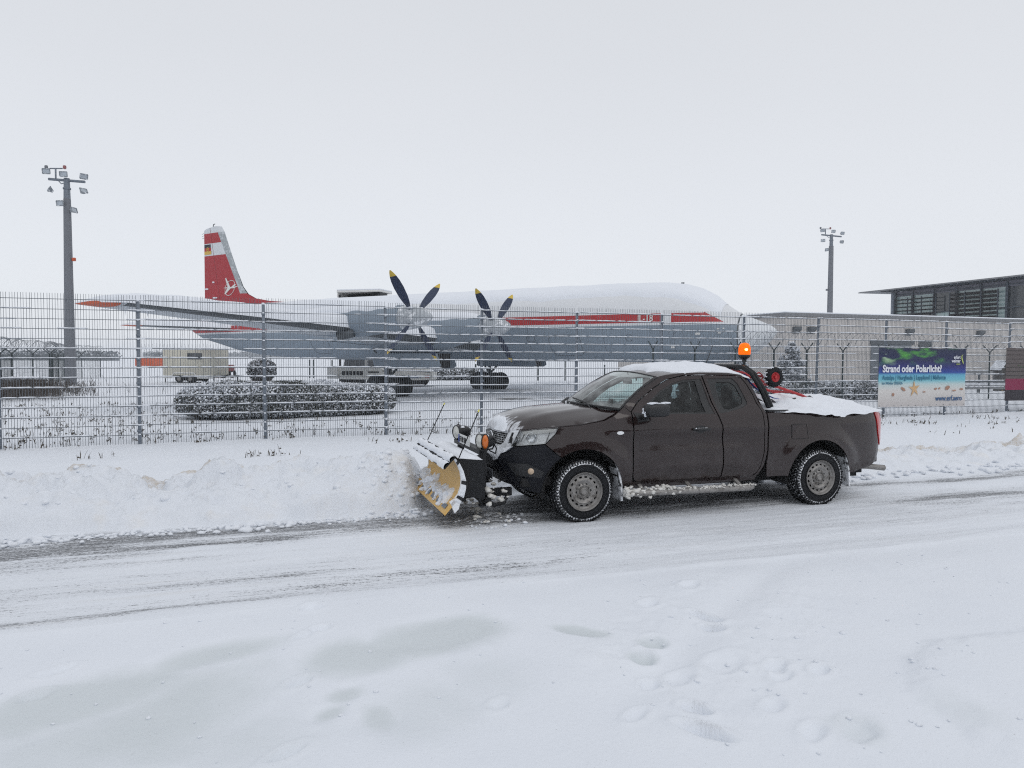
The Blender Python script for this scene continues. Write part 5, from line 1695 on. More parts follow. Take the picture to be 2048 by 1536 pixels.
FS += [(5.4, 3.44, 1.75, 1.75), (6.4, 3.41, 1.73, 1.74), (7.2, 3.35, 1.69, 1.71), (7.9, 3.25, 1.57, 1.65), (8.5, 3.10, 1.41, 1.52), (9.0, 2.93, 1.23, 1.36), (9.4, 2.83, 1.05, 1.18), (9.8, 2.80, .88, .98), (10.2, 2.83, .68, .74), (10.55, 2.89, .47, .50), (10.8, 2.95, .28, .30), (10.95, 3.0, .11, .12), (10.985, 3.02, .02, .02)]
fsn = np.array(FS)
def fus(x):
    return [float(np.interp(x, fsn[:, 0], fsn[:, k])) for k in (1, 2, 3)]
mb = MB(); NS = 64
mb.loft([[(x, ry * math.cos(2 * PI * k / NS), zc + rz * math.sin(2 * PI * k / NS)) for k in range(NS)] for x, zc, rz, ry in FS])
mb.build('fuselage', M['livery'], air, True)
# deep snow along its back
sn = MB(); rings = []
xs = [8.95 - .0 * i for i in range(1)] + list(np.arange(8.8, -24.6, -.3))
for x in xs:
    zc, rz, ry = fus(x)
    f0 = R(40) - R(7) * float(fbm(x * .5, 1, 4, 3)) - R(6) * _ss(4, 8, x)
    f1 = R(38) + R(9) * float(fbm(x * .55, 8, 4, 5))
    ring = []
    n = 22
    for k in range(n + 1):
        a = f0 + (PI - f1 - f0) * k / n
        t = (.11 + .03 * float(fbm(x * .8, k * .3, 3, 9))) * min(1, math.sin(PI * k / n) * 2.6) ** .6 * min(1, (8.95 - x) * 2 + .1) - (.01 if k in (0, n) else 0)
        ring.append((x, (ry + t) * -math.cos(a), zc + (rz + t) * math.sin(a)))
    rings.append(ring)
sn.loft(rings, closed=False, cap=False)
sn.build('fuselage_snow', M['snow'], air, True)
# door and hatch seams on the starboard flank
sm = MB()
def flank(x, z, o=.004):
    zc, rz, ry = fus(x)
    return (x, -(ry + o) * math.sqrt(max(0, 1 - ((z - zc) / (rz)) ** 2)), z)
def seam(x0, x1, z0, z1, r_=.25):
    pts = []
    for cx, cz, a0 in ((x1 - r_, z1 - r_, 0), (x0 + r_, z1 - r_, 90), (x0 + r_, z0 + r_, 180), (x1 - r_, z0 + r_, 270)):
        for k in range(5):
            a = R(a0 + 22.5 * k); pts.append((cx + r_ * math.cos(a), cz + r_ * math.sin(a)))
    sm.tube([flank(x, z) for x, z in resample(pts, .12)], .011, 4, closed=True)
seam(1.15, 2.75, 1.98, 2.92); seam(.0, .42, 2.62, 2.88, .06); seam(-14.2, -12.8, 2.05, 2.85); seam(4.95, 5.25, 2.62, 2.9, .12)
for x in (-3.2, .1, 3.9, 7.1, 9.3):
    sm.tube([flank(x, z) for z in np.arange(1.95, 3.3, .12)], .006, 4)
o = sm.build('panel_seam', M['plane_dark'], air); o['kind'] = 'stuff'
fx_ = MB()
for x, z, s_ in ((8.1, 2.9, .10), (8.95, 2.93, .06), (7.0, 2.35, .09), (8.9, 3.1, .05), (9.1, 3.12, .05)):
    p = flank(x, z)
    fx_.rbox(p, (s_ * 2, .08, s_), .02, 1); 
o = fx_.build('probe', M['white_paint'], air); o['kind'] = 'stuff'
AF = Matrix(((1, 0, 0, 0), (0, 0, -1, 0), (0, 1, 0, 0), (0, 0, 0, 1)))
text_mesh('IL-18', .42, 'type_name', M['white_paint'], air, Matrix.Translation((5.52, -1.765, 3.455)) @ AF, .004, 'LEFT', .004, .82)
# stub on the roof (hatch house of the boarding stairs behind) and small aerials
ae = MB(); ae.tube([(7.05, 0, 5.05), (7.0, 0, 5.20)], .02, 6); ae.box((6.98, 0, 5.21), (.14, .03, .05)); ae.build('aerial', M['plane_dark'], air)

def airfoil(c, t, n=14):
    xs = [.5 * (1 - math.cos(PI * i / n)) for i in range(n + 1)]
    yt = [5 * t * (.2969 * math.sqrt(x) - .126 * x - .3516 * x * x + .2843 * x ** 3 - .1036 * x ** 4) for x in xs]
    up = [(x * c, y * c * 1.15) for x, y in zip(xs, yt)]
    lo = [(x * c, -y * c * .85) for x, y in zip(xs, yt)]
    return up[::-1] + lo[1:-1]                       # trailing edge over the top to the nose, then back underneath
def surface(parent, name, st, sign, mt, boot=None, tip=None, snow=None, dark=True, snow_to=None):
    """st: stations (y, x_lead, x_trail, z, thickness)"""
    mb = MB(); n = 14
    rings = [[(xl - x * 1.0, sign * y, z + zz) for x, zz in airfoil(xl - xt, t, n)] for y, xl, xt, z, t in st]
    nr = len(rings[0])
    mb.loft(rings, ms=(lambda i, k: 1 if dark and n - 3 <= k <= n + 2 else 0))  # leading-edge strip in a darker grey
    w = mb.build(name, [mt, M['plane_dark']], parent, 50)
    if snow:
        st = st + (snow_to or [])
        yend = st[-1][0]
        s_ = MB(); R_ = []
        g = [(a, b) for a, b in zip(st[:-1], st[1:])]
        yy = []
        for a, b in g:
            m_ = max(2, int((b[0] - a[0]) / .3))
            for i in range(m_ + (1 if b is st[-1] else 0)):
                f = i / m_; yy.append([p + (q - p) * f for p, q in zip(a, b)])
        for y, xl, xt, z, t in yy:
            c = xl - xt; af = airfoil(c, t, n)[:n + 1]
            ring = []
            for k in range(n + 1):
                x, zz = af[k]
                h = snow * min(1, max(0, (yend - y) / .9)) ** .5 * (1 + .35 * float(fbm(y * .9, x * 1.1, 3, 13))) * min(1, math.sin(PI * min(1, max(0, (k + .2) / (n + .4)))) * 4.0) ** .5
                ring.append((xl - x + (.02 if k == n else 0), sign * y, z + zz + (h if k not in (0, n) else -.004)))
            R_.append(ring)
        s_.loft(R_, closed=False, cap=False)
        s_.build(name + '_snow', M['snow'], w, True)
    return w
WING = [(1.2, -2.4, -9.1, 2.52, .135), (4.5, -2.6, -8.7, 2.70, .13), (9.6, -3.2, -8.05, 3.00, .125), (14.5, -3.75, -7.3, 3.27, .115), (18.5, -4.35, -6.70, 3.48, .11)]
TIPW = [(18.5, -4.65, -6.70, 3.48, .12), (18.68, -4.8, -6.68, 3.49, .11), (18.8, -5.2, -6.62, 3.50, .07)]
STAB = [(.2, -20.9, -24.6, 3.62, .11), (3.0, -22.2, -25.0, 3.66, .10), (5.6, -23.7, -25.45, 3.69, .10)]
TIPS = [(5.6, -23.7, -25.45, 3.69, .10), (5.85, -23.95, -25.4, 3.69, .08), (5.98, -24.4, -25.3, 3.69, .05)]
for sg in (-1, 1):
    w = surface(air, 'wing', WING, sg, M['wing_grey'], snow=.27, snow_to=TIPW[1:])
    surface(w, 'wing_tip', TIPW, sg, M['orange'], dark=False)
    s_ = surface(air, 'tailplane', STAB, sg, M['wing_grey'], snow=.20, snow_to=TIPS[1:])
    surface(s_, 'tailplane_tip', TIPS, sg, M['orange'], dark=False)
    # flap joint under the wing
    fj = MB()
    fj.tube([(-7.2 + .03 * y, sg * y, 2.20 + .052 * y) for y in (2, 5, 8.5)], .015, 4); fj.build('flap_joint', M['plane_dark'], w)
    ic = MB()
    for i in range(26):
        y = rnd.uniform(2, 18); f = (y - 1.2) / 17
        x = -9.0 + 2.3 * f
        ic.lathe([(.018, 0), (.012, -.08), (0, -rnd.uniform(.1, .3))], Matrix.Translation((x, sg * y, 2.52 + .055 * y - .03)), 5)
    o = ic.build('icicle', M['snow'], w); o['kind'] = 'stuff'

# engines and propellers
def blade_mesh(Rr=2.16):
    mb = MB(); rings = []
    for r_, w_, t, tw_ in ((.42, .13, .11, -84), (.55, .18, .09, -83), (.75, .30, .06, -82), (1.0, .38, .05, -80), (1.4, .41, .04, -78), (1.7, .36, .032, -77), (1.90, .27, .026, -76), (2.05, .16, .02, -76), (Rr, .05, .012, -76)):
        a = R(tw_); ring = []
        for k in range(12):
            b_ = 2 * PI * k / 12
            c, s_ = .5 * w_ * math.cos(b_), .5 * t * math.sin(b_)
            ring.append((-c * math.sin(a) + s_ * math.cos(a), c * math.cos(a) + s_ * math.sin(a), r_))
        rings.append(ring)
    mb.loft(rings, ms=lambda i, k: 1 if i >= 6 else 0)
    return mb.mesh('propeller_blade', [M['navy'], M['prop_yellow']], 60)
_bl = blade_mesh()
def cuff_mesh():
    mb = MB(); mb.tube([(0, 0, .2), (0, 0, .52)], .055, 10); mb.tube([(0, 0, .50), (-.01, .0, .78)], [.05, .02], 8)
    return mb.mesh('blade_cuff', [M['bare']], 50)
_cf = cuff_mesh()
def engine(y, x0, z, inboard, sgn):
    e = MB(); n = 28
    if inboard:
        sec = [(-.50, .52, .52, 0), (-1.3, .60, .62, -.03), (-2.4, .64, .80, -.16), (-3.6, .68, .98, -.32), (-5.0, .66, .95, -.34), (-6.4, .55, .75, -.26), (-8.0, .36, .42, -.12), (-9.3, .08, .08, .0)]
    else:
        sec = [(-.50, .48, .48, 0), (-1.3, .54, .56, -.02), (-2.6, .56, .62, -.08), (-4.0, .54, .60, -.10), (-5.6, .46, .50, -.10), (-7.2, .32, .34, -.08), (-8.8, .06, .06, .0)]
    e.loft([[(x0 + x, y + ry * math.cos(2 * PI * k / n), z + dz + rz * math.sin(2 * PI * k / n)) for k in range(n)] for x, ry, rz, dz in sec])
    nac = e.build('engine_nacelle', M['plane_grey'], air, 60)
    s_ = MB(); rings = []
    for x in np.arange(-.7, -8.3, -.25):
        sx_ = np.array(sec)[::-1]
        ry, rz, dz = [float(np.interp(x, sx_[:, 0], sx_[:, k])) for k in (1, 2, 3)]
        lo = R(38) + R(16) * float(fbm(x * 1.6, y, 4, 21)); hi = R(38) + R(14) * float(fbm(x * 1.6, y + 7, 4, 23))
        rings.append([(x0 + x, y + (ry + h) * math.cos(a), z + dz + (rz + h) * math.sin(a)) for k in range(15) for a in [lo + (PI - hi - lo) * k / 14] for h in [.075 * min(1, max(0, (-.66 - x) * 1.6)) * min(1, 2.5 * math.sin(PI * k / 14)) ** .6 - (.008 if k in (0, 14) else 0)]])
    s_.loft(rings, closed=False, cap=False)
    s_.build('nacelle_snow', M['snow'], nac, True)
    ep = MB()
    ep.tube([(x0 - 2.7, y - .35, z - .55), (x0 - 3.3, y - .62, z - .68)], [.17, .20], 14, caps=False); ep.tube([(x0 - 2.8, y - .38, z - .56), (x0 - 3.22, y - .58, z - .665)], .16, 12)
    ep.build('exhaust', M['plane_dark'], nac, 40)
    sp = MB()
    sp.lathe([(.46, -.52), (.46, -.40), (.45, -.15), (.40, .18), (.31, .46), (.18, .70), (.07, .82), (0, .84)], Matrix.Translation((x0, y, z)) @ Matrix.Rotation(R(90), 4, 'Y'), 28)
    spn = sp.build('spinner', M['plane_light'], air, 60)
    for k in range(4):
        a = R((44.5 if inboard else 41) + 90 * k)
        q = bpy.data.objects.new('propeller_blade', _bl); link(q, spn); q.location = (x0, y, z); q.rotation_euler = (a, 0, 0)
        c = bpy.data.objects.new('blade_cuff', _cf); link(c, q)
    bs_ = MB()
    for a in (45, 135):
        A = R(a); bs_.rbox((x0 + .04, y + .46 * math.cos(A), z + .46 * math.sin(A) + .03), (.26, .12, .09), .04)
    bs_.build('hub_snow', M['snow'], spn, 60)['kind'] = 'stuff'
for y, x0, z, ib, sg in ((-4.55, 0.0, 3.22, True, -1), (-9.65, -.45, 3.38, False, -1), (4.55, 0.0, 3.22, True, 1), (9.65, -.45, 3.38, False, 1)):
    engine(y, x0, z, ib, sg)
# main gear: four-wheel bogies, legs and open bay doors; nose leg
def aircraft_wheel(x, y, z, r_, w_, parent):
    T = Matrix.Translation((x, y, z)) @ Matrix.Rotation(R(90), 4, 'X')
    m_ = MB()
    m_.lathe([(r_ * .5, -w_ / 2), (r_ * .82, -w_ / 2), (r_ * .96, -w_ * .38), (r_, -w_ * .15), (r_, w_ * .15), (r_ * .96, w_ * .38), (r_ * .82, w_ / 2), (r_ * .5, w_ / 2)], T, 28)
    o = m_.build('tyre', M['tyre'], parent, 50)
    h = MB(); h.lathe([(r_ * .5, -w_ / 2), (r_ * .42, -w_ * .35), (r_ * .15, -w_ * .42), (0, -w_ * .42)], T, 20); h.lathe([(r_ * .5, w_ / 2), (r_ * .42, w_ * .35), (r_ * .15, w_ * .42), (0, w_ * .42)], T, 20)
    h.build('hub', M['plane_dark'], o, 50)
for sg in (-1, 1):
    y = 4.55 * sg
    g = MB()
    g.tube([(-5.9, y, 2.6), (-5.9, y, .5)], [.13, .11], 12); g.tube([(-4.4, y, 2.3), (-5.85, y, .95)], .06, 8); g.tube([(-6.9, y, 2.3), (-5.95, y, 1.0)], .05, 8)
    g.beam((-6.55, y, .48), (-5.25, y, .48), .16, .16)
    for dx in (-.58, .58): g.tube([(-5.9 + dx, y - .45, .48), (-5.9 + dx, y + .45, .48)], .06, 8)
    leg = g.build('landing_gear_leg', M['plane_dark'], air, 50)
    for dx in (-.58, .58):
        for dy in (-.33, .33): aircraft_wheel(-5.9 + dx, y + dy, .48, .53, .30, air)
    for dy in (-.62, .62):
        d = MB(); d.prism([(-2.65, 2.05), (-2.45, 1.48), (-2.62, 1.36), (-6.3, 1.36), (-6.5, 2.05)], lambda x, z: (x, y + dy, z), lambda x, z: (x, y + dy + .04, z))
        d.build('gear_door', M['plane_grey'], air)
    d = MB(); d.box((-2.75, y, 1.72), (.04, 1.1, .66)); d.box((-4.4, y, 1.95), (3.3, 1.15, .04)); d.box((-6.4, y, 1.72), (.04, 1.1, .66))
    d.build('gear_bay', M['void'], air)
g = MB(); g.tube([(7.2, 0, 1.9), (7.2, 0, .42)], .09, 10); g.tube([(8.3, 0, 1.85), (7.25, 0, .9)], .05, 8)
g.build('landing_gear_leg', M['plane_dark'], air, 50)
for dy in (-.24, .24): aircraft_wheel(7.2, dy, .40, .40, .22, air)
for dy in (-.45, .45):
    d = MB(); d.prism([(6.4, 1.78), (6.4, 1.2), (8.2, 1.25), (8.3, 1.78)], lambda x, z: (x, dy, z), lambda x, z: (x, dy + .03, z)); d.build('gear_door', M['plane_grey'], air)

# fin with its livery
def fin_mat():
    m, nt, b = _nodes('fin_livery')
    tc = _pos(nt); sx = nt.nodes.new('ShaderNodeSeparateXYZ'); nt.links.new(tc, sx.inputs[0])
    X, Z = sx.outputs['X'], sx.outputs['Z']
    n = _noise(nt, tc, 1.2, 5, .6)
    red = _mix(nt, n, (.34, .014, .022), (.40, .020, .030))
    wh = _mix(nt, n, (.60, .63, .66), (.68, .70, .72))
    gt = lambda a, v: _math(nt, 'GREATER_THAN', a, v)
    lt = lambda a, v: _math(nt, 'LESS_THAN', a, v)
    w = _math(nt, 'MAXIMUM', gt(Z, 10.0), _math(nt, 'MULTIPLY', gt(Z, 8.52), lt(Z, 9.33)))
    c = _mix(nt, w, red, wh)
    lead = _math(nt, 'SUBTRACT', X, _math(nt, 'MULTIPLY_ADD', _math(nt, 'SUBTRACT', 10.3, Z), .470, -23.62))
    bt = _math(nt, 'MULTIPLY', _math(nt, 'MULTIPLY', _math(nt, 'GREATER_THAN', lead, _math(nt, 'MULTIPLY_ADD', Z, -.065, .07)), gt(Z, 5.9)), lt(Z, 10.0))
    boot = _mix(nt, _ramp(nt, _noise(nt, tc, 5, 6, .7), .50, .58), (.33, .36, .375), (.50, .53, .555))
    c = _mix(nt, bt, c, boot)
    hinge = _math(nt, 'LESS_THAN', _math(nt, 'ABSOLUTE', _math(nt, 'SUBTRACT', X, _math(nt, 'MULTIPLY_ADD', _math(nt, 'SUBTRACT', 10.3, Z), .20, -24.85))), .018)
    c = _mix(nt, hinge, c, (.16, .008, .012))
    nt.links.new(c, b.inputs['Base Color']); b.inputs['Roughness'].default_value = .5
    return m
FIN = [(-25.5, 4.9), (-25.5, 10.22), (-25.2, 10.33), (-24.3, 10.42), (-23.72, 10.36), (-23.45, 10.0), (-22.86, 8.70), (-22.2, 7.30), (-21.72, 6.35), (-21.25, 5.85), (-20.55, 5.55), (-19.4, 5.36), (-17.7, 5.22), (-17.7, 4.95)]
def fin_y(x, z):
    lead = float(np.interp(z, [4.9, 5.25, 5.55, 5.85, 6.35, 7.3, 8.7, 10.0, 10.4], [-17.5, -17.8, -20.5, -21.2, -21.7, -22.2, -22.86, -23.45, -23.8]))
    f = max(0, min(1, (lead - x) / (lead + 25.55)))
    th = float(np.interp(z, [5, 10.4], [.30, .12]))
    return th * max(0, 2.6 * (math.sqrt(f) - f) * (1 - .35 * f)) * .78
fb = MB()
for sgn in (-1, 1):
    panel_mb(FIN, (), .22, 0, fn=lambda x, z, d: (x, sgn * fin_y(x, z), z), mb=fb)
fin = fb.build('fin', fin_mat(), air, 40)
def on_fin(name, polys, mt, off=.012):
    mb = MB()
    for p in polys:
        V, F = cdt(p, (), .12)
        mb.add([(x, -fin_y(x, z) - off, z) for x, z in V], F)
    return mb.build(name, mt, fin)
M['flag_black'] = mat('flag_black', (.018, .018, .028), .55); M['flag_red'] = mat('flag_red', (.40, .02, .025), .55); M['flag_gold'] = mat('flag_gold', (.62, .40, .07), .55)
def fz(x0, x1, z0, z1): return [(x0, z0), (x1, z0), (x1, z1), (x0, z1)]
fg = on_fin('flag', [fz(-25.48, -24.80, 9.05, 9.27)], M['flag_black'])
q = on_fin('flag_red', [fz(-25.48, -24.76, 8.83, 9.05)], M['flag_red']); q2 = on_fin('flag_gold', [fz(-25.48, -24.73, 8.61, 8.83)], M['flag_gold'])
ring_ = [(-25.12 + .11 * math.cos(a), 8.96 + .13 * math.sin(a)) for a in [2 * PI * i / 20 for i in range(20)]]
em = MB(); em.tube([(x, -fin_y(x, z) - .018, z) for x, z in ring_], .014, 5, closed=True)
em.tube([(-25.16, -fin_y(-25.1, 8.9) - .018, 8.88), (-25.08, -fin_y(-25.1, 8.9) - .018, 9.02)], .02, 5); em.tube([(-25.07, -fin_y(-25.1, 8.9) - .018, 8.89), (-25.16, -fin_y(-25.1, 8.9) - .018, 9.03)], .014, 5)
em.build('flag_emblem', M['flag_gold'], fin)
lgm = MB()
lc = (-22.83, 6.30)
el_ = [(lc[0] + .56 * math.cos(a) * math.cos(.75) - .40 * math.sin(a) * math.sin(.75), lc[1] + .56 * math.cos(a) * math.sin(.75) + .40 * math.sin(a) * math.cos(.75)) for a in [2 * PI * i / 40 for i in range(40)]]
lgm.tube([(x, -fin_y(x, z) - .016, z) for x, z in el_], .017, 5, closed=True)
lgm.build('airline_emblem', M['white_paint'], fin)
on_fin('airline_emblem', [[(-23.55, 6.33), (-23.05, 6.36), (-22.45, 6.36), (-21.98, 6.40), (-22.45, 6.27), (-23.05, 6.28)], [(-23.05, 6.36), (-23.30, 6.95), (-23.20, 6.97), (-22.80, 6.37)], [(-23.1, 6.29), (-23.40, 5.93), (-23.30, 5.90), (-22.75, 6.28)], [(-22.7, 6.36), (-22.35, 6.55), (-22.25, 6.50), (-22.45, 6.36)]], M['white_paint'], .016)
fs_ = MB()
for x, z, w_ in ((-25.22, 6.33, .16), (-24.35, 5.72, .22), (-24.5, 6.75, .10)):
    fs_.rbox((x, -fin_y(x, z) - .04, z), (w_ * 1.6, .10, .10), .03)
fs_.build('fin_snow', M['snow'], fin, 60)['kind'] = 'stuff'
aa = MB(); aa.tube([(-24.6, 0, 10.3), (-24.55, 0, 10.55), (-24.4, 0, 10.58)], .03, 6)
for k in range(3): aa.tube([(-25.5, 0, 9.75 + .15 * k), (-25.72, 0, 9.70 + .15 * k)], .012, 5)
aa.build('fin_aerial', M['plane_dark'], fin)
# ------------------------------------------------------------------ floodlight masts
M['mast'] = mat('mast_concrete', (.155, .165, .185), .8, var=.14, vs=.8, bump=.2, bs=14)
M['lamp_box'] = mat('floodlight_case', (.20, .225, .25), .5, var=.15, frost=(6, .52, .62))
M['flood_glass'] = mat('floodlight_glass', (.42, .46, .50), .2, metal=.3)
def floodlight(parent, p, yaw, tilt, s_=.44):
    mb = MB()
    rot = Matrix.Rotation(yaw, 3, 'Z') @ Matrix.Rotation(tilt, 3, 'X')
    a, b = .50 * s_, .34 * s_
    f = [Vector((x * a, -.22 * s_, z * b)) for x, z in ((-1, -1), (1, -1), (1, 1), (-1, 1))]
    k = [Vector((x * a * .45, .34 * s_, z * b * .5)) for x, z in ((-1, -1), (1, -1), (1, 1), (-1, 1))]
    P = Vector(p)
    mb.add([P + rot @ q for q in f + k], [(0, 1, 5, 4), (1, 2, 6, 5), (2, 3, 7, 6), (3, 0, 4, 7), (4, 5, 6, 7)])
    mb.add([P + rot @ (q * .9 + Vector((0, -.03 * s_, 0))) for q in f], [(0, 1, 2, 3)], 1)
    for i in range(4):
        mb.beam(P + rot @ f[i], P + rot @ f[(i + 1) % 4], .04, .06)
    mb.build('floodlight', [M['lamp_box'], M['flood_glass']], parent)
def mast(loc, hgt, r0, r1, label, lights, arm, yaw=0.0):
    t = thing('floodlight_mast', label, 'light mast', loc, yaw, None)
    mb = MB()
    mb.lathe([(r0, -.3), (r0, 0), (r1, hgt - 1.55), (r1 * .98, hgt - 1.5), (0, hgt - 1.5)], None, 10)
    mb.build('pole', M['mast'], t, 25)
    m2 = MB(); m2.lathe([(.20, hgt - 1.5), (.17, hgt - .2), (0, hgt - .2)], None, 12); m2.lathe([(.23, hgt - .9), (.23, hgt - .8)], None, 12); m2.build('mast_head', M['zinc'], t, 40)
    m3 = MB(); m3.tube([(-arm, .0, hgt - .25), (arm, 0, hgt - .42)], .085, 8)
    m3.tube([(-.55 * arm * 1.1, 0, hgt - .2), (-.55 * arm * 1.1, 0, hgt + .42)], .05, 6); m3.tube([(-.62 * arm - .35, 0, hgt + .42), (-.62 * arm + .45, 0, hgt + .42)], .04, 6)
    m3.tube([(-.55 * arm, 0, hgt - .25), (-.3 * arm, 0, hgt - .55), (-.05 * arm, 0, hgt - .45)], .03, 6)
    m3.build('crossarm', M['zinc'], t, 40)
    for dx, mt in ((-.75, M['mast']), (.42, mat('obstacle_lamp_red', (.26, .09, .09), .4))):
        o = MB(); o.lathe([(0, -.13), (.09, -.10), (.105, 0), (.09, .10), (0, .13)], Matrix.Translation((-.6 * arm + dx + .15, 0, hgt + .50)), 10); o.build('obstacle_lamp', mt, t, 40)
    for p, yw, ti in lights: floodlight(t, p, yw, ti)
    b = MB(); b.rbox((r1 + .18 if yaw == 0 else -r1 - .2, -.05, hgt * .60), (.22, .16, .22), .04); b.build('sensor_box', M['orange'] if yaw == 0 else M['mast'], t, 40)
    return t
h = 13.35
mast((-28.42, 46, 0), h, .33, .21, 'tall grey concrete floodlight mast behind the left end of the fence',
     [((-1.10, -.25, h + .18), R(10), R(12)), ((-1.0, -.05, h - .95), R(-62), R(-35)), ((.02, -.30, h - .02), R(8), R(10)), ((1.12, -.1, h - .1), R(48), R(14)), ((1.02, .0, h - 1.02), R(62), R(-30)), ((-.18, -.36, h - 1.85), R(-4), R(10)), ((.42, -.1, h - 2.25), R(80), R(-15))], 1.15)
h = 16.2
mast((36.30, 82, 0), h, .36, .25, 'distant floodlight mast standing behind the low building',
     [((-1.15, -.2, h + .2), R(-50), R(12)), ((-1.05, -.1, h - .95), R(-30), R(-10)), ((.0, -.3, h + .1), R(0), R(10)), ((1.2, -.1, h - .05), R(10), R(12)), ((1.2, .0, h - 1.0), R(12), R(14)), ((-.62, -.3, h - 2.0), R(-70), R(-10))], 1.2, R(6))

# ------------------------------------------------------------------ low flat-roofed building (local x along its front, y back)
M['wall'] = mat('pale_rendered_wall', (.50, .475, .455), .85, var=.06, vs=.7, dirt=((.45, .435, .425), .8, .5, .85))
M['fascia'] = mat('roof_edge_sheet', (.20, .205, .215), .5, metal=.3)
M['gate_grey'] = mat('grey_steel_door', (.145, .165, .19), .5, var=.1)
M['pane'] = mat('dark_window_pane', (.035, .042, .05), .08, var=.2, spec=.8)
lowb = thing('low_building', 'long low pale building with flat snowy roof and wall lamps', 'building', (20.95, 55, 0), R(18.9))
W = MB(); LB, HB, DB = 44, 5.12, 27
W.box((LB / 2, .15, HB / 2), (LB, .3, HB)); W.box((.15, .3 + DB / 2, HB / 2), (.3, DB, HB)); W.box((LB / 2, DB + .45, HB / 2), (LB, .3, HB)); W.box((LB - .15, .3 + DB / 2, HB / 2), (.3, DB, HB))
W.build('wall', M['wall'], lowb)
jt = MB()
for i in range(1, 22): jt.box((2.0 * i, -.004, HB / 2), (.02, .012, HB))
for i in range(1, 13): jt.box((-.004, 2.0 * i, HB / 2), (.012, .02, HB))
o = jt.build('wall_joint', M['fascia'], lowb); o['kind'] = 'stuff'
rf = MB(); rf.box((LB / 2, DB / 2 + .3, HB + .14), (LB + .3, DB + .9, .26)); roof = rf.build('roof', M['fascia'], lowb)
rs = MB(); rs.rbox((LB / 2, DB / 2 + .3, HB + .32), (LB + .26, DB + .86, .11), .05); rs.build('roof_snow', M['snow'], roof, 40)
for x in (.95, 2.35, 12.3, 20.2):
    l = MB(); l.prism([(0, .22), (-.42, .24), (-.44, .02), (0, -.30)], lambda y, z: (x - .28, y, 4.10 + z), lambda y, z: (x + .28, y, 4.10 + z)); l.build('wall_lamp', M['plane_dark'], lowb)
def wpart(name, x0, x1, z0, z1, mt, d=.05):
    mb = MB(); mb.box(((x0 + x1) / 2, -d / 2, (z0 + z1) / 2), (x1 - x0, d, z1 - z0)); return mb.build(name, mt, lowb)
g = wpart('rolling_gate', 8.4, 12.6, 0, 3.05, M['gate_grey'], .06)
for i in range(12):
    mb = MB(); mb.box((10.5, -.07, .15 + .25 * i), (4.2, .03, .20)); mb.build('slat', M['gate_grey'], g)
wpart('gate_lintel', 8.3, 12.9, 3.06, 3.35, M['plane_dark'], .14)
w_ = wpart('window', 13.4, 14.9, 1.6, 3.45, M['fascia'], .05)
mb = MB(); mb.box((14.15, -.06, 2.52), (1.3, .03, 1.65)); mb.build('pane', M['pane'], w_)
d_ = wpart('door', -.0 + .35, 1.35, 0, 2.15, M['gate_grey'], .06)
mb = MB(); mb.box((.85, -.07, 1.75), (.7, .03, .5)); mb.build('pane', M['pane'], d_)

# ------------------------------------------------------------------ terminal hall with sun-shade slats (local x away along its facade, y to its right)
M['steel_blue'] = mat('blue_grey_steel', (.060, .074, .095), .45, metal=.3, var=.1)
M['slat'] = mat('brown_slat', (.034, .032, .034), .55, var=.2, frost=(3.5, .68, .78))
M['hall_glass'] = mat('green_facade_glass', (.40, .52, .52), .08, var=.3, vs=.35, spec=.9)
M['lobby'] = mat('dark_lobby', (.03, .036, .045), .6, var=.5, vs=.5)
term = thing('terminal_hall', 'glass terminal hall with brown sun-shade slats and overhanging roof', 'building', (53.7 + 2.2, 75 - 6.6, 0), R(18.34 + 90))
TL = 24.0
g = MB(); g.box((TL / 2, -.2 - 6, 5.1), (TL, 12, 10.2)); g.build('hall_core', M['lobby'], term)
for i in range(8):
    for j in range(4):
        mb = MB(); mb.box((1.5 + 3 * i, -.10, 1.3 + 2.45 * j), (2.84, .05, 2.34)); mb.build('glass_pane', M['hall_glass'] if (i * 7 + j * 3) % 4 and i > 2 else M['pane'], term)
for i in range(9):
    mb = MB(); mb.box((3 * i, .0, 5.1), (.26 if i % 2 else .16, .30, 10.2)); mb.build('mullion', M['steel_blue'], term)
for i in (2, 7):
    mb = MB(); mb.lathe([(.30, 0), (.30, 10.2)], Matrix.Translation((3 * i - .9 if i == 2 else 3 * i + 2.7, .22, 0)), 14); mb.build('column', M['zinc'], term, 40)
for j in range(5):
    mb = MB(); mb.box((TL / 2, .02, .1 + 2.45 * j), (TL, .16, .12)); mb.build('transom', M['steel_blue'], term)
def slats(x0, n, x1, ztop, tilt):
    wdt = (x1 - x0) / n
    for k in range(n):
        for j in range(13):
            mb = MB(); z = ztop - .46 * j
            mb.box((x0 + wdt * (k + .5), .55, z), (wdt - .05, .40, .035), Matrix.Rotation(R(tilt), 3, 'X'))
            mb.build('slat', M['slat'], term)
    for k in range(n + 1):
        mb = MB(); mb.box((x0 + wdt * k, .62, ztop - 2.8), (.09, .12, 6.1)); mb.build('slat_bracket', M['steel_blue'], term)
slats(9.6, 3, 15.4, 9.25, 38)
slats(17.2, 3, 23.2, 9.20, 12)
rf = MB()
rf.prism([(2.1, 10.42), (-13, 10.6), (-13, 11.0), (2.1, 10.52)], lambda y, z: (-3, y, z), lambda y, z: (TL + 3.6, y, z))
roof = rf.build('roof', M['steel_blue'], term)
for i in range(31):
    mb = MB(); mb.beam((-2.8 + .96 * i * .93, 2.05, 10.34), (-2.8 + .96 * i * .93, -.1, 10.36), .07, .12); mb.build('rafter', M['zinc'], roof)
mb = MB(); mb.box((TL / 2, 2.1, 10.48), (TL + 6.6, .08, .16)); mb.build('gutter', M['fascia'], roof)
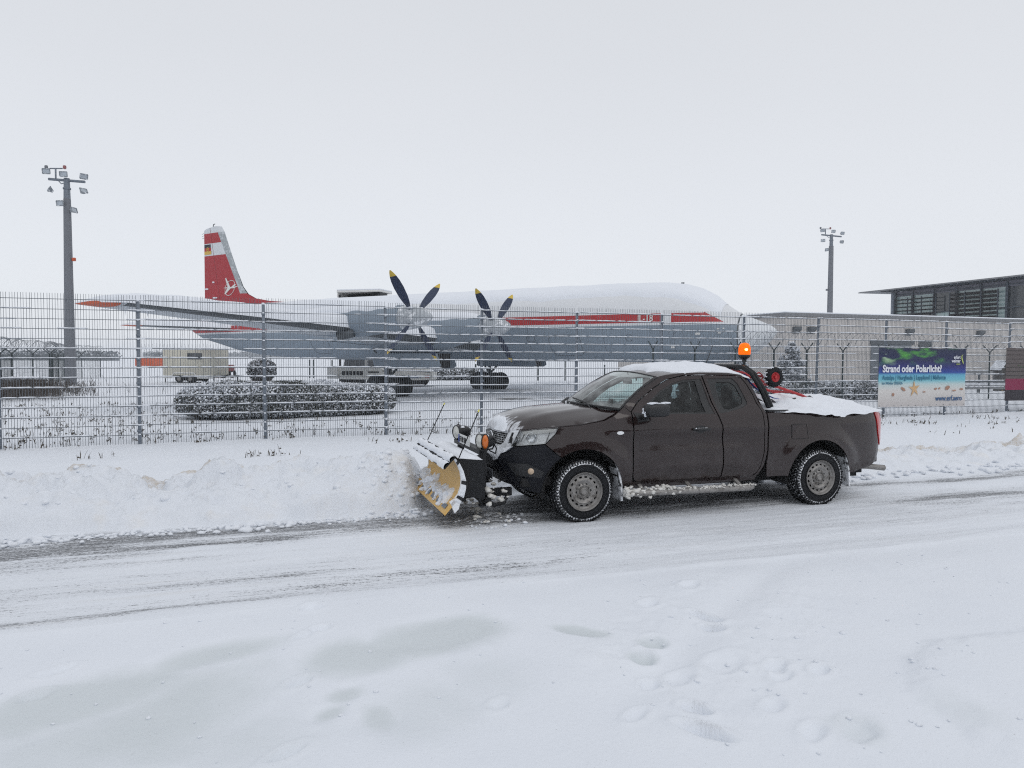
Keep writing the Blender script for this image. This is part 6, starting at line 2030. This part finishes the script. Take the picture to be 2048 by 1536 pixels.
mb = MB(); mb.box((TL / 2 + .2, -.05, 10.0), (TL, .10, .62)); mb.build('parapet_band', mat('violet_grey_panel', (.14, .14, .175), .5), term)

# ------------------------------------------------------------------ inner security fence with razor wire
def chain(mb, p0, p1, z0, z1, pitch=.085, r_=.0022):
    p0, p1 = Vector(p0), Vector(p1); L = (p1 - p0).length; d = (p1 - p0) / L; h = z1 - z0
    n = int((L + h) / pitch)
    for k in range(n):
        for sg in (1, -1):
            a = k * pitch - (h if sg > 0 else 0); b = a + h
            if sg < 0: a, b = b, a
            a_, za = a, z0; b_, zb = b, z1
            lo, hi = 0.0, 1.0
            da = b_ - a_
            t0, t1 = sorted(((0 - a_) / da, (L - a_) / da))
            t0, t1 = max(0, t0), min(1, t1)
            if t1 - t0 < .02: continue
            A = p0 + d * (a_ + da * t0); B = p0 + d * (a_ + da * t1)
            mb.tube([A + Vector((0, 0, za + (zb - za) * t0)), B + Vector((0, 0, za + (zb - za) * t1))], r_, 3, caps=False)
def razor(mb, p0, p1, z, rad=.30, pitch=.30, r_=.0065):
    p0, p1 = Vector(p0), Vector(p1); L = (p1 - p0).length; d = (p1 - p0) / L; s_ = Vector((-d.y, d.x, 0))
    n = int(L / pitch * 14)
    pts = [p0 + d * (L * i / n) + s_ * rad * math.cos(2 * PI * i / 14 + .6 * math.sin(i * .05)) + Vector((0, 0, z + rad * math.sin(2 * PI * i / 14) + .03 * math.sin(i * .37))) for i in range(n + 1)]
    mb.tube(pts, r_, 3)
def yfence(label, pts, hgt, mesh=True, coil=True, arms=.42, braces=(), r_=.033):
    o = Vector((*pts[0][:2], 0))
    t = thing('security_fence', label, 'fence', tuple(o))
    P = [Vector((p[0], p[1], 0)) - o for p in pts]
    for i, p in enumerate(P):
        a = P[max(0, i - 1)]; b = P[min(len(P) - 1, i + 1)]
        d = (b - a).normalized(); s_ = Vector((-d.y, d.x, 0))
        mb = MB(); mb.tube([p + Vector((0, 0, -.3)), p + Vector((0, 0, hgt))], r_, 8)
        for sg in (-1, 1): mb.tube([p + Vector((0, 0, hgt - .04)), p + s_ * sg * arms * .75 + Vector((0, 0, hgt + arms * .62))], r_ * .7, 6)
        if i in braces: mb.tube([p + Vector((0, 0, hgt * .85)), p + d * .95 + Vector((0, 0, 0))], r_ * .7, 6)
        mb.build('post', M['green_post'], t, 50)
    me_, rz, cp = MB(), MB(), MB()
    for a, b in zip(P[:-1], P[1:]):
        if mesh: chain(me_, a, b, .05, hgt - .05)
        if coil: razor(rz, a, b, hgt + .38)
        me_.tube([a + Vector((0, 0, hgt - .05)), b + Vector((0, 0, hgt - .05))], .006, 4)
        me_.tube([a + Vector((0, 0, hgt * .5)), b + Vector((0, 0, hgt * .5))], .004, 4)
    if me_.v:
        q = me_.build('chain_link', M['green_post'], t, fix=False); q['kind'] = 'stuff'
    if rz.v:
        q = rz.build('razor_wire', M['wire'], t, True, fix=False); q['kind'] = 'stuff'
    return t
yfence('dark green fence with Y-shaped tops and razor wire behind the two banners', [uvz(u, 22.3) for u in (12.6, 14.3, 16.0, 17.7, 19.2, 20.9, 22.9, 25.0, 27.0, 28.6, 30.8, 33.2)], 2.22)
yfence('dark green fence with razor wire coils running back past the left mast', [(-22.2, 31), (-24.2, 34.6), (-25.6, 38.2), (-26.9, 41.6), (-29.3, 45.6), (-31.4, 49.5), (-33.2, 53.0), (-34.6, 57.5), (-35.4, 61.5)], 2.0, braces=(0, 3, 6), r_=.04)
yfence('thin dark fence continuing between the trailer and the orange ploughs', [(-33.0, 63), (-29.4, 63.5), (-25.6, 64), (-21.8, 64.5), (-18.0, 65)], 2.25, mesh=False, coil=True, r_=.035)
for i, (x, y, h_) in enumerate(((-17.55, 62, 1.55), (-17.2, 62, 1.55), (-15.6, 62, 1.50), (-13.75, 60.5, 1.55), (-13.35, 60.5, 1.55), (-3.05, 60, 1.25), (2.1, 58, 1.30), (4.3, 58, 1.55), (7.5, 58, 1.25), (10.1, 58, 1.3))):
    mb = MB(); mb.rbox((0, 0, h_ / 2), (.11, .11, h_), .02); mb.rbox((0, 0, h_ + .02), (.13, .13, .06), .025)
    o = mb.build('marker_post', M['green_post'], None, 40); o.location = (x, y, 0)
    tag(o, ['left post of the dark pair right of the round bush', 'right post of the dark pair right of the round bush', 'lone dark post between the two dark pairs under the airliner', 'left post of the dark pair beside the tow tractor', 'right post of the dark pair beside the tow tractor',
            'slim short post right behind the far landing gear', 'slim short post between far landing gear and propeller tips', 'taller slim post under the far propeller tips', 'slim post just left of the windscreen top, beyond the aircraft', 'rightmost slim post, beyond the aircraft above the truck roof'][i], 'post', 'marker posts beyond the airliner')

# ------------------------------------------------------------------ clipped hedges, bush and young conifer, all dusted with snow
M['leaf'] = mat('winter_leaf', (.050, .055, .046), .7, var=.4, vs=3)
M['twig'] = mat('bare_twig', (.070, .060, .054), .85, var=.4, vs=5)
def leaf_cloud(name, pts, size, mt, parent, seed=1, flat=0.0, up=0.0, asp=1.7):
    rg = np.random.default_rng(seed)
    pts = np.asarray(pts); n = len(pts)
    a = rg.normal(size=(n, 3)); a[:, 2] *= (1 - flat); a /= np.linalg.norm(a, axis=1, keepdims=True)
    b = rg.normal(size=(n, 3)); b[:, 2] *= (1 - flat); b -= a * (a * b).sum(1, keepdims=True); b /= np.linalg.norm(b, axis=1, keepdims=True)
    s_ = size * (.55 + .9 * rg.random((n, 1)))
    A = a * s_; B = b * s_ / asp
    V = np.stack([pts - A, pts - B * .9 , pts + A, pts + B * .9], 1); V[:, :, 2] += up
    F = np.arange(n * 4).reshape(n, 4)
    return quick(name, V.reshape(-1, 3), F, mt, parent)
def block_points(n, L, D_, Hh, seed, ends=.35):
    """points near the skin of a rounded hedge block"""
    rg = np.random.default_rng(seed); out = []
    while len(out) < n:
        p = rg.random((n * 2, 3)) * 2 - 1
        q = np.abs(p) ** np.array([4, 3, 3.2]); r_ = q.sum(1)
        k = p[(r_ < 1.0) & (r_ > .45)]
        out += k.tolist()
    P = np.array(out[:n]) * np.array([L / 2, D_ / 2, Hh / 2]) + np.array([0, 0, Hh / 2])
    P[:, 2] *= 1 + .12 * fbm(P[:, 0] * 1.1, P[:, 1] * 1.1, 3, seed); P[:, 1] += .07 * fbm(P[:, 0] * 1.3, P[:, 2] * 2, 3, seed + 1)
    return P
def hedge(label, loc, rz, L, D_, Hh, n, snow_n, name='clipped_hedge', cat='hedge', size=.055, seed=1, group=None, top=.5):
    t = thing(name, label, cat, loc, rz, group)
    core = MB(); n_ = 20
    core.rbox((0, 0, Hh * .46), (L * .90, D_ * .74, Hh * .80), min(.40, Hh * .42), 4); core.build('branches', M['twig'], t, 40)
    P = block_points(n, L, D_, Hh, seed)
    leaf_cloud('foliage', P, size, M['leaf'], t, seed)
    Q = block_points(snow_n * 3, L, D_, Hh, seed + 9)
    rg = np.random.default_rng(seed + 4)
    keep = rg.random(len(Q)) < (.62 + top * np.clip((Q[:, 2] / Hh - .55) / .45, 0, 1) ** 1.5)
    Q = Q[keep][:snow_n]
    leaf_cloud('snow', Q, size * .92, M['snow'], t, seed + 2, .35, .012, 1.25)
    return t
hedge('long clipped hedge dusted with snow behind the left fence panels', uvz(.45, 23.1), TH + R(2), 6.5, 2.3, 1.10, 34000, 44000, seed=3, size=.034)
hedge('low snowy hedge seen behind the landing gear', uvz(13.6, 57.0), TH, 6.4, 2.0, .98, 5200, 6500, seed=5, size=.075)
hedge('snow covered hedge behind the truck bed and banner', uvz(21.4, 24.3), TH, 9.5, 2.0, .95, 26000, 36000, seed=7, size=.04, top=.8)
def round_bush(label, loc, rr, hh, n, m_, seed):
    t = thing('round_bush', label, 'bush', loc)
    core = MB(); core.lathe([(0, .02), (rr * .7, .04), (rr * .86, hh * .45), (rr * .6, hh * .82), (0, hh * .9)], None, 16); core.build('branches', M['twig'], t, True)
    rg = np.random.default_rng(seed); p = rg.normal(size=(n + m_, 3)); p /= np.linalg.norm(p, axis=1, keepdims=True); p *= (.80 + .22 * rg.random((n + m_, 1)))
    p = np.sign(p) * np.abs(p) ** .85
    P = p * np.array([rr, rr, hh * .5]) + np.array([0, 0, hh * .5])
    leaf_cloud('foliage', P[:n], .075, M['leaf'], t, seed)
    S_ = P[n:]; S_ = S_[(S_[:, 2] > hh * .55) | (rg.random(m_) < .55)]
    leaf_cloud('snow', S_, .07, M['snow'], t, seed + 1, .35, .02, 1.25)
round_bush('round clipped bush with snow below the airliner tail', uvz(-.95, 57.6), 1.02, 1.62, 3800, 4200, 31)
def conifer(label, loc, hh, rr, n, seed):
    t = thing('young_conifer', label, 'tree', loc)
    tk = MB(); tk.tube([(0, 0, -.1), (.02, 0, hh * .6), (0, 0, hh)], [.06, .035, .008], 7); tk.build('trunk', M['twig'], t, True)
    rg = np.random.default_rng(seed); br = MB(); P, Q = [], []
    for k in range(95):
        z = hh * (.06 + .92 * rg.random()); a = rg.random() * 2 * PI; l = rr * (1 - z / hh) ** .8 * (.6 + .5 * rg.random()) + .06
        e = Vector((l * math.cos(a), l * math.sin(a), z - .18 * l)); br.tube([(0, 0, z), (e.x * .5, e.y * .5, z - .02), e], [.010, .007, .003], 4)
        for j in range(n // 95):
            f = rg.random() ** .7; q = Vector((0, 0, z)).lerp(e, f) + Vector(rg.normal(size=3) * .05)
            P.append(q[:]); 
            if True: Q.append((q.x, q.y, q.z + .025))
    br.build('branches', M['twig'], t, True, fix=False)
    leaf_cloud('needles', P, .045, M['leaf'], t, seed, .3, 0, 2.4); leaf_cloud('snow', Q, .064, M['snow'], t, seed + 1, .5, .015, 1.4)
conifer('loose snowy conifer standing against the low building left of the travel banner', uvz(20.9, 25.2), 2.55, 1.15, 5200, 41)
conifer('small snowy conifer beside the truck roll bar', uvz(18.7, 25.6), 1.85, .8, 2600, 43)

# weeds and dead stalks poking through the snow
def stalks(name, label, spots, hmin, hmax, mt, seed):
    rg = random.Random(seed); V, F = [], []
    for x, y, z in spots:
        for s_ in range(rg.randint(1, 4)):
            hgt = rg.uniform(hmin, hmax); w = rg.uniform(.003, .009); a = rg.uniform(0, 2 * PI); le = rg.uniform(-.5, .5) * hgt; lf = rg.uniform(-.5, .5) * hgt
            bx, by = x + rg.gauss(0, .04), y + rg.gauss(0, .04)
            c, s2 = math.cos(a) * w, math.sin(a) * w
            b = len(V)
            V += [(bx - c, by - s2, z - .02), (bx + c, by + s2, z - .02), (bx + le * .5 + c, by + lf * .5 + s2, z + hgt * .6), (bx + le * .5 - c, by + lf * .5 - s2, z + hgt * .6), (bx + le + c * .3, by + lf, z + hgt), (bx + le - c * .3, by + lf, z + hgt * .96)]
            F += [(b, b + 1, b + 2, b + 3), (b + 3, b + 2, b + 4, b + 5)]
            if rg.random() < .55:                       # a withered leaf
                q = len(V); k = rg.uniform(.012, .035)
                V += [(bx + le * .4, by + lf * .4, z + hgt * .5), (bx + le * .4 + k, by + lf * .4, z + hgt * .5 + k * .4), (bx + le * .4 + k * 1.5, by + lf * .4 + k * .3, z + hgt * .5 - k * .2), (bx + le * .4 + k * .6, by + lf * .4, z + hgt * .5 - k * .5)]
                F.append((q, q + 1, q + 2, q + 3))
    o = quick(name, V, F, mt); tag(o, label, kind='stuff'); return o
def on_field(u, v):
    x, y, _ = uvz(u, v)
    return (x, y, float(zfield(np.array([[u]]), np.array([[v]]))[0, 0]))
M['weed'] = mat('dead_weed', (.075, .062, .045), .85, var=.4, vs=5)
sp = [on_field(rnd.uniform(-9, 17), 17.0 + 5.5 * rnd.random() ** 1.2) for _ in range(430)]
sp += [on_field(rnd.gauss(-4.2, 2.2), rnd.uniform(17.2, 26)) for _ in range(260)]
sp += [on_field(rnd.uniform(-12, -2), rnd.uniform(24, 31)) for _ in range(330)]
stalks('dead_weeds', 'dead weeds and leaves poking through the snow behind the fence', sp, .03, .15, M['weed'], 5)
sp = [on_field(rnd.gauss(c, .25), rnd.gauss(v, .15)) for c, v, n in ((-.1, 13.9, 14), (2.5, 15.3, 8), (4.4, 15.6, 10), (-3.2, 14.6, 6), (13.5, 15.2, 10), (16.5, 14.8, 14), (19.5, 15.0, 10), (18.5, 14.2, 8), (22.5, 14.6, 8), (24, 16.2, 12)) for _ in range(n)]
sp += [on_field(rnd.uniform(-6, 26), 16.66 + rnd.gauss(.1, .22)) for _ in range(160)] + [on_field(rnd.uniform(8, 26), rnd.uniform(12.6, 16)) for _ in range(90)]
stalks('verge_weeds', 'dry stalks and leaf scraps on the snowy verge before the fence', sp, .03, .16, M['weed'], 6)
sp = []
for _ in range(3600):
    x, y = rnd.gauss(-22.6, 1.7), rnd.gauss(31.0, 1.6)
    sp.append((x, y, rnd.uniform(0, .45)))
stalks('bramble_scrub', 'brown bramble scrub in the left corner behind the fence', sp, .15, .55, M['twig'], 7)

# ------------------------------------------------------------------ things standing in the left corner
def slab(label, loc, rz, d, m_, name='concrete_block', cat='block'):
    t = MB(); t.rbox((0, 0, d[2] / 2), d, .03); t.rbox((0, 0, d[2] + .03), (d[0] * .98, d[1] * .97, .07), .03, m=1)
    o = t.build(name, [m_, M['snow']], None, 40); o.location = loc; o.rotation_euler = (0, 0, rz)
    return tag(o, label, cat)
slab('dark concrete block at the left edge, snow on top', (-22.9, 31.6, 0), R(12), (1.7, .9, .82), mat('wet_concrete', (.13, .138, .15), .8))
pal = thing('timber_stack', 'heap of dark timber boards with snow by the left fence posts', 'timber', (-22.6, 33.2, 0), R(14))
for i in range(5):
    for k in range(2):
        b = MB(); b.rbox((rnd.gauss(0, .06) + (.1 if k else 0), rnd.gauss(0, .05) + .45 * k, .10 + .15 * i), (1.25 + rnd.uniform(-.2, .2), .38, .09), .012); b.build('board', M['twig'], pal, 40)
b = MB(); b.rbox((0, .2, .85), (1.4, .9, .09), .04); b.build('stack_snow', M['snow'], pal, 40)

# ------------------------------------------------------------------ box trailer
trl = thing('box_trailer', 'beige tandem-axle box trailer with a small dark window', 'trailer', (-22.35, 50.6, 0), R(-9))
M['beige'] = mat('beige_panel', (.58, .555, .47), .5, var=.05, dirt=((.46, .44, .37), 1.5, .5, .85))
b = MB(); b.rbox((0, 0, 1.42), (3.85, 1.9, 1.80), .03); body = b.build('body', M['beige'], trl, 40)
b = MB(); b.rbox((0, 0, 2.35), (3.9, 1.95, .08), .035); b.build('roof_snow', M['snow'], body, 40)
b = MB(); b.box((0, -.80, .50), (3.9, .06, .16)); b.box((0, .80, .50), (3.9, .06, .16)); b.box((0, 0, .46), (3.6, 1.5, .08)); b.box((-.3, .1, .34), (1.5, .08, .44)); b.build('underframe', M['frame'], trl)
for x0_, x1_ in ((-1.9, -1.25), (.65, 1.9)):
    b = MB(); b.rbox(((x0_ + x1_) / 2, -.93, .42), (x1_ - x0_, .04, .22), .01); b.build('skirt', M['white_paint'], trl, 40)
b = MB()
for k in range(7): b.box((-1.75 + .58 * k, -.953, 1.42), (.012, .008, 1.66))
o = b.build('panel_joint', M['fascia'], body); o['kind'] = 'stuff'
b = MB(); b.rbox((.50, -.955, 1.86), (1.12, .03, .44), .06, 2); w_ = b.build('window', M['pane'], body, 40)
b = MB(); b.box((.50, -.975, 1.86), (.05, .012, .42)); b.build('window_bar', M['fascia'], w_)
b = MB(); b.tube([(-1.2, -.96, .52), (-1.05, -.97, .70), (.45, -.97, .70), (.6, -.96, .52)], .05, 6); b.build('mudguard', M['white_paint'], trl, 40)
for x in (-.42, .42):
    for y in (-.85, .85):
        T = Matrix.Translation((x - .3, y, .30)) @ Matrix.Rotation(R(90), 4, 'X')
        q = MB(); q.lathe([(.15, -.09), (.26, -.09), (.30, -.05), (.30, .05), (.26, .09), (.15, .09)], T, 24); q.lathe([(.15, .085), (.10, .05), (0, .06)], T, 20, m=1); q.build('wheel', [M['tyre'], M['steel']], trl, 40)
b = MB(); b.beam((1.9, 0, .45), (3.6, 0, .52), .10, .10); b.beam((1.9, -.6, .45), (3.0, -.04, .5), .07, .07); b.beam((1.9, .6, .45), (3.0, .04, .5), .07, .07); b.tube([(3.15, 0, .5), (3.15, 0, .03)], .05, 8); b.build('drawbar', M['frame'], trl)
b = MB()
for x in (-1.85, 1.85): b.tube([(x, -.8, .45), (x, -.8, .02)], .035, 6)
b.build('prop_stand', M['frame'], trl)
# orange tractor half hidden by the trailer, and ploughs further back
trc = thing('orange_tractor', 'orange airfield tractor half hidden behind the beige trailer', 'tractor', (-25.35, 61.5, 0), R(-8))
b = MB(); b.rbox((-.5, 0, 1.45), (1.5, 1.4, 1.25), .12, 3); cab_ = b.build('cab', M['orange'], trc, 40)
b = MB(); b.rbox((-.5, -.705, 1.62), (1.1, .02, .65), .03, 1); b.build('pane', M['pane'], cab_)
b = MB(); b.rbox((-.5, 0, 2.10), (1.5, 1.4, .09), .04); b.build('roof_snow', M['snow'], cab_, 40)
b = MB(); b.rbox((.80, 0, .85), (1.1, 1.0, .55), .10, 3); b.build('bonnet', mat('dull_red', (.16, .03, .03), .6), trc, 40)
for x, r_ in ((-.5, .62), (.95, .36)):
    for y in (-.72, .72):
        q = MB(); q.lathe([(r_ * .5, -.14), (r_ * .9, -.14), (r_, -.06), (r_, .06), (r_ * .9, .14), (r_ * .5, .14)], Matrix.Translation((x, y, r_)) @ Matrix.Rotation(R(90), 4, 'X'), 24); q.build('wheel', M['tyre'], trc, 40)
ob = thing('airfield_plough', 'orange airfield snow plough blade with slanted end, far behind the fence', 'snow plough', (-60.3, 120, .0), R(4))
b = MB(); b.prism([(-2.7, .15), (2.4, .15), (3.4, 1.4), (-2.7, 1.4)], lambda x, z: (x, -.25 - .25 * (z - .8) ** 2, z), lambda x, z: (x, .05 - .25 * (z - .8) ** 2, z)); b.build('blade', M['orange'], ob)
b = MB(); b.beam((2.75, -.46, .2), (3.75, -.46, 1.45), .05, .35); b.build('end_marker', M['white_paint'], ob)
b = MB(); b.rbox((0, .1, 1.45), (5.6, .5, .12), .05); b.build('blade_snow', M['snow'], ob, 40)
b = MB(); b.box((0, .7, .5), (.6, 1.2, .4)); b.box((0, .3, .12), (1.8, .5, .2)); b.build('mount', M['frame'], ob)

# ------------------------------------------------------------------ white airport tow tractor under the wing (local x to its tail, y away)
tow = thing('tow_tractor', 'white airport tow tractor lettered along its side, behind the landing gear', 'tow tractor', (-7.9, 46.2, 0), R(-5))
M['tug'] = mat('tug_white', (.60, .60, .57), .5, var=.06, dirt=((.36, .35, .32), 2, .5, .85))
b = MB(); b.prism([(-2.95, .42), (-2.95, 1.12), (-2.80, 1.22), (-2.62, 1.78), (-.75, 1.80), (-.30, 1.18), (-.15, .42)], lambda x, z: (x, -.95, z), lambda x, z: (x, .95, z)); cab_ = b.build('cab', M['tug'], tow)
def tpan(name, x0, x1, z0, z1, mt, par, d=.02, off=.95):
    q = MB(); q.box(((x0 + x1) / 2, -off - d / 2, (z0 + z1) / 2), (x1 - x0, d, z1 - z0)); return q.build(name, mt, par)
tpan('window', -2.68, -1.36, 1.24, 1.70, M['pane'], cab_); tpan('window', -1.18, -.72, 1.28, 1.66, M['pane'], cab_)
for k in range(6): tpan('grille_slot', -2.84 + .235 * k, -2.66 + .235 * k, .72, .96, M['void'], cab_)
tpan('grille_slot', -1.15, -.45, .86, .95, M['void'], cab_); tpan('bumper', -2.98, -.55, .44, .56, M['white_paint'], cab_, .10)
tpan('skirt', -2.9, -1.3, .16, .43, M['void'], tow, .05)
b = MB(); b.rbox((-1.65, 0, 1.83), (1.9, 1.9, .07), .03); b.build('roof_snow', M['snow'], cab_, 40)
b = MB(); b.prism([(-.30, .36), (-.30, .92), (.35, 1.0), (1.6, .98), (2.9, .88), (2.92, .44)], lambda x, z: (x, -.98, z), lambda x, z: (x, .9, z)); bod = b.build('body', M['tug'], tow)
b = MB(); b.prism([(.55, .99), (.95, 1.42), (2.45, 1.36), (2.52, .92)], lambda x, z: (x, -.55, z), lambda x, z: (x, .7, z)); b.build('engine_cover', M['tug'], tow)
b = MB(); b.rbox((1.3, -.2, 1.02), (3.0, 1.5, .08), .035, rot=Matrix.Rotation(R(1.5), 3, 'Y')); b.build('body_snow', M['snow'], bod, 40)
text_mesh('Anker zum Abheben.', .27, 'side_lettering', M['print_blue'], bod, Matrix.Translation((.28, -.99, .54)) @ BF, .003, 'LEFT', .002, .86)
text_mesh('180', .24, 'fleet_number', M['red'], bod, Matrix.Translation((2.50, -.99, .56)) @ BF, .003, 'LEFT', .001, .8)
q = MB(); q.prism([(1.35, 1.30), (1.62, 1.30), (1.50, 1.16)], lambda x, z: (x, -.56, z), lambda x, z: (x, -.57, z)); q.prism([(1.66, 1.30), (1.80, 1.30), (1.60, 1.10), (1.52, 1.12)], lambda x, z: (x, -.56, z), lambda x, z: (x, -.57, z)); o = q.build('emblem', M['print_blue'], tow); o['kind'] = 'stuff'
for x in (-.75, 2.0):
    for y in (-.80, .80):
        q = MB(); q.lathe([(.2, -.14), (.36, -.14), (.40, -.08), (.40, .08), (.36, .14), (.2, .14), (0, .10)], Matrix.Translation((x, y - .02, .39)) @ Matrix.Rotation(R(90), 4, 'X'), 24); q.build('wheel', M['tyre'], tow, 40)
# white equipment box beside it and boarding steps' hood seen over the airliner's back
slab('white equipment box left of the tow tractor', (-11.55, 46.8, .45), R(-5), (.75, 1.2, .75), M['white_paint'], 'equipment_box', 'box')
stp = thing('boarding_stairs', 'covered boarding stairs whose hood shows above the snowy fuselage', 'boarding stairs', (-9.75, 47.4, 0), R(-14))
b = MB()
for x in (-1.4, 1.4):
    for y in (-.8, .8):
        b = MB(); b.tube([(x, y, 0), (x, y, 5.9)], .07, 8); b.build('support', M['frame'], stp)
b = MB(); b.rbox((0, 0, 6.12), (3.1, 1.9, .14), .05); b.rbox((-1.5, 0, 5.95), (.10, 1.8, .40), .03); hood_ = b.build('hood', M['white_paint'], stp, 40)
b = MB(); b.rbox((0, 0, 6.22), (3.1, 1.9, .10), .045); b.build('hood_snow', M['snow'], hood_, 40)
b = MB(); b.box((-.35, .6, 5.85), (2.2, .05, .4)); b.build('hood_lining', M['void'], hood_)
for k in range(7):
    b = MB(); b.rbox((.86 + .10 * k, -.3, 5.92), (.05, 1.2, .40), .015, 1); b.build('bellows', M['frame'], hood_)
b = MB(); b.box((0, 0, 5.60), (2.8, 1.7, .06)); b.build('platform', M['steel'], stp)

# ------------------------------------------------------------------ small hut and guard rails behind the banners
hut = thing('wooden_hut', 'small dark wooden hut with snowy pitched roof between the banners', 'hut', (27.4, 40.0, 0), R(10))
hut.scale = (.68, .68, .98)
for k in range(6):
    b = MB(); b.box((-.375 + .15 * k, -.42, .70), (.14, .03, 1.35)); b.build('plank', M['twig'], hut)
b = MB(); b.box((0, 0, .68), (.88, .78, 1.3)); b.prism([(-.44, 1.33), (.44, 1.33), (0, 1.72)], lambda x, z: (x, -.40, z), lambda x, z: (x, .4, z)); b.build('body', M['twig'], hut)
for sg in (-1, 1):
    b = MB(); b.beam((0, -.0, 1.80), (sg * .66, 0, 1.28), 1.1, .05); b.beam((0, 0, 1.85), (sg * .67, 0, 1.335), 1.12, .06, m=1); b.build('roof_slope', [M['twig'], M['snow']], hut)
b = MB()
for i in range(14): b.rbox((rnd.uniform(-.8, .7), -.6 + rnd.uniform(-.2, .1), rnd.uniform(.1, .8)), (rnd.uniform(.2, .5), .08, .05), .02, 1, Matrix.Rotation(rnd.uniform(-.6, .6), 3, 'Y'))
o = b.build('garland_twigs', mat('ochre_reed', (.20, .15, .06), .8, var=.4), hut); o['kind'] = 'stuff'
for i, (z_, y_, lab) in enumerate(((.95, 42, 'uppermost grey rail beside the small wooden hut'), (.25, 38, 'double dark rail low beside the small wooden hut'), (-.02, 34.5, 'lowest snow-topped rail at the foot of the hut'))):
    t = thing('guard_rail', lab, 'guard rail', (.655 * y_, y_, .0), R(12))
    for k in range(2 if i == 1 else 1):
        b = MB(); b.rbox((0, 0, .55 + z_ * .6 - .16 * k), (4.6, .06, .10 if i == 1 else .2), .02); b.build('rail', M['concrete'] if i != 1 else M['plane_dark'], t, 40)
        b = MB(); b.rbox((0, 0, .62 + z_ * .6 - .16 * k + (.05 if i != 1 else 0)), (4.6, .10, .05), .02); b.build('rail_snow', M['snow'], t, 40)
    b = MB()
    for x in (-2, 0, 2): b.box((x, .08, (.55 + z_ * .6) / 2), (.09, .09, .55 + z_ * .6))
    b.build('upright', M['plane_dark'], t)

# ------------------------------------------------------------------ far edge of the airfield
M['far_wood'] = mat('far_hazed_wood', (.17, .195, .22), .9, var=.3, vs=.1)  # grey-blue of the distance haze put into the wood's own colour
def far_row(name, label, x0, x1, y, h0, seed, frost=.3, n=2600):
    rg = np.random.default_rng(seed)
    x = x0 + (x1 - x0) * rg.random(n)
    hh = h0 * (1 + .22 * fbm(x * .06, x * 0, 4, seed))
    P = np.stack([x, y + rg.normal(size=n) * 2.0, hh * rg.random(n) ** .8], 1)
    core = MB(); xs = np.linspace(x0, x1, 40)
    rings = [[(a, y - 1.2, -.5), (a, y - 1.0, h0 * .8 * (1 + .2 * float(fbm(a * .06, 0, 4, seed)))), (a, y + 1, h0 * .8), (a, y + 1.2, -.5)] for a in xs]
    core.loft(rings)
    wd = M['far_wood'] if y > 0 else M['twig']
    o = core.build(name, wd); tag(o, label, kind='stuff')
    leaf_cloud('foliage', P, h0 * .16, wd, o, seed)
    k = rg.random(n) < frost
    Q = P[k]; Q[:, 2] = np.maximum(Q[:, 2], h0 * .7)
    leaf_cloud('snow', Q, h0 * .10, M['snow'], o, seed + 1, .4)
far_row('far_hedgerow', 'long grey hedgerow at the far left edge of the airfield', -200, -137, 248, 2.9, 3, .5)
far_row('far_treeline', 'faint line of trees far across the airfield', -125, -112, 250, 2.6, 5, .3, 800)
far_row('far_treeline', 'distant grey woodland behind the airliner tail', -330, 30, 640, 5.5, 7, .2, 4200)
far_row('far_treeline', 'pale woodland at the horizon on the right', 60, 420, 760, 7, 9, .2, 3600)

# unseen hedge row added behind the camera to darken the truck's reflections
far_row('reflection_hedge', 'unseen dark hedge added behind the camera for reflections in the truck doors', -26, 30, -20.0, 4.2, 21, .12, 2600)

# ------------------------------------------------------------------ winter haze
hz = MB(); hz.box((0, 0, 14.0), (5600, 5600, 30.0))
hm = bpy.data.materials.new('haze'); hm.use_nodes = True
hn = hm.node_tree; hn.nodes.clear()
ho = hn.nodes.new('ShaderNodeOutputMaterial'); hv = hn.nodes.new('ShaderNodeVolumePrincipled')
hv.inputs['Color'].default_value = (.93, .95, .98, 1); hv.inputs['Density'].default_value = .00055; hv.inputs['Anisotropy'].default_value = .2
hn.links.new(hv.outputs[0], ho.inputs['Volume'])
o = hz.build('haze', hm, None); o['kind'] = 'stuff'
